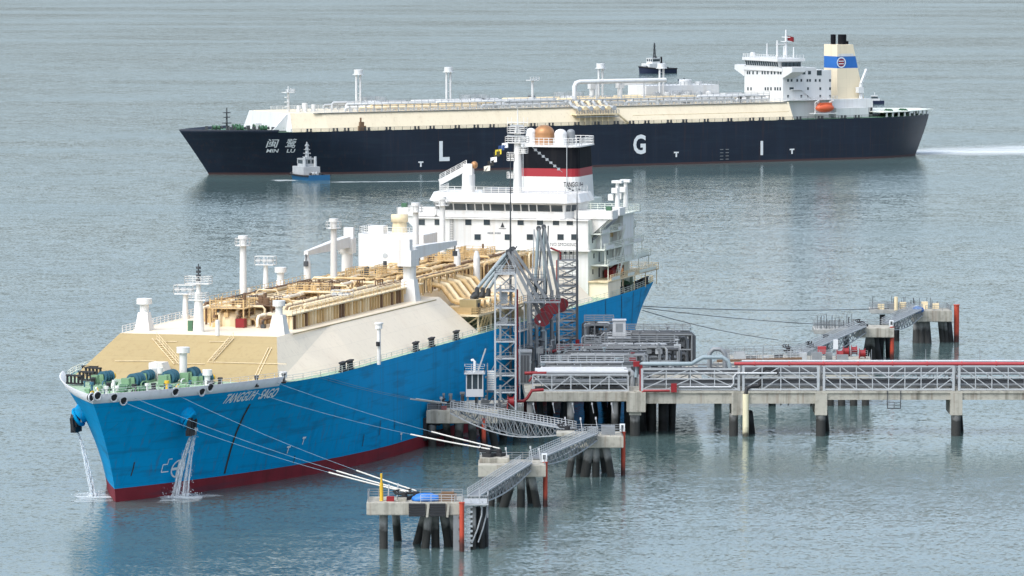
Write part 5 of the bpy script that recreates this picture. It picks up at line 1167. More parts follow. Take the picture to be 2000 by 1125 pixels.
D1 = thing('mooring_dolphin', 'concrete dolphin where the arched walkway meets the straight lattice walkway', 'dolphin', (13, 910, 0), 0, 'concrete dolphins on raked piles')
cap_slab(D1, rect(8.0, 18.0, 905.5, 914), 5.0, 6.9)
cap_slab(D1, rect(7.2, 10.2, 905.2, 909), 6.9, 7.5, 'plinth')
for x, y, dx, dy, r in ((10.0, 908, -.8, 0, .6), (11.0, 911, 0, 3, .62), (12.6, 907, -.8, 1.5, .8), (13.6, 907, 0, 1.5, .62), (15.2, 907, .9, 1.5, .62), (14.6, 912, .6, 3, .6)): pile(D1, x, y, 5.1, dx, dy, r)
fence(D1, [(8.1, 913.8, 6.9), (17.8, 913.8, 6.9), (17.8, 905.7, 6.9)], 1.1); fence(D1, [(12.2, 905.7, 6.9), (17.8, 905.7, 6.9)], 1.1)
hook_unit(D1, 9.0, 911.5, 6.9, math.pi * .8)
for x, y in ((9.0, 913), (11.5, 912), (14, 913)): lamp_post(D1, x, y, 6.9, 2.6)
for c_, s_ in (((15.6, 908.6, 7.6), (2.2, 1.6, 1.4)), ((13.2, 911, 7.4), (1.6, 1.6, 1.0))): b = MB(); b.box(c_, s_); b.build('equipment_box', STEEL, D1, True)
catwalk('walkway_bridge', 'arched bellied steel walkway bridge leading off the breasting dolphin', (-9.6, 952.5, 7.0), (9.6, 913.5, 7.35), 1.9, 1.5, 1.3, 16)
catwalk('walkway_bridge', 'straight lattice walkway sloping from the arched bridge dolphin to the middle dolphin', (13.0, 906, 7.3), (3.5, 868.8, 7.1), 1.7, 1.9, 0, 14)
catwalk('walkway_bridge', 'straight lattice walkway running down to the tarpaulin dolphin', (2.2, 862.5, 7.1), (-5.6, 815.5, 7.15), 1.7, 1.9, 0, 16)
marker_pile('bright orange red steel pile in front of the boat landing', *atz(902, 1077, 0).xy, 7.0, lantern=False)
marker_pile('orange red steel pile with white lantern box beside the middle dolphin', *atz(1065, 990, 0).xy, 6.9)
marker_pile('orange red steel pile with white lantern box beside the arched bridge dolphin', *atz(1217, 928, 0).xy, 7.0)
marker_pile('orange red pile standing under the arched walkway bridge', *atz(945, 876, 0).xy, 5.0, lantern=False)

# ------------------------------------------------------------------ breasting dolphin against the ship
BD = thing('breasting_dolphin', 'wide concrete breasting dolphin pressed against the blue hull', 'dolphin', (-6, 960, 0), 0, 'concrete dolphins on raked piles')
cap_slab(BD, [(-14.6, 955), (-2.5, 955), (2.0, 962), (2.0, 973.5), (-7.5, 973.5), (-11.8, 962)], 4.1, 6.4)
for x, y, dx, dy, r in ((-13.6, 956.5, 0, 0, .7), (-11.3, 958, .4, 2, .65), (-8.9, 956.5, -.4, 1.0, .75), (-6.8, 956.5, .1, .8, .7), (-5.2, 957.5, .5, 1.5, .65), (-3.8, 957.5, .9, 1.5, .65), (-9.5, 966, .5, 3, .65), (-2, 968, .5, 2, .7), (.5, 970, .4, 2, .7)): pile(BD, x, y, 4.3, dx, dy, r)
f0_ = TF.loc((-14.5, 956.5, 0)).x
for k in range(2):                                             # fender panels, square to the ship
    a = TF.world(f0_ - 1.2 + k * 2.6, -TH.hb(f0_, 3) - .05, 0); c = TF.world(f0_ + 1.1 + k * 2.6, -TH.hb(f0_, 3) - .05, 0); nn = Vector((TF.cs, -TF.sn, 0))
    b = MB(); p = [(a.x, a.y), (a.x + nn.x * .6, a.y + nn.y * .6), (c.x + nn.x * .6, c.y + nn.y * .6), (c.x, c.y)]; b.prism(p, 1.2, 5.0); b.build('fender_panel', BLACK, BD, True)
    q = (a + c) / 2
    for z in (2.2, 4.2): bar('fender_buffer', (q.x + nn.x * .5, q.y + nn.y * .5, z), (q.x + nn.x * 2.6, q.y + nn.y * 2.6, z), 1.1, 1.1, BLACK, BD, 'cyl')
fence(BD, [(-14.4, 955.2, 6.4), (-10.5, 955.2, 6.4)], 1.1); fence(BD, [(-8.5, 955.2, 6.4), (-2.7, 955.2, 6.4), (1.8, 962, 6.4)], 1.1)
hook_unit(BD, -12.4, 957.5, 6.4, math.pi * .9); hook_unit(BD, -10.5, 960.5, 6.4, math.pi * .9)
for c_, s_ in (((-13.6, 957.3, 6.8), (1.5, 1.2, .8)), ((-9.0, 958.6, 7.0), (1.8, 1.2, 1.2)), ((-4.6, 958.2, 7.1), (1.3, 1.2, 1.4))): b = MB(); b.box(c_, s_); b.build('equipment_box', STEELD, BD, True)
b = MB(); b.box((-11.6, 956.4, 6.7), (.9, .7, .6)); b.build('fire_box', RED, BD, True)
reel(BD, -.2, 957.6, 6.4, 1.25); 
for k in range(14):
    x, y = -12 + (k % 7) * 1.9 + rnd.uniform(-.5, .5), 960 + (k // 7) * 4 + rnd.uniform(-1, 1); h = rnd.uniform(.8, 2.4); b = MB(); b.cyl((x, y, 6.35), (x, y, 6.4 + h), rnd.uniform(.12, .3), n=8); b.box((x, y, 6.4 + h), (rnd.uniform(.4, .9), .6, .4)); b.build('valve_post', rnd.choice((STEEL, STEELD, STEELL)), BD, True)
# guard cabin on legs
q = aty(928, 775, 958); cx0, cx1 = aty(910, 750, 958).x, aty(944, 750, 958).x; cz0, cz1 = aty(928, 775, 958).z, aty(928, 728, 958).z
GC = thing('guard_cabin', 'light grey lookout cabin with open railed roof on steel legs', 'cabin', ((cx0 + cx1) / 2, 960, 6.4))
b = MB(); b.bb(cx0, cx1, 958, 962, cz0, cz0 + 1.3); b.build('cabin_wall', PIPEW, GC, True); b = MB(); b.bb(cx0 - .3, cx1 + .3, 957.7, 962.3, cz1 - .25, cz1); b.build('cabin_roof', PIPEW, GC, True)
for x in (cx0 + .1, cx0 + (cx1 - cx0) * .36, cx0 + (cx1 - cx0) * .7, cx1 - .1):
    for y in (958.1, 961.9): bar('window_post', (x, y, cz0 + 1.3), (x, y, cz1 - .25), .2, .2, STEELL, GC)
b = MB(); b.bb(cx0 + .15, cx1 - .15, 958.2, 961.8, cz0 + 1.3, cz1 - .25); b.build('cabin_glass', GLASS, GC, True)
for x in (cx0 + .3, cx1 - .3):
    for y in (958.4, 961.6): bar('leg', (x, y, 6.3), (x, y, cz0), .3, .3, STEEL, GC)
fence(GC, [(cx0 - .2, 957.8, cz1), (cx1 + .2, 957.8, cz1), (cx1 + .2, 962.2, cz1)], 1.1, STEELL, .9); fence(GC, [(cx0 - .2, 957.8, cz1), (cx0 - .2, 962.2, cz1), (cx1 + .2, 962.2, cz1)], 1.1, STEELL, .9)
b = MB(); xm = (cx0 + cx1) / 2; b.tube([(xm, 959, cz1), (xm, 959, cz1 + 1.8), (xm - .3, 959, cz1 + 2.1), (xm - .6, 959, cz1 + 2.0)], .25, 8); b.build('vent_pipe', MARK, GC, True)
# slatted stair tower between the cabin and the gangway tower
ST = thing('stair_tower', 'grey stair tower with white slatted landing beside the lookout cabin', 'stairs', (-4, 962, 6.4))
xs0, xs1 = aty(952, 750, 962).x, aty(967, 750, 962).x; za, zb_ = aty(960, 772, 962).z, aty(960, 715, 962).z
for x in (xs0, xs1):
    for y in (960.6, 964): bar('tower_post', (x, y, 6.3), (x, y, zb_ + .3), .2, .2, STEEL, ST)
for k in range(9): bar('slat', (xs0, 960.4, za + 1.2 + k * (zb_ - za - 1.6) / 9), (xs1, 960.4, za + 1.2 + k * (zb_ - za - 1.6) / 9), .1, .3, MARK, ST)
for k in range(3): z = 6.6 + k * 2.4; b = MB(); b.beam((xs0, 962.4, z), (xs1, 962.4, z + 2.2), .9, .15); b.bb(xs0 - .4, xs1 + .4, 960.8, 964, z - .08, z); b.build('stair_flight', STEEL, ST, True)
bar('stair_brace', (xs0 - 2.6, 962, 9.5), (xs0 - .3, 962, zb_ + 3.0), .25, .25, STEELL, ST)

# ------------------------------------------------------------------ lattice towers
def lattice_tower(name, label, cx, cy, w, d, z0, z1, bays, m, m2, extra=None):
    t = thing(name, label, 'tower', (cx, cy, z0)); c = [(cx - w / 2, cy - d / 2), (cx + w / 2, cy - d / 2), (cx + w / 2, cy + d / 2), (cx - w / 2, cy + d / 2)]
    for x, y in c: bar('leg', (x, y, z0 - .1), (x, y, z1), .3, .3, m, t)
    for k in range(bays):
        za, zc = z0 + (z1 - z0) * k / bays, z0 + (z1 - z0) * (k + 1) / bays
        for i in range(4):
            p, q = c[i], c[(i + 1) % 4]
            bar('girt', (*p, zc), (*q, zc), .2, .24, m, t)
            if (k + i) % 2: bar('brace', (*p, za), (*q, zc), .14, .14, m2, t)
            else: bar('brace', (*q, za), (*p, zc), .14, .14, m2, t)
        b = MB(); b.bb(cx - w / 2 + .1, cx + w / 2 - .1, cy - d / 2 + .1, cy + d / 2 - .1, zc - .1, zc - .02)
        b.beam((cx - w / 2 + .4, cy, za + .1), (cx + w / 2 - .4, cy, zc - .2), .7, .12)
        b.rail([(cx - w / 2 + .1, cy - d / 2 + .1, zc), (cx + w / 2 - .1, cy - d / 2 + .1, zc)], 1.05, .8, .04, 2); b.build('landing', m2, t, True)
    return t
tx0, tx1 = aty(967, 700, 957).x, aty(1007, 700, 957).x; tz = aty(985, 535, 957).z
GT = lattice_tower('gangway_tower', 'tall light grey lattice gangway tower beside the red riser pipe', (tx0 + tx1) / 2, 958.5, tx1 - tx0, 3.6, 6.4, tz, 8, STEELL, STEEL)
fence(GT, [(tx0, 956.7, tz), (tx1, 956.7, tz), (tx1, 960.3, tz), (tx0, 960.3, tz), (tx0, 956.7, tz)], 1.2, STEELL, .9)
for z in (tz - 4.2, tz - 8.5): b = MB(); b.box(((tx0 + tx1) / 2 - .2, 958.5, z), (1.2, 1.5, 1.9)); b.build('hoist_box', STEELL, GT, True)
for k in range(6): z = 8 + k * (tz - 9) / 6; bar('cable_tray', (tx0 + .9, 956.55, z), (tx0 + .9, 956.55, z + 2.6), .35, .1, STEEL, GT)
RP = thing('riser_pipe', 'tall red fire water riser pipe beside the gangway tower', 'pipe', (tx1 + .6, 958, 6.4))
xr = aty(1009, 700, 959).x; b = MB(); b.tube([(xr, 959, 7.4), (xr, 959, aty(1009, 565, 959).z)], .28, 10); b.tube([(xr, 959, 7.6), (xr + 1.2, 959, 7.6), (xr + 1.9, 959, 8.2), (xr + 2.6, 959, 9.4), (xr + 4.6, 959.4, 9.5)], .28, 8); b.build('pipe_run', RED, RP, True)
for z in (10, 13.5, 17, 20.5, 24): b = MB(); b.cyl((xr, 959, z), (xr, 959, z + .25), .4, n=10); b.beam((xr, 959, z), (tx1, 959, z), .12); b.build('flange', RED, RP, True)
bar('conduit', (xr + .55, 959, 7.2), (xr + .55, 959, 22), .16, .16, MARK, RP, 'cyl'); bar('stay', (xr, 959, 6.4), (xr, 959, 7.6), .3, .3, STEEL, RP)
ux0, ux1 = aty(1090, 600, 1030).x, aty(1128, 600, 1030).x; uz = aty(1107, 508, 1030).z
MT = lattice_tower('monitor_tower', 'dark grey lattice monitor tower standing before the white accommodation', (ux0 + ux1) / 2, 1031, ux1 - ux0, 3.4, 7.8, uz, 12, STEEL, STEEL)
fence(MT, [(ux0, 1029.4, uz), (ux1, 1029.4, uz), (ux1, 1032.6, uz), (ux0, 1032.6, uz), (ux0, 1029.4, uz)], 1.6, STEELD, .7)
b = MB(); b.cyl((ux0 + .4, 1030, uz), (ux0 + .4, 1030, uz + 1.6), .2, n=8); b.tube([(ux0 + .4, 1030, uz + 1.5), (ux0 - .6, 1029.6, uz + 1.9), (ux0 - 1.4, 1029.4, uz + 2.3)], .18, 8); b.build('fire_monitor', RED, MT, True)
bar('riser', (ux0 - .25, 1030, 7.8), (ux0 - .25, 1030, uz), .22, .22, RED, MT, 'cyl')
for qx, qt, Y in ((997, 196 + 105, 1004), (1127, 370, 1028)):
    q0 = aty(qx, 500, Y); zt = aty(qx, qt, Y).z; t = thing('lightning_mast', 'thin dark lightning mast rising above the ' + ('loading arms' if qx < 1100 else 'monitor tower'), 'mast', (q0.x, Y, 7.8))
    b = MB(); b.cyl((q0.x, Y, 7.7), (q0.x, Y, 31), .26, .2, n=8); b.cyl((q0.x, Y, 31), (q0.x, Y, zt), .17, .05, n=8); b.build('mast_tube', STEELD, t, True)
    b = MB(); b.cyl((q0.x, Y, 7.7), (q0.x, Y, 8.3), .5, n=8); b.build('mast_foot', STEEL, t, True)

# ------------------------------------------------------------------ loading platform
LP = thing('loading_platform', 'concrete loading platform crowded with grey pipework', 'platform', (14, 1000, 0))
cap_slab(LP, [(2.3, 975), (20.6, 975), (34, 990), (34, 1052), (15.6, 1052), (1.8, 1003)], 5.95, 7.7, 'platform_deck')
for k, x in enumerate((3.2, 10.2, 17.9)): pile(LP, x, 976.2, 6.1, 0, 0, .62)
for i in range(6):
    for j in range(5):
        y = 985 + j * 14; x = max(4.5 + i * 4.8, 4 + (y - 990) * .27) + rnd.uniform(-.3, .3)
        if x < 33.0: pile(LP, x, y, 6.1, rnd.uniform(-.8, .8), 0, .55, PILES)
for x in (20.5, 22.6, 24.5, 26.5): pile(LP, x, 984, 6.1, 0, 0, .85, PILES)
for k in range(5): lamp_post(LP, 4.0 + k * 3.4, 974.9, 4.0, 1.9, (.5, 0))
cap_slab(LP, rect(19.9, 23.2, 973.6, 976.4), 4.3, 7.75, 'pile_cap'); pile(LP, 21.2, 975, 4.4, 0, 0, .7)
# pipe rack on the platform's front edge
PR = thing('pipe_rack', 'white steel pipe rack with diagonal braces on the platform front edge', 'pipe rack', (11, 977, 7.7))
xa, xb = 3.6, 20.2
for y in (976, 981):
    for k in range(6):
        x = xa + (xb - xa) * k / 5; bar('post', (x, y, 7.65), (x, y, 10.6), .22, .22, STEELL, PR)
        if k < 5:
            x2 = xa + (xb - xa) * (k + 1) / 5
            bar('brace', (x, y, 7.8 if k % 2 else 10.4), (x2, y, 10.4 if k % 2 else 7.8), .16, .16, STEELL, PR)
    for z in (7.85, 9.0, 10.6): bar('rail_beam', (xa, y, z), (xb, y, z), .22, .28 if z != 9 else .16, STEELL, PR)
for y, z, r, m_, x0, x1 in ((976.6, 11.05, .38, PIPEW, 4.4, 20.2), (977.8, 11.1, .42, PIPEW, 4.0, 19.5), (979.0, 11.15, .42, PIPEW, 4.0, 19.0), (980.2, 11.2, .42, PIPEW, 5.0, 20), (977, 9.3, .3, STEEL, 4, 20), (978.4, 9.3, .35, STEELL, 4, 20), (979.8, 9.3, .3, PIPEG, 4, 20), (978, 8.2, .25, STEELD, 4, 20)): bar('pipe', (x0, y, z), (x1, y, z), r * 2, r * 2, m_, PR, 'cyl')
b = MB(); b.tube([(2.2, 976.5, 10.8), (5.0, 976.4, 10.9), (6.0, 976.4, 10.9)], .3, 8); b.tube([(3.0, 976.4, 9.4), (3.5, 976.3, 10.2), (4.6, 976.3, 10.6)], .18, 8); b.build('red_branch', RED, PR, True)
fence(PR, [(5, 981.5, 12.4), (19.5, 981.5, 12.4)], 1.1, STEELL, 1.5); b = MB(); b.bb(5, 19.5, 981, 982.6, 12.25, 12.4)
for x in (5.2, 12, 19.3): b.beam((x, 981.4, 7.7), (x, 981.4, 12.3), .2)
b.build('service_walkway', STEELL, PR, True)
# banks of pipework behind it
def pipe_bank(label, x0, x1, y0, y1, z1, seed, dens=1.0):
    r_ = random.Random(seed); t = thing('pipe_rack', label, 'pipe rack', ((x0 + x1) / 2, (y0 + y1) / 2, 7.7), 0, 'banks of grey pipework on the loading platform')
    for y in (y0, y1):
        n = max(3, int((x1 - x0) / 3))
        for k in range(n + 1): x = x0 + (x1 - x0) * k / n; bar('post', (x, y, 7.65), (x, y, z1), .2, .2, STEEL, t)
        for z in (z1, 7.7 + (z1 - 7.7) * .5): bar('rail_beam', (x0, y, z), (x1, y, z), .2, .24, STEEL, t)
    for k in range(int(15 * dens)):
        y = y0 + (y1 - y0) * r_.random(); z = 8.2 + (z1 - 8) * r_.random(); r = r_.uniform(.14, .42); xa_, xb_ = x0 + r_.uniform(-.5, 3), x1 - r_.uniform(-.5, 3)
        b = MB(); b.tube([(xa_, y, 7.7), (xa_, y, z - .4), (xa_ + .4, y, z), (xb_ - .4, y, z), (xb_, y, z - .4), (xb_, y, 7.7)], r, 8)
        for j in range(int((xb_ - xa_) / 3)): b.cyl((xa_ + 1.5 + j * 3, y, z), (xa_ + 1.65 + j * 3, y, z), r * 1.5, n=8)
        b.build('pipe', r_.choice((STEEL, STEELL, STEELD, STEEL, STEELD, STEELD)), t, True)
    for k in range(int(26 * dens)):
        x = x0 + (x1 - x0) * r_.random(); y = y0 + (y1 - y0) * r_.random(); z = 8 + (z1 - 8) * r_.random(); s = r_.uniform(.4, .9)
        b = MB(); b.box((x, y, z), (s * 1.4, s, s)); b.cyl((x, y, 7.7), (x, y, z + s * 1.4), s * .16, n=6); b.cyl((x, y, z + s * 1.35), (x, y, z + s * 1.5), s * .5, n=10); b.build('valve', r_.choice((STEEL, STEELL, STEELD, PIPEG, RED if k == 0 else STEEL)), t, True)
    b = MB(); b.bb(x0, x1, y1 - 1.0, y1 + .2, z1 + .12, z1 + .2); b.build('service_walkway', STEEL, t, True); fence(t, [(x0, y1 - 1.0, z1 + .2), (x1, y1 - 1.0, z1 + .2)], 1.1, STEEL, 1.4); fence(t, [(x0, y1 + .2, z1 + .2), (x1, y1 + .2, z1 + .2)], 1.1, STEEL, 1.4)
    return t
pipe_bank('low bank of grey pipework just behind the white pipes', 6, 22, 985, 992, 11.4, 1, 1.5)
pipe_bank('grey pipework bank with railed walkway between the arms and trestle', 8, 24, 996, 1003, 12.4, 2, 1.6)
pipe_bank('long grey pipe bank in front of the small white cabin', 13, 30, 1008, 1015, 12.8, 3, 1.6)
pipe_bank('dark grey pipe bank at the platform edge below the blue stern', 17, 33, 1030, 1038, 13.2, 4, 2.0)
pipe_bank('narrow pipe bank beside the foot of the dark monitor tower', 13.5, 19, 1042, 1049, 14.0, 5, 1.2)
RM = thing('fire_main', 'red fire main with hydrants winding across the grey pipework', 'pipe', (9, 1000, 7.7))
b = MB(); pts = [atz(q[0], q[1], 9.2) for q in ((1058, 695), (1072, 693), (1082, 688), (1092, 684), (1120, 676), (1160, 671))]; pts = [(p.x, p.y, 11.6) for p in (aty(1056, 700, 1012), aty(1078, 700, 1012.2), aty(1090, 700, 1016), aty(1105, 700, 1024), aty(1128, 700, 1026), aty(1158, 700, 1026))]
b.tube(pts, .3, 8); b.build('pipe_run', RED, RM, True)
for p in pts[::2]: b = MB(); b.cyl((p[0], p[1], 7.7), (p[0], p[1], 11.6), .2, n=8); b.cyl((p[0], p[1], 11.4), (p[0], p[1], 12.6), .38, n=8); b.build('hydrant', RED, RM, True)
# dark switch house under the arms, small white cabin on a stand
hx0, hx1 = aty(1013, 700, 990).x, aty(1037, 700, 990).x; hz0, hz1 = 7.7, aty(1025, 688, 990).z
SW = thing('switch_house', 'dark grey equipment house with vertical door bars below the loading arms', 'shed', ((hx0 + hx1) / 2, 991, 7.7))
b = MB(); b.bb(hx0, hx1, 989.5, 994, hz0, hz1); b.bb(hx0 - .2, hx1 + .2, 989.2, 994.3, hz1, hz1 + .2); b.build('house_wall', STEEL, SW, True)
for k in range(3): x = hx0 + .3 + k * (hx1 - hx0 - .5) / 3; b = MB(); b.bb(x, x + .45, 989.42, 989.5, hz0 + .3, hz1 - .5); b.build('door', STEELD, SW, True)
wx0, wx1 = aty(1197, 650, 1020).x, aty(1222, 650, 1020).x; wz0, wz1 = aty(1208, 660, 1020).z, aty(1208, 626, 1020).z
WC = thing('monitor_cabin', 'small white cabin on a column above the pipework before the blue stern', 'cabin', ((wx0 + wx1) / 2, 1021, 7.7))
b = MB(); b.bb(wx0, wx1, 1019.5, 1022, wz0, wz1); b.bb(wx0 - .12, wx1 + .12, 1019.3, 1022.2, wz1, wz1 + .15); b.build('cabin_wall', PIPEW, WC, True)
b = MB(); b.bb(wx0 + .4, wx1 - .4, 1020, 1021.6, 7.6, wz0); b.build('column', STEELL, WC, True)
b = MB(); b.bb(wx0 - 1.0, wx1 + 1.0, 1018.8, 1022.6, wz0 - .1, wz0); b.rail([(wx0 - 1, 1018.8, wz0), (wx1 + 1, 1018.8, wz0), (wx1 + 1, 1022.6, wz0)], 1.1, .8, .05, 3); b.build('cabin_platform', STEELL, WC, True)
b = MB(); b.bb(wx0 + .5, wx1 - .5, 1019.44, 1019.5, wz0 + 1.1, wz1 - .5); b.build('cabin_window', STEEL, WC, True)

# ------------------------------------------------------------------ marine loading arms
def loading_arm(label, base, apex, outer, pivz, cwm=CWRED, hang=True, cw_len=5.5, s=.62):
    bx, by = base; t = thing('marine_loader', label, 'loading arm', (bx, by, 7.7), 0, 'loading arms on the platform'); piv = Vector((bx, by, pivz)); apex = Vector(apex); outer = Vector(outer)
    b = MB(); b.cyl((bx, by, 7.6), (bx, by, pivz + .6), .55 * s, n=14); b.cyl((bx, by, 7.6), (bx, by, 8.2), 1.0 * s, n=14)
    for k in range(4): z = 9.5 + k * (pivz - 10.5) / 3; b.cyl((bx, by, z), (bx, by, z + .25), .85 * s, n=14)
    b.build('riser', STEEL, t, True)
    d = (apex - piv).normalized(); n = d.cross(Vector((0, 1, 0))).normalized(); side = Vector((0, 1, 0))
    for k in (-.55, .55): bar('inner_arm', piv + side * k - d * 1.2, apex + side * k, .36, .5, STEEL, t)
    bar('product_line', piv, apex, .55, .55, PIPEG, t, 'cyl')
    for k in range(7):
        q0, q1 = piv.lerp(apex, k / 7), piv.lerp(apex, (k + 1) / 7); bar('arm_lacing', q0 + side * .55, q1 - side * .55, .12, .12, STEELD, t)
    tail = piv - d * cw_len; bar('counter_beam', piv, tail, .5, .7, STEELD, t)
    b = MB(); e = tail; w = .26
    poly = [(1.3 * math.cos(q) - .1, (1.5 - .35 * math.cos(q)) * math.sin(q)) for q in [j * math.pi / 7 for j in range(14)]]
    vs = [e + d * p[0] * -1 + n * p[1] + side * w * j for j in (-1, 1) for p in poly]
    m_ = len(poly); b.add(vs, [tuple(range(m_)), tuple(reversed(range(m_, 2 * m_)))] + [(i, m_ + i, m_ + (i + 1) % m_, (i + 1) % m_) for i in range(m_)]); b.build('counterweight', cwm, t, True); q_ = e - side * (w + .02) + n * .7; b = MB(); b.cyl(q_, q_ - side * .05, .22, n=10); b.build('weight_plug', MARK, t, True)
    for f_ in (-.9, 0, .9): bar('weight_frame', e - side * (w + .06) - d * 1.2 * (1 if f_ == 0 else .8) + n * f_, e - side * (w + .06) + d * 1.4 * (1 if f_ == 0 else .8) + n * f_, .1, .14, STEELD, t)
    b = MB(); b.cyl(apex - side * .5, apex + side * .5, .72 * s, n=18); b.build('sheave', STEELD, t, True)
    bar('outer_arm', apex, outer, .62, .62, PIPEG, t, 'cyl')
    o2 = n * .85
    bar('pantograph_rod', apex + o2, outer + o2 * .6, .22, .22, STEELL, t, 'cyl'); bar('pantograph_rod', apex - o2, outer - o2 * .4, .22, .22, STEELD, t, 'cyl')
    bar('pantograph_rod', piv + n * 1.2, apex + o2, .2, .2, STEELL, t, 'cyl')
    b = MB(); b.cyl(outer - side * .4, outer + side * .4, .6 * s, n=14); b.build('end_sheave', STEELD, t, True)
    if hang:
        b = MB(); q = outer; b.tube([q, q + Vector((0, 0, -1.0)), q + Vector((-.9, 0, -1.5)), q + Vector((-.9, 0, -2.4)), q + Vector((.3, 0, -2.8)), q + Vector((.3, 0, -3.6)), q + Vector((-.6, 0, -4.2))], .45, 10)
        for z in (-1.2, -2.3, -3.4): b.cyl(q + Vector((-.3, -.1, z)), q + Vector((-.3, .1, z)), .75, n=12)
        b.cyl(q + Vector((-.6, 0, -4.2)), q + Vector((-2.2, .2, -4.3)), .6, n=12); b.build('triple_swivel', STEELD, t, True)
    return t
ad = Vector((TF.sn, TF.cs, 0))
for k in range(3):
    o_ = ad * (4.0 * k - 4.0); base = (4.4 + o_.x, 1008 + o_.y)
    apex = aty(992 + k * 5, 492 - k * 3, 1008 + o_.y); outer = aty(932 + k * 11, 564 + k * 1, 1008 + o_.y)
    loading_arm(('first', 'second', 'third')[k] + ' loading arm counted from the gangway tower, swung out to the tan manifold', base, apex, outer, 22.3 - .35 * (k == 1), cw_len=(4.9, 3.7, 3.3)[k])
for k in range(2):
    o_ = ad * (4.0 * k + 8.0); base = (5.0 + o_.x, 1008 + o_.y); apex = aty(1052 + k * 10, 446 - k * 3, base[1]); outer = aty(1044 + k * 20, 575, base[1])
    loading_arm('stowed loading arm folded upright ' + ('beside the swung out arms' if k == 0 else 'next to the dark monitor tower'), base, apex, outer, 21.8, hang=False, cw_len=2.6)
# valve skid and riser manifolds crowded round the loader feet
VS = thing('valve_skid', 'dense dark grey valve skid packed round the feet of the loading arms', 'machinery', (6, 1008, 7.7)); rv = random.Random(21)
for k in range(150):
    u = rv.uniform(-9, 17); p_ = Vector((4.4, 1008, 0)) + ad * u + Vector((TF.cs, -TF.sn, 0)) * rv.uniform(-1.6, 4.2); zt = 7.7 + rv.random() ** 1.5 * (6.5 if rv.random() < .8 else 9.5); r = rv.uniform(.08, .26); m_ = rv.choice((STEEL, STEELD, STEEL, PIPEG, STEELL, STEELD)); q = rv.random()
    if q < .45:
        dx, dy = rv.uniform(-1.5, 1.5), rv.uniform(-1, 1); b = MB(); b.tube([(p_.x, p_.y, 7.6), (p_.x, p_.y, zt - .3), (p_.x + dx * .25, p_.y + dy * .25, zt), (p_.x + dx, p_.y + dy, zt)], r, 7); b.cyl((p_.x, p_.y, zt * .6 + 3), (p_.x, p_.y, zt * .6 + 3.2), r * 1.8, n=8); b.build('riser_pipe', m_, VS, True)
    elif q < .75: bar('frame_post', (p_.x, p_.y, 7.6), (p_.x, p_.y, zt), .16, .16, m_, VS); bar('frame_beam', (p_.x, p_.y, zt - .1), (p_.x + ad.x * 2.6, p_.y + ad.y * 2.6, zt - .1), .16, .2, m_, VS)
    else: b = MB(); s_ = rv.uniform(.4, 1.0); b.box((p_.x, p_.y, zt * .7 + 2.5), (s_ * 1.3, s_, s_)); b.cyl((p_.x, p_.y, 7.6), (p_.x, p_.y, zt * .7 + 2.5), .12, n=6); b.build('valve', m_, VS, True)
for z in (12.2, 16.2):
    a_ = Vector((3.4, 1008, z)) - ad * 9; c_ = Vector((3.4, 1008, z)) + ad * 16; b = MB(); b.beam(a_, c_, 1.4, .12); b.build('service_walkway', STEEL, VS, True); nn_ = Vector((TF.cs, -TF.sn, 0)) * .7
    fence(VS, [a_ + nn_, c_ + nn_], 1.1, STEEL, 1.2); fence(VS, [a_ - nn_, c_ - nn_], 1.1, STEEL, 1.2)
# access tower that carries the arm walkways
AT = lattice_tower('arm_access_tower', 'grey access tower with railed landings among the loading arms', aty(1034, 600, 1012).x + 1.2, 1013.5, 3.0, 3.0, 7.7, 24.5, 6, STEEL, STEELD)
b = MB(); b.bb(2.0, 8.6, 1001.0, 1002.6, 21.2, 21.4); b.rail([(2.0, 1001.0, 21.4), (8.6, 1001.0, 21.4)], 1.2, .9, .05, 3)
for x in (2.2, 8.4): b.beam((x, 1002, 7.7), (x, 1002, 21.2), .25)
b.build('upper_walkway', STEEL, AT, True)

# ------------------------------------------------------------------ approach trestle
TR = thing('approach_trestle', 'long concrete approach trestle carrying pipes and a double row of bents', 'jetty', (60, 979, 0))
YF, YB = 974.6, 984.0
bents = [21.4, 39.2, 53.7, 77.2, 101, 125]
for a, c in zip(bents[:-1], bents[1:]):
    k = a < 40
    for y in (YF, YB - 1.2): b = MB(); b.bb(a + .9, c - .9, y, y + 1.2, 5.7 if k else 6.35, 7.72); b.build('deck_beam', CONC, TR, True)
    b = MB(); b.bb(a - .2, c - .2 - .02, YF - .25, YB + .25, 7.52, 7.9); b.build('deck_slab', CONC, TR, True)
for i, x in enumerate(bents):
    z0 = 3.7 if i < 4 else 4.2
    b = MB(); b.bb(x - 1.05, x + 1.05, YF - .4, YB + .4, z0, 7.5); b.build('pile_cap', CONC, TR, True)
    if i == 1: pile(TR, x - .7, YF + .6, z0 + .2, 0, 0, .75); pile(TR, x + 2.0, YF + 3.0, z0 + .2, .5, 2, .8, PILES); pile(TR, x - .3, YB - .8, z0 + .2, 0, 0, .75, PILES)
    else: pile(TR, x, YF + .6, z0 + .2, 0, 0, .85); pile(TR, x + .7, YB - 3.8, z0 + .2, .5, 3, .8, PILES)
b = MB(); b.cyl((40.6, YF - .3, -3), (40.6, YF - .3, 7.4), .55, n=14); b.build('pump_casing', PILEY, TR, True)
b = MB(); b.tube([(40.6, YF - .3, 7.4), (40.8, YF, 8.3), (41.6, YF + .4, 8.7), (42.8, YF + .5, 8.7), (43.2, YF + .5, 9.2), (43.4, YF + .5, 11.2), (44.2, YF + .5, 11.9), (45.6, YF + .5, 11.6), (46.2, YF + .5, 10.8)], .34, 8); b.build('intake_hose', BLACK, TR, True)
b = MB(); b.bb(65.2, 67.6, YF - .1, YF + .1, 4.6, 6.6); b.v = []; b.f = []; b.sm = []
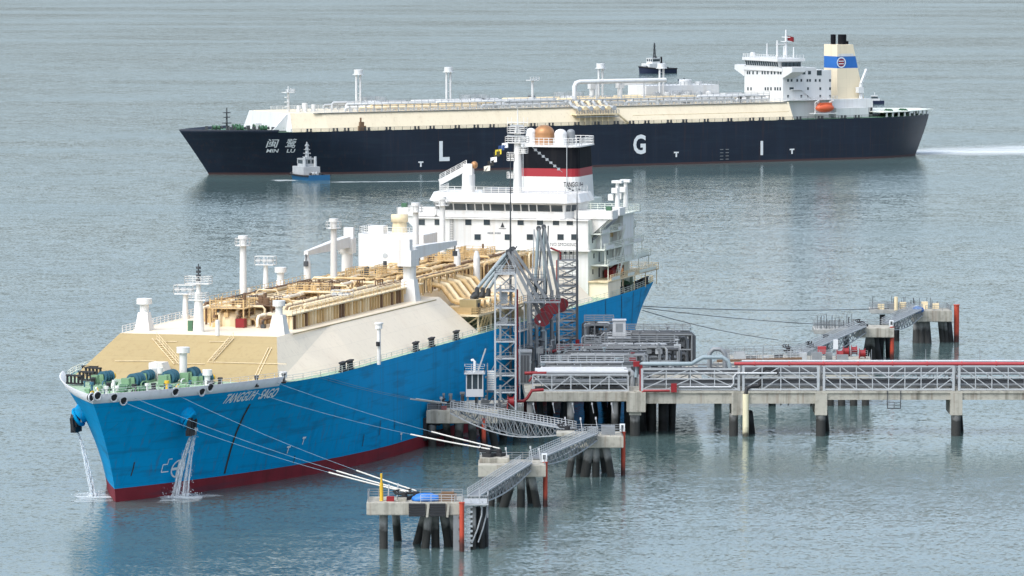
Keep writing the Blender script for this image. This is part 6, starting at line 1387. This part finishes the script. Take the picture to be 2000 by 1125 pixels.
for x in (65.2, 67.5): b.beam((x, YF - .3, 4.9), (x, YF - .3, 8), .14)
b.bb(65.2, 67.5, YF - .9, YF - .2, 4.85, 5.0); b.rail([(65.2, YF - .9, 5.0), (67.5, YF - .9, 5.0)], 1.0, .8, .05, 2); b.build('inspection_cage', STEELD, TR, True)
for x in (33.0, 34.3, 35.6): bar('pipe_hanger', (x + 12.5, YF + 2, 5.2), (x + 12.5, YF + 2, 6.6), .2, .2, STEELD, TR)
b = MB(); b.beam((45.2, YF + 2, 5.9), (48.6, YF + 2, 5.9), .15); b.build('hanger_bar', STEELD, TR, True)
def truss(label, x0, x1, n, z0, z1, out):                        # pipe bridge: two side trusses in two tiers with pipes inside
    t = thing('pipe_bridge', label, 'pipe bridge', ((x0 + x1) / 2, 979, 7.9), 0, 'steel pipe bridges on the trestle'); zm = z0 + (z1 - z0) * .52
    for y in (YF + .2, YB - .2):
        m_ = STEELL if y < 980 else STEEL
        for z, h in ((z0, .3), (zm, .2), (z1, .3)): bar('chord', (x0, y, z), (x1, y, z), .24, h, m_, t)
        for k in range(n + 1):
            x = x0 + (x1 - x0) * k / n; wd = .42 if k in (0, n) else .16
            bar('post', (x, y, z0 - .2), (x, y, z1 + .1), wd, wd, m_, t)
            if k < n:
                x2 = x0 + (x1 - x0) * (k + 1) / n; down = (k < n / 2) == out
                for za, zc in ((z0, zm), (zm, z1)): bar('brace', (x, y, zc if down else za), (x2, y, za if down else zc), .15, .15, m_, t)
    for y, z, r, m_ in ((976.2, 8.8, .3, STEEL), (977.6, 8.9, .42, STEELD), (979.2, 8.8, .36, STEEL), (981, 9.0, .5, STEELD), (976.4, 10.8, .26, STEELL), (977.8, 11.1, .42, STEELD), (979.4, 11.0, .38, STEEL), (981.2, 11.1, .42, STEELD), (982.6, 10.4, .4, STEEL)):
        bar('pipe', (x0, y, z), (x1, y, z), r * 2, r * 2, m_, t, 'cyl')
    for k in range(n // 2 + 1):
        x = x0 + .3 + (x1 - x0 - .6) * k / (n // 2)
        for z in (z0 + .1, zm): bar('cross_beam', (x, YF + .2, z), (x, YB - .2, z), .2, .2, STEEL, t)
    return t
truss('pipe bridge span of outward leaning braces, between the two single pile bents', 54.2, 76.7, 8, 8.15, 12.2, True)
truss('pipe bridge span running off beyond the farthest bent', 77.7, 100.4, 8, 8.15, 12.2, True)
truss('pipe bridge span by the black intake hose', 40.2, 53.2, 4, 8.15, 12.2, False)
truss('wide open pipe bridge span beside the loading platform', 22.6, 39.4, 4, 8.15, 11.7, False)
RPp = thing('fire_pipe', 'long red fire main along the top of the pipe bridge', 'pipe', (70, YF, 12.3))
b = MB(); b.tube([(38.6, YF + .3, 12.62), (125, YF + .3, 12.62)], .3, 10)
for k in range(15): b.cyl((42 + k * 6, YF + .3, 12.62), (42.25 + k * 6, YF + .3, 12.62), .42, n=10)
b.build('pipe_run', REDP, RPp, True)
for k in range(28): bar('pipe_saddle', (40 + k * 3, YF + .3, 12.2), (40 + k * 3, YF + .3, 12.5), .3, .3, STEEL, RPp)
WP = thing('water_pipe', 'thin white pipe lying behind the long red fire main', 'pipe', (70, YF + 2, 12.3)); bar('pipe_run', (40, YF + 2.4, 12.9), (125, YF + 2.4, 12.9), .4, .4, PIPEW, WP, 'cyl')
for k in range(15): bar('pipe_saddle', (41 + k * 6, YF + 2.4, 12.0), (41 + k * 6, YF + 2.4, 12.8), .2, .2, STEEL, WP)
GP = thing('bent_pipe', 'blue grey pipe with raised bend above the trestle near the platform', 'pipe', (28, YF + 1, 12))
b = MB(); b.tube([(21.6, YF + .9, 10.2), (21.8, YF + .9, 12.0), (22.6, YF + .9, 12.55), (31.2, YF + .9, 12.55), (32.2, YF + 1.4, 13.1), (33.2, YF + 1.8, 13.6), (36.6, YF + 2, 13.6), (37.6, YF + 2, 13.0), (38, YF + 2, 11.5)], .36, 10); b.build('pipe_run', PIPEG, GP, True)
b = MB(); b.tube([(34.5, YF + 6, 11), (34.5, YF + 6, 13.9), (35.2, YF + 6, 14.7), (36.4, YF + 6, 14.7), (37.2, YF + 6, 13.9), (37.2, YF + 6, 11)], .42, 10); b.build('expansion_loop', STEEL, GP, True)
for x in (24, 28, 34): bar('pipe_saddle', (x, YF + .9, 11.6), (x, YF + .9, 12.3), .3, .3, STEEL, GP)
RB = thing('fire_branch', 'red fire pipe bent round the trestle corner with a red hydrant box', 'pipe', (24, YF - .6, 6))
b = MB(); b.tube([(22.6, YF - .65, 5.6), (22.6, YF - .65, 7.7), (22.9, YF - .65, 8.0), (27.4, YF - .65, 8.0)], .2, 8); b.build('pipe_run', RED, RB, True)
b = MB(); b.box((28.1, YF - .6, 8.5), (1.0, .8, 1.5)); b.build('hydrant_box', RED, RB, True)
bar('red_column', (22.4, YF + .3, 7.9), (22.4, YF + .3, 12.4), .5, .5, RED, RB); b = MB(); b.box((21.6, YF + .2, 12.6), (1.1, .8, .9)); b.build('hydrant_box', RED, RB, True)
b = MB(); b.tube([(29, YF - .1, 8.6), (38, YF - .1, 8.6), (38.5, YF - .1, 9.2), (38.5, YF - .1, 10.4), (39, YF - .1, 11.0), (46, YF - .1, 11.0)], .16, 8); SP_ = thing('steam_pipe', 'slim pale pipe stepping up across the open pipe bridge span', 'pipe', (36, YF, 8.6)); b.build('pipe_run', PIPEW, SP_, True)
for k in range(7): q = 44 + k * 9.5; bar('lamp_pole', (q, YB - .4, 12.2), (q, YB - .4, 14.4), .1, .1, STEEL, TR)

# ------------------------------------------------------------------ aft dolphins
A1 = thing('breasting_dolphin', 'low concrete dolphin with red hose reels beyond the pipe bridge', 'dolphin', (52, 1045, 0), 0, 'concrete dolphins on raked piles')
cap_slab(A1, [(36, 1034), (66.5, 1030), (67.5, 1058), (40, 1062)], 4.9, 6.8)
for x in (55.5, 58.5, 60.6, 62.8, 65.0): pile(A1, x, 1031.2, 5.0, 0, 0, .7, PILE)
for x in (38, 43, 48): pile(A1, x, 1035, 5.0, 0, 0, .7, PILES)
for qx, qy in ((1640, 694), (1652, 688), (1668, 686), (1684, 692)): q = atz(qx, qy + 8, 6.8); reel(A1, q.x, q.y, 6.8, .95)
q = atz(1605, 692, 6.8); b = MB(); b.box((q.x, q.y, 7.6), (1.6, 1, 1.4)); b.build('fire_box', REDP, A1, True)
q = atz(1632, 688, 6.8); b = MB(); b.box((q.x, q.y, 8.3), (.9, .8, 1.8)); b.build('lantern_box', MARK, A1, True); 
fence(A1, [(36.5, 1034.4, 6.8), (66, 1030.5, 6.8)], 1.1); fence(A1, [(40, 1061.5, 6.8), (67, 1057.5, 6.8)], 1.1); fence(A1, [(40, 1050, 6.8), (62, 1047, 6.8)], 1.1)
for q in ((1585, 682), (1540, 688)): p_ = atz(*q, 6.8); hook_unit(A1, p_.x, p_.y, 6.8, math.pi * .6)
for k in range(10): x, y = 40 + k * 2.4, 1040 + rnd.uniform(0, 14); h = rnd.uniform(.7, 2.0); b = MB(); b.box((x, y, 6.8 + h / 2), (rnd.uniform(.8, 2.2), 1.0, h)); b.build('equipment_box', rnd.choice((STEEL, STEELD, STEELL)), A1, True)
GWm = thing('service_ramp', 'brown railed ramp running along the low dolphin behind the trestle', 'walkway', (42, 1028, 6.8)); p0, p1 = aty(1400, 705, 1028), aty(1566, 700, 1028)
b = MB(); b.beam(p0, p1, 1.6, .35); b.build('walkway_deck', RUST, GWm, True); fence(GWm, [p0, p1], 1.3, STEELL, 1.0); fence(GWm, [p0 + Vector((0, 2.5, 1)), p1 + Vector((0, 2.5, 1))], 1.3, STEEL, 1.6)
for k in range(3): q = p0.lerp(p1, (k + .3) / 3); bar('leg', (q.x, q.y, 5.5), (q.x, q.y, q.z), .3, .3, STEEL, GWm)
cap_slab(GWm, rect(p0.x - 1, p1.x + 1, 1026.5, 1034.4), 5.0, 6.4, 'ramp_slab', CONCD)
A2 = thing('mooring_dolphin', 'grey mooring dolphin in the middle of the far walkway', 'dolphin', (73, 1131, 0), 0, 'concrete dolphins on raked piles')
q0, q1 = atz(1655, 640, 6.8), atz(1745, 655, 6.8); cap_slab(A2, rect(68.5, 76.5, 1124, 1132), 4.9, 6.8)
for qx, dx in ((1706, .2), (1716, .8), (1690, -.8)): q = atz(qx, 702, 0); pile(A2, q.x - dx, q.y, 5.0, dx, 0, .68, PILE if qx < 1712 else PILES)
pile(A2, 75.8, 1131.5, 5, .4, 3, .65, PILES); pile(A2, 74.4, 1131.5, 5, 0, 3, .65, PILES)
fence(A2, [(68.6, 1131.8, 6.8), (76.3, 1131.8, 6.8), (76.3, 1124.2, 6.8)], 1.1); hook_unit(A2, 70.5, 1128, 6.8, math.pi * .75)
for k in range(26): x_, y_ = 60.8 + rnd.random() * 8, 1124 + rnd.random() * 7; bar('rail_stanchion', (x_, y_, 6.5), (x_, y_, 6.6 + rnd.uniform(1.0, 3.0)), .1, .1, STEELD, A2)
for y_ in (1124, 1127.5, 1131): fence(A2, [(60.8, y_, 6.6), (68.8, y_, 6.6)], 1.2, STEEL, 1.0)
cap_slab(A2, rect(60.5, 69, 1123.5, 1131.5), 5.6, 6.6, 'plinth', CONCD); pile(A2, 63, 1127, 5.7, 0, 0, .6, PILES); pile(A2, 67, 1127, 5.7, .4, 0, .6, PILES)
A3 = thing('mooring_dolphin', 'farthest mooring dolphin with a small blue cover beside the red pile', 'dolphin', (87, 1172, 0), 0, 'concrete dolphins on raked piles')
cap_slab(A3, rect(83.2, 91.5, 1167.5, 1175.5), 4.6, 6.9); cap_slab(A3, rect(74.8, 83.4, 1171, 1178), 6.0, 6.88, 'plinth', CONCD)
for qx, dx in ((1790, -.3), (1800, 0), (1812, .3)): q = atz(qx, 670, 0); pile(A3, q.x - dx, q.y + 2, 4.8, dx, -2, .85, PILE)
for qx in (1842, 1850, 1858): q = atz(qx, 668, 0); pile(A3, q.x - .6, q.y, 4.8, .5, 0, .62, PILE if qx < 1855 else PILES)
pile(A3, 77.5, 1175, 5.5, 0, 0, .6, PILES); pile(A3, 80.5, 1175, 5.5, 0, 0, .6, PILES)
fence(A3, [(75, 1177.8, 6.9), (91, 1175.3, 6.9), (91.3, 1167.7, 6.9)], 1.1); fence(A3, [(86, 1167.7, 6.9), (91.3, 1167.7, 6.9)], 1.1)
q = atz(1793, 607, 6.9); b = MB(); b.sphere((q.x, q.y, 7.1), .8, (1.6, 1, 1)); b.build('blue_cover', TARP, A3, True)
q = atz(1750, 605, 6.9); b = MB(); b.cyl((q.x, q.y, 6.8), (q.x, q.y, 9.6), .4, n=10); b.build('light_column', TANL, A3, True)
for k in range(26): x_, y_ = 75.2 + rnd.random() * 15, 1171.5 + rnd.random() * 5; bar('rail_stanchion', (x_, y_, 6.8), (x_, y_, 6.9 + rnd.uniform(.8, 2.6)), .1, .1, STEELD, A3)
for y_ in (1171.3, 1174.5): fence(A3, [(75, y_, 6.9), (83, y_, 6.9)], 1.2, STEEL, 1.0)
for k in range(6): x, y = 77 + k * 2.3, 1171.5 + rnd.uniform(0, 2); h = rnd.uniform(.7, 1.6); b = MB(); b.box((x, y, 6.9 + h / 2), (1.3, 1, h)); b.build('equipment_box', rnd.choice((STEEL, STEELL, TANL)), A3, True)
catwalk('walkway_bridge', 'far lattice walkway from the low dolphin up to the grey dolphin', (53.5, 1059, 7.0), (70.0, 1124.5, 7.1), 1.9, 2.2, 0, 14)
catwalk('walkway_bridge', 'far lattice walkway out to the farthest dolphin', (75.5, 1131.5, 7.1), (84.5, 1168, 7.2), 1.9, 2.2, 0, 12)
marker_pile('dark red steel pile with white lantern beside the grey far dolphin', *atz(1742, 706, 0).xy, 6.9, .42)
q = atz(1868, 668, 0); marker_pile('tall red steel pile standing at the farthest dolphin', q.x, q.y, 7.7, .55, False)
# ------------------------------------------------------------------ mooring lines
def line(label, group, a, c, sag, tail=0.0, m=None, r=.03, tr=.12, tails=1, spread=.35):
    a = Vector(a); c = Vector(c); t = thing('mooring_line', label, 'rope', tuple(c), 0, group)
    def P(k): p = a.lerp(c, k); p.z -= sag * 4 * k * (1 - k); return p
    k1 = 1 - tail; b = MB(); b.tube([P(k1 * i / 18) for i in range(19)], r, 5); b.build('wire', m or WIRE, t, True)
    if tail:
        for j in range(tails):
            off = Vector((spread * (j - (tails - 1) / 2), 0, .12 * j)); b = MB(); b.tube([P(k1 + tail * i / 6) + off * math.sin(math.pi * min(1, .15 + i / 7)) for i in range(7)], tr, 6); b.build('rope_tail', ROPEW, t, True)
    return t
def bow_pt(px, py, z0=15.8, z1=17.6):
    x, z = TH.find(TF, px, py, z0=z0, z1=z1); return TF.world(x, -TH.hb(x, z) - .1, z)
g1 = 'mooring lines from the blue bow to the nearest dolphin'; l1 = 'pale mooring line to the tarpaulin dolphin'
line(l1 + ', from the hole nearest the stem', g1, bow_pt(240, 780), (-15.4, 812, 8.2), 1.0, .26, tails=1)
line(l1 + ', from the next hole aft', g1, bow_pt(262, 778), (-15.0, 812.4, 8.2), .8, .25, tails=1)
line(l1 + ', passing below the anchor', g1, bow_pt(352, 770), (-13.9, 813, 8.2), .7, .24, tails=1)
g2 = 'mooring lines from the blue bow to the middle dolphin'; l2 = 'pale mooring line to the middle dolphin'
line(l2 + ', starting below the ship name', g2, bow_pt(478, 757), (-3.4, 866.5, 8.8), .8, .32)
line(l2 + ', starting aft of the ship name', g2, bow_pt(540, 748), (-1.9, 867.5, 8.8), .6, .30)
g3 = 'mooring lines to the breasting dolphin'; l3 = 'pale mooring line with white tail down to the breasting dolphin'
pa = TF.world(97, -TH.hb(97, 16), 16.4)
for k in range(2): line(l3, g3, bow_pt(624 + k * 9, 738, 16.0, 17.2), (-12.2 + k, 957.5, 7.4), .5, .26, None, .03, .12)
sp = lambda px, py: TF.world(261.0, -TH.hb(261, 12) - .1, TF.zat(261, -TH.hb(261, 12), py))
line('dark mooring line stretched level from the blue stern to the farthest dolphin', 'mooring lines from the blue stern', sp(1275, 598), aty(1740, 602, 1174), .6, 0, WIRED, .09)
line('dark mooring line from the blue stern to the grey far dolphin', 'mooring lines from the blue stern', sp(1275, 601), atz(1665, 636, 7.6), .5, 0, WIRED, .08)
line('dark mooring line from the blue stern sloping down to the low dolphin', 'mooring lines from the blue stern', sp(1274, 606), atz(1520, 664, 7.4), .6, 0, WIRED, .08)
# ------------------------------------------------------------------ signal flags
fl = [(985, 285, '#e9eef5'), (978, 290, '#22406f'), (972, 298, '#d8c23a'), (969, 302, '#3a3a20'), (963, 313, '#e8e8e8'), (957, 320, '#222222'), (950, 330, '#ddd6c8')]
for qx, qy, cc in fl:
    q = TF.at(qx, qy, x=222.0); m_ = mat('flag_' + cc[1:], cc, .8, var=.1); b = MB(); vs = []
    for i in range(5):
        for j in range(3): vs.append((222 + .12 * math.sin(i * 1.3), q.y + .5 - i * .32, q.z + .5 - j * .5 + i * .05))
    b.add(vs, [(i * 3 + j, i * 3 + j + 1, (i + 1) * 3 + j + 1, (i + 1) * 3 + j) for i in range(4) for j in range(2)], True); o = b.build('signal_flag', m_)
    o.location = (TF.b[0], TF.b[1], 0); o.rotation_euler = (0, 0, math.pi / 2 - TF.th); tag(o, {'#e9eef5': 'white signal flag nearest the mast on the flag halyard', '#22406f': 'dark blue signal flag on the flag halyard', '#d8c23a': 'yellow signal flag on the flag halyard', '#3a3a20': 'dark olive signal flag below the yellow one', '#e8e8e8': 'white signal flag above the black one', '#222222': 'black signal flag low on the halyard', '#ddd6c8': 'cream signal flag at the lower end of the halyard'}[cc], 'flag', 'signal flags on the mast halyard')
q0, q1 = TF.at(995, 275, x=222), TF.at(941, 341, x=222); b = MB(); b.cyl(q0, q1, .05, n=5); b.build('halyard', STEELD, T)
q0, q1 = TF.at(1040, 288, x=224), TF.at(1098, 336, x=236); b = MB(); b.cyl(q0, q1, .05, n=5); b.build('stay', STEELL, T)
for k in range(7): q = q0.lerp(q1, .1 + k * .13); b = MB(); b.box(q, (.3, .5, .45)); b.build('block', STEELL, T)
# ------------------------------------------------------------------ water running from the hawse pipes
def jet_material():
    m = bpy.data.materials.new('falling_water'); m.use_nodes = True; n = m.node_tree.nodes; l = m.node_tree.links; b = n['Principled BSDF']
    b.inputs['Base Color'].default_value = (.82, .86, .88, 1); b.inputs['Roughness'].default_value = .5
    g = n.new('ShaderNodeNewGeometry'); mp = n.new('ShaderNodeMapping'); mp.inputs['Scale'].default_value = (2.2, 2.2, .45); l.new(g.outputs['Position'], mp.inputs[0])
    t = n.new('ShaderNodeTexNoise'); t.inputs['Scale'].default_value = 1.6; t.inputs['Detail'].default_value = 5; l.new(mp.outputs[0], t.inputs['Vector'])
    r = n.new('ShaderNodeMapRange'); r.inputs[1].default_value = .35; r.inputs[2].default_value = .7; r.inputs[3].default_value = .05; r.inputs[4].default_value = .62; l.new(t.outputs['Fac'], r.inputs[0]); l.new(r.outputs[0], b.inputs['Alpha'])
    return m
JET = jet_material()
def water_jet(label, top, vel, r0=.06, r1=.26, strands=4, seed=1):
    strands = strands * 2
    rj = random.Random(seed); top = Vector(top); t = thing('water_jet', label, 'water jet', (top.x + vel.x, top.y + vel.y, 0), 0, 'wash water falling from the hawse pipes')
    for s in range(strands):
        o_ = Vector((rj.uniform(-.18, .18), rj.uniform(-.18, .18), 0)); pts = []
        for i in range(15):
            k = i / 14; pts.append(Vector((top.x + vel.x * k + o_.x * (.3 + 2.4 * k) + rj.uniform(-.06, .06), top.y + vel.y * k + o_.y * (.3 + 2.4 * k), top.z * (1 - k * k * .55 - k * .45))))
        b = MB(); b.tube(pts, [r0 * .6 + (r1 - r0) * .6 * (i / 14) for i in range(15)], 7); b.build('stream', JET, t, True)
    for s in range(150):                                       # loose drops round the falling water
        k = rj.random() ** .7; x, y, z = top.x + vel.x * k + rj.gauss(0, .12 + .45 * k), top.y + vel.y * k + rj.gauss(0, .12 + .45 * k), max(.05, top.z * (1 - k * k * .55 - k * .45))
        if s == 0: dm_ = MB()
        dm_.sphere((x, y, z), rj.uniform(.03, .08), (1, 1, 1.8), 5, 3)
    for s in range(120):
        a_ = rj.uniform(0, 6.28); d_ = abs(rj.gauss(0, 1.6)); dm_.sphere((top.x + vel.x + d_ * math.cos(a_), top.y + vel.y + d_ * 1.5 * math.sin(a_), abs(rj.gauss(0, .45))), rj.uniform(.04, .11), (1, 1, 1), 5, 3)
    dm_.build('spray', JET, t, True, 'stuff')
    return t
pw = TF.world(ax, -TH.hb(ax, az) - 1.6, az - 1.6); sw = TF.world(ax, TH.hb(ax, az) + 1.6, az - 1.6)
f1 = aty(340, 972, pw.y - 1); f2 = aty(362, 972, pw.y - 1); 
jb = atz(342, 970, 0); jc = atz(361, 970, 0)
water_jet('slanting stream of wash water falling from the anchor by the ship name', pw, Vector((jb.x - pw.x, jb.y - pw.y, 0)), strands=5, seed=2)
water_jet('straight stream of wash water falling beside the thruster mark', pw + Vector((.25, 0, 0)), Vector((jc.x - pw.x - .25, jc.y - pw.y, 0)), strands=3, seed=3)
js = atz(181, 970, 0); water_jet('stream of wash water falling from the anchor on the far bow', sw, Vector((js.x - sw.x, js.y - sw.y, 0)), strands=5, seed=4)
for c_, w, lab in ((jb.lerp(jc, .4), 4.0, 'white splash of foam where the wash water falls by the thruster mark'), (js, 3.2, 'white splash of foam off the far bow')):
    foam_patch('foam', lab, FOAM, [(c_.x - w + 2 * w * i / 8, c_.y + .3 * math.sin(i)) for i in range(9)], [1 + 9.0 * math.sin(math.pi * i / 8) for i in range(9)], .05)
dr = atz(430, 965, 0); foam_patch('foam', 'thin foam drifting along the red boot topping', FOAMF, [(jc.x + (dr.x - jc.x) * i / 6, jc.y + (dr.y - jc.y) * i / 6 - 1) for i in range(7)], [2.5] * 7, .04)
# wakes of the black ship and its tug
wv = [MF.world(268 + 16 * i, 2 * math.sin(i * .7), 0) for i in range(16)]
foam_patch('wake', 'broad pale wake spreading behind the black ship\'s stern', WASH, [(p.x, p.y) for p in wv], [20 + i * 6.0 for i in range(16)], .03, 8)
wv = [MF.world(268 + 8 * i, 1.2 * math.sin(i), 0) for i in range(12)]
foam_patch('wake', 'white churned water close behind the black ship\'s stern', FOAMF, [(p.x, p.y) for p in wv], [8 + i * 2.4 for i in range(12)], .05, 6)
p0, p1 = atz(640, 356, 0), atz(880, 354, 0); foam_patch('wake', 'thin white foam line trailing from the blue tug', FOAM, [(p0.x + (p1.x - p0.x) * i / 10, p0.y + (p1.y - p0.y) * i / 10) for i in range(11)], [3.0 - .12 * i for i in range(11)], .05)
p0, p1 = atz(532, 353, 0), atz(578, 352, 0); foam_patch('wake', 'patch of white wash on the bow side of the blue tug', FOAM, [(p0.x + (p1.x - p0.x) * i / 6, p0.y + (p1.y - p0.y) * i / 6) for i in range(7)], [4.5] * 7, .05)
# ------------------------------------------------------------------ tugs and small craft
def tug(label, pos, rz, LEN, BM, FB, hullm, housem, sc=1.0, mast=7.0, band=None, dome=False):
    t = thing('tug', label, 'tugboat', (pos.x, pos.y, 0), rz, 'tugs on the water'); n = 16
    def hbk(k): return BM / 2 * (1 - max(0, 1 - k / .38) ** 2.2) * (1 - .12 * max(0, (k - .75) / .25))
    def sheer(k): return FB * (1 + .45 * max(0, 1 - k / .55) ** 1.6)
    b = MB()
    for sg in (-1, 1):
        vs = []
        for i in range(n + 1):
            k = i / n; x = -LEN / 2 + LEN * k
            for z, f, dx in ((-1, .82, .05), (0, .9, .03), (sheer(k) * .6, .97, .01), (sheer(k), 1.0, 0)): vs.append((x + dx * LEN * (1 - k) * .5, sg * hbk(k) * f, z))
        fs = []
        for i in range(n):
            for j in range(3): f = (i * 4 + j, (i + 1) * 4 + j, (i + 1) * 4 + j + 1, i * 4 + j + 1); fs.append(f if sg < 0 else tuple(reversed(f)))
        b.add(vs, fs, True)
    k = 1; b.add([(LEN / 2, -hbk(1), -1), (LEN / 2, hbk(1), -1), (LEN / 2, hbk(1), FB), (LEN / 2, -hbk(1), FB)], [(0, 1, 2, 3)])
    h = b.build('hull', hullm, t)
    b = MB(); pts = [(-LEN / 2 + LEN * i / n, hbk(i / n) - .15, FB * .72) for i in range(n + 1)]; b.add([(x, -y, z) for x, y, z in pts] + [(x, y, z) for x, y, z in pts], [(i, i + 1, n + 2 + i, n + 1 + i) for i in range(n)]); b.build('deck', RUST if band else MINT, t)
    b = MB()
    for sg in (-1, 1): b.tube([(-LEN / 2 + LEN * i / n, sg * (hbk(i / n) + .1), sheer(i / n) - .25) for i in range(n + 1)], .32, 6)
    b.build('fender', BLACK, t)
    b = MB(); b.bb(-LEN * .30, LEN * .18, -BM * .34, BM * .34, FB * .7, FB + 2.4); hs = b.build('deckhouse', housem, t)
    b = MB(); b.prism(rect(-LEN * .18, LEN * .06, -BM * .25, BM * .25), FB + 2.4, FB + 3.3); b.prism(rect(-LEN * .18, LEN * .06, -BM * .25, BM * .25), FB + 4.5, FB + 5.0, rect(-LEN * .19, LEN * .07, -BM * .27, BM * .27))
    for x in (-LEN * .178, LEN * .058):
        for y in (-BM * .245, -BM * .08, BM * .08, BM * .245): b.beam((x, y, FB + 3.3), (x, y, FB + 4.5), .25)
    b.build('wheelhouse', housem, t)
    b = MB(); b.prism(rect(-LEN * .172, LEN * .052, -BM * .235, BM * .235), FB + 3.3, FB + 4.5); b.build('wheelhouse_glass', GLASS, t)
    b = MB(); x = -LEN * .03; zt = FB + 5 + mast
    for sx in (-.6, .6): b.beam((x + sx, -.3, FB + 4.9), (x + sx * .25, 0, zt), .24); b.beam((x + sx, .3, FB + 4.9), (x + sx * .25, 0, zt), .24)
    for k in range(4): z = FB + 5.4 + k * mast * .23; b.beam((x - .8 + k * .12, -1.2 + k * .2, z), (x + .8 - k * .12, 1.2 - k * .2, z), .2); b.box((x, 0, z + .3), (.9, .7, .5))
    b.build('mast', STEELD if not band else STEELL, t)
    b = MB()
    for sg in (-1, 1): b.cyl((LEN * .1, sg * BM * .22, FB + 2.2), (LEN * .1, sg * BM * .22, FB + 5.6), .55, .45, n=10)
    b.build('exhaust', SOOT if not band else housem, t)
    winch(t, -LEN * .33, 0, FB * .9, 0, .7, STEELD, STEELL, STEELD); winch(t, LEN * .32, 0, FB * .72, 0, .6, STEELD, STEELL, STEELD)
    if band: b = MB(); b.bb(LEN * .14 + .0, LEN * .14 + .08, -BM * .2, BM * .2, FB + .6, FB + 2.2); b.build('house_panel', band, t)
    return t
tug('blue tug with white wheelhouse working close under the black bow', atz(601, 350, 0), R(-62), 17, 8.6, 1.7, TUGB, STEELL, mast=5.2, band=TUGB)
tug('dark navy tug waiting beyond the black ship', atz(1280, 143, 0), R(38), 21, 9.0, 2.5, TUGN, WHITE2, mast=7.4)
bp = atz(1708, 203, 0); PB = thing('pilot_boat', 'small navy and white launch behind the black ship\'s stern', 'boat', (bp.x, bp.y, 0), R(10)); b = MB()
b.prism([(-3.9, 0), (-2.2, -1.3), (3.9, -1.4), (3.9, 1.4), (-2.2, 1.3)], -.4, 1.4, [(-4.5, 0), (-2.4, -1.6), (3.9, -1.6), (3.9, 1.6), (-2.4, 1.6)]); b.build('hull', TUGN, PB)
b = MB(); b.prism(rect(-1.8, 2.0, -1.1, 1.1), 1.3, 2.3); b.prism(rect(-1.4, 1.2, -1.0, 1.0), 3.2, 3.6); b.cyl((0, 0, 3.5), (0, 0, 5), .1, n=6); b.build('cabin', WHITE2, PB)
b = MB(); b.prism(rect(-1.5, 1.3, -1.0, 1.0), 2.3, 3.2, rect(-1.3, 1.1, -.95, .95)); b.build('cabin_window', GLASS, PB)
bp = atz(1331, 157, 0); SB = thing('work_skiff', 'tiny dark open skiff on the water near the navy tug', 'boat', (bp.x, bp.y, 0), R(5)); b = MB(); b.prism([(-1.6, 0), (-.8, -.5), (1.6, -.5), (1.6, .5), (-.8, .5)], -.2, .6, [(-1.9, 0), (-.9, -.65), (1.6, -.65), (1.6, .65), (-.9, .65)]); b.build('hull', TUGN, SB)
b = MB(); b.bb(.9, 1.5, -.25, .25, .5, 1.2); b.build('outboard_engine', STEELD, SB)
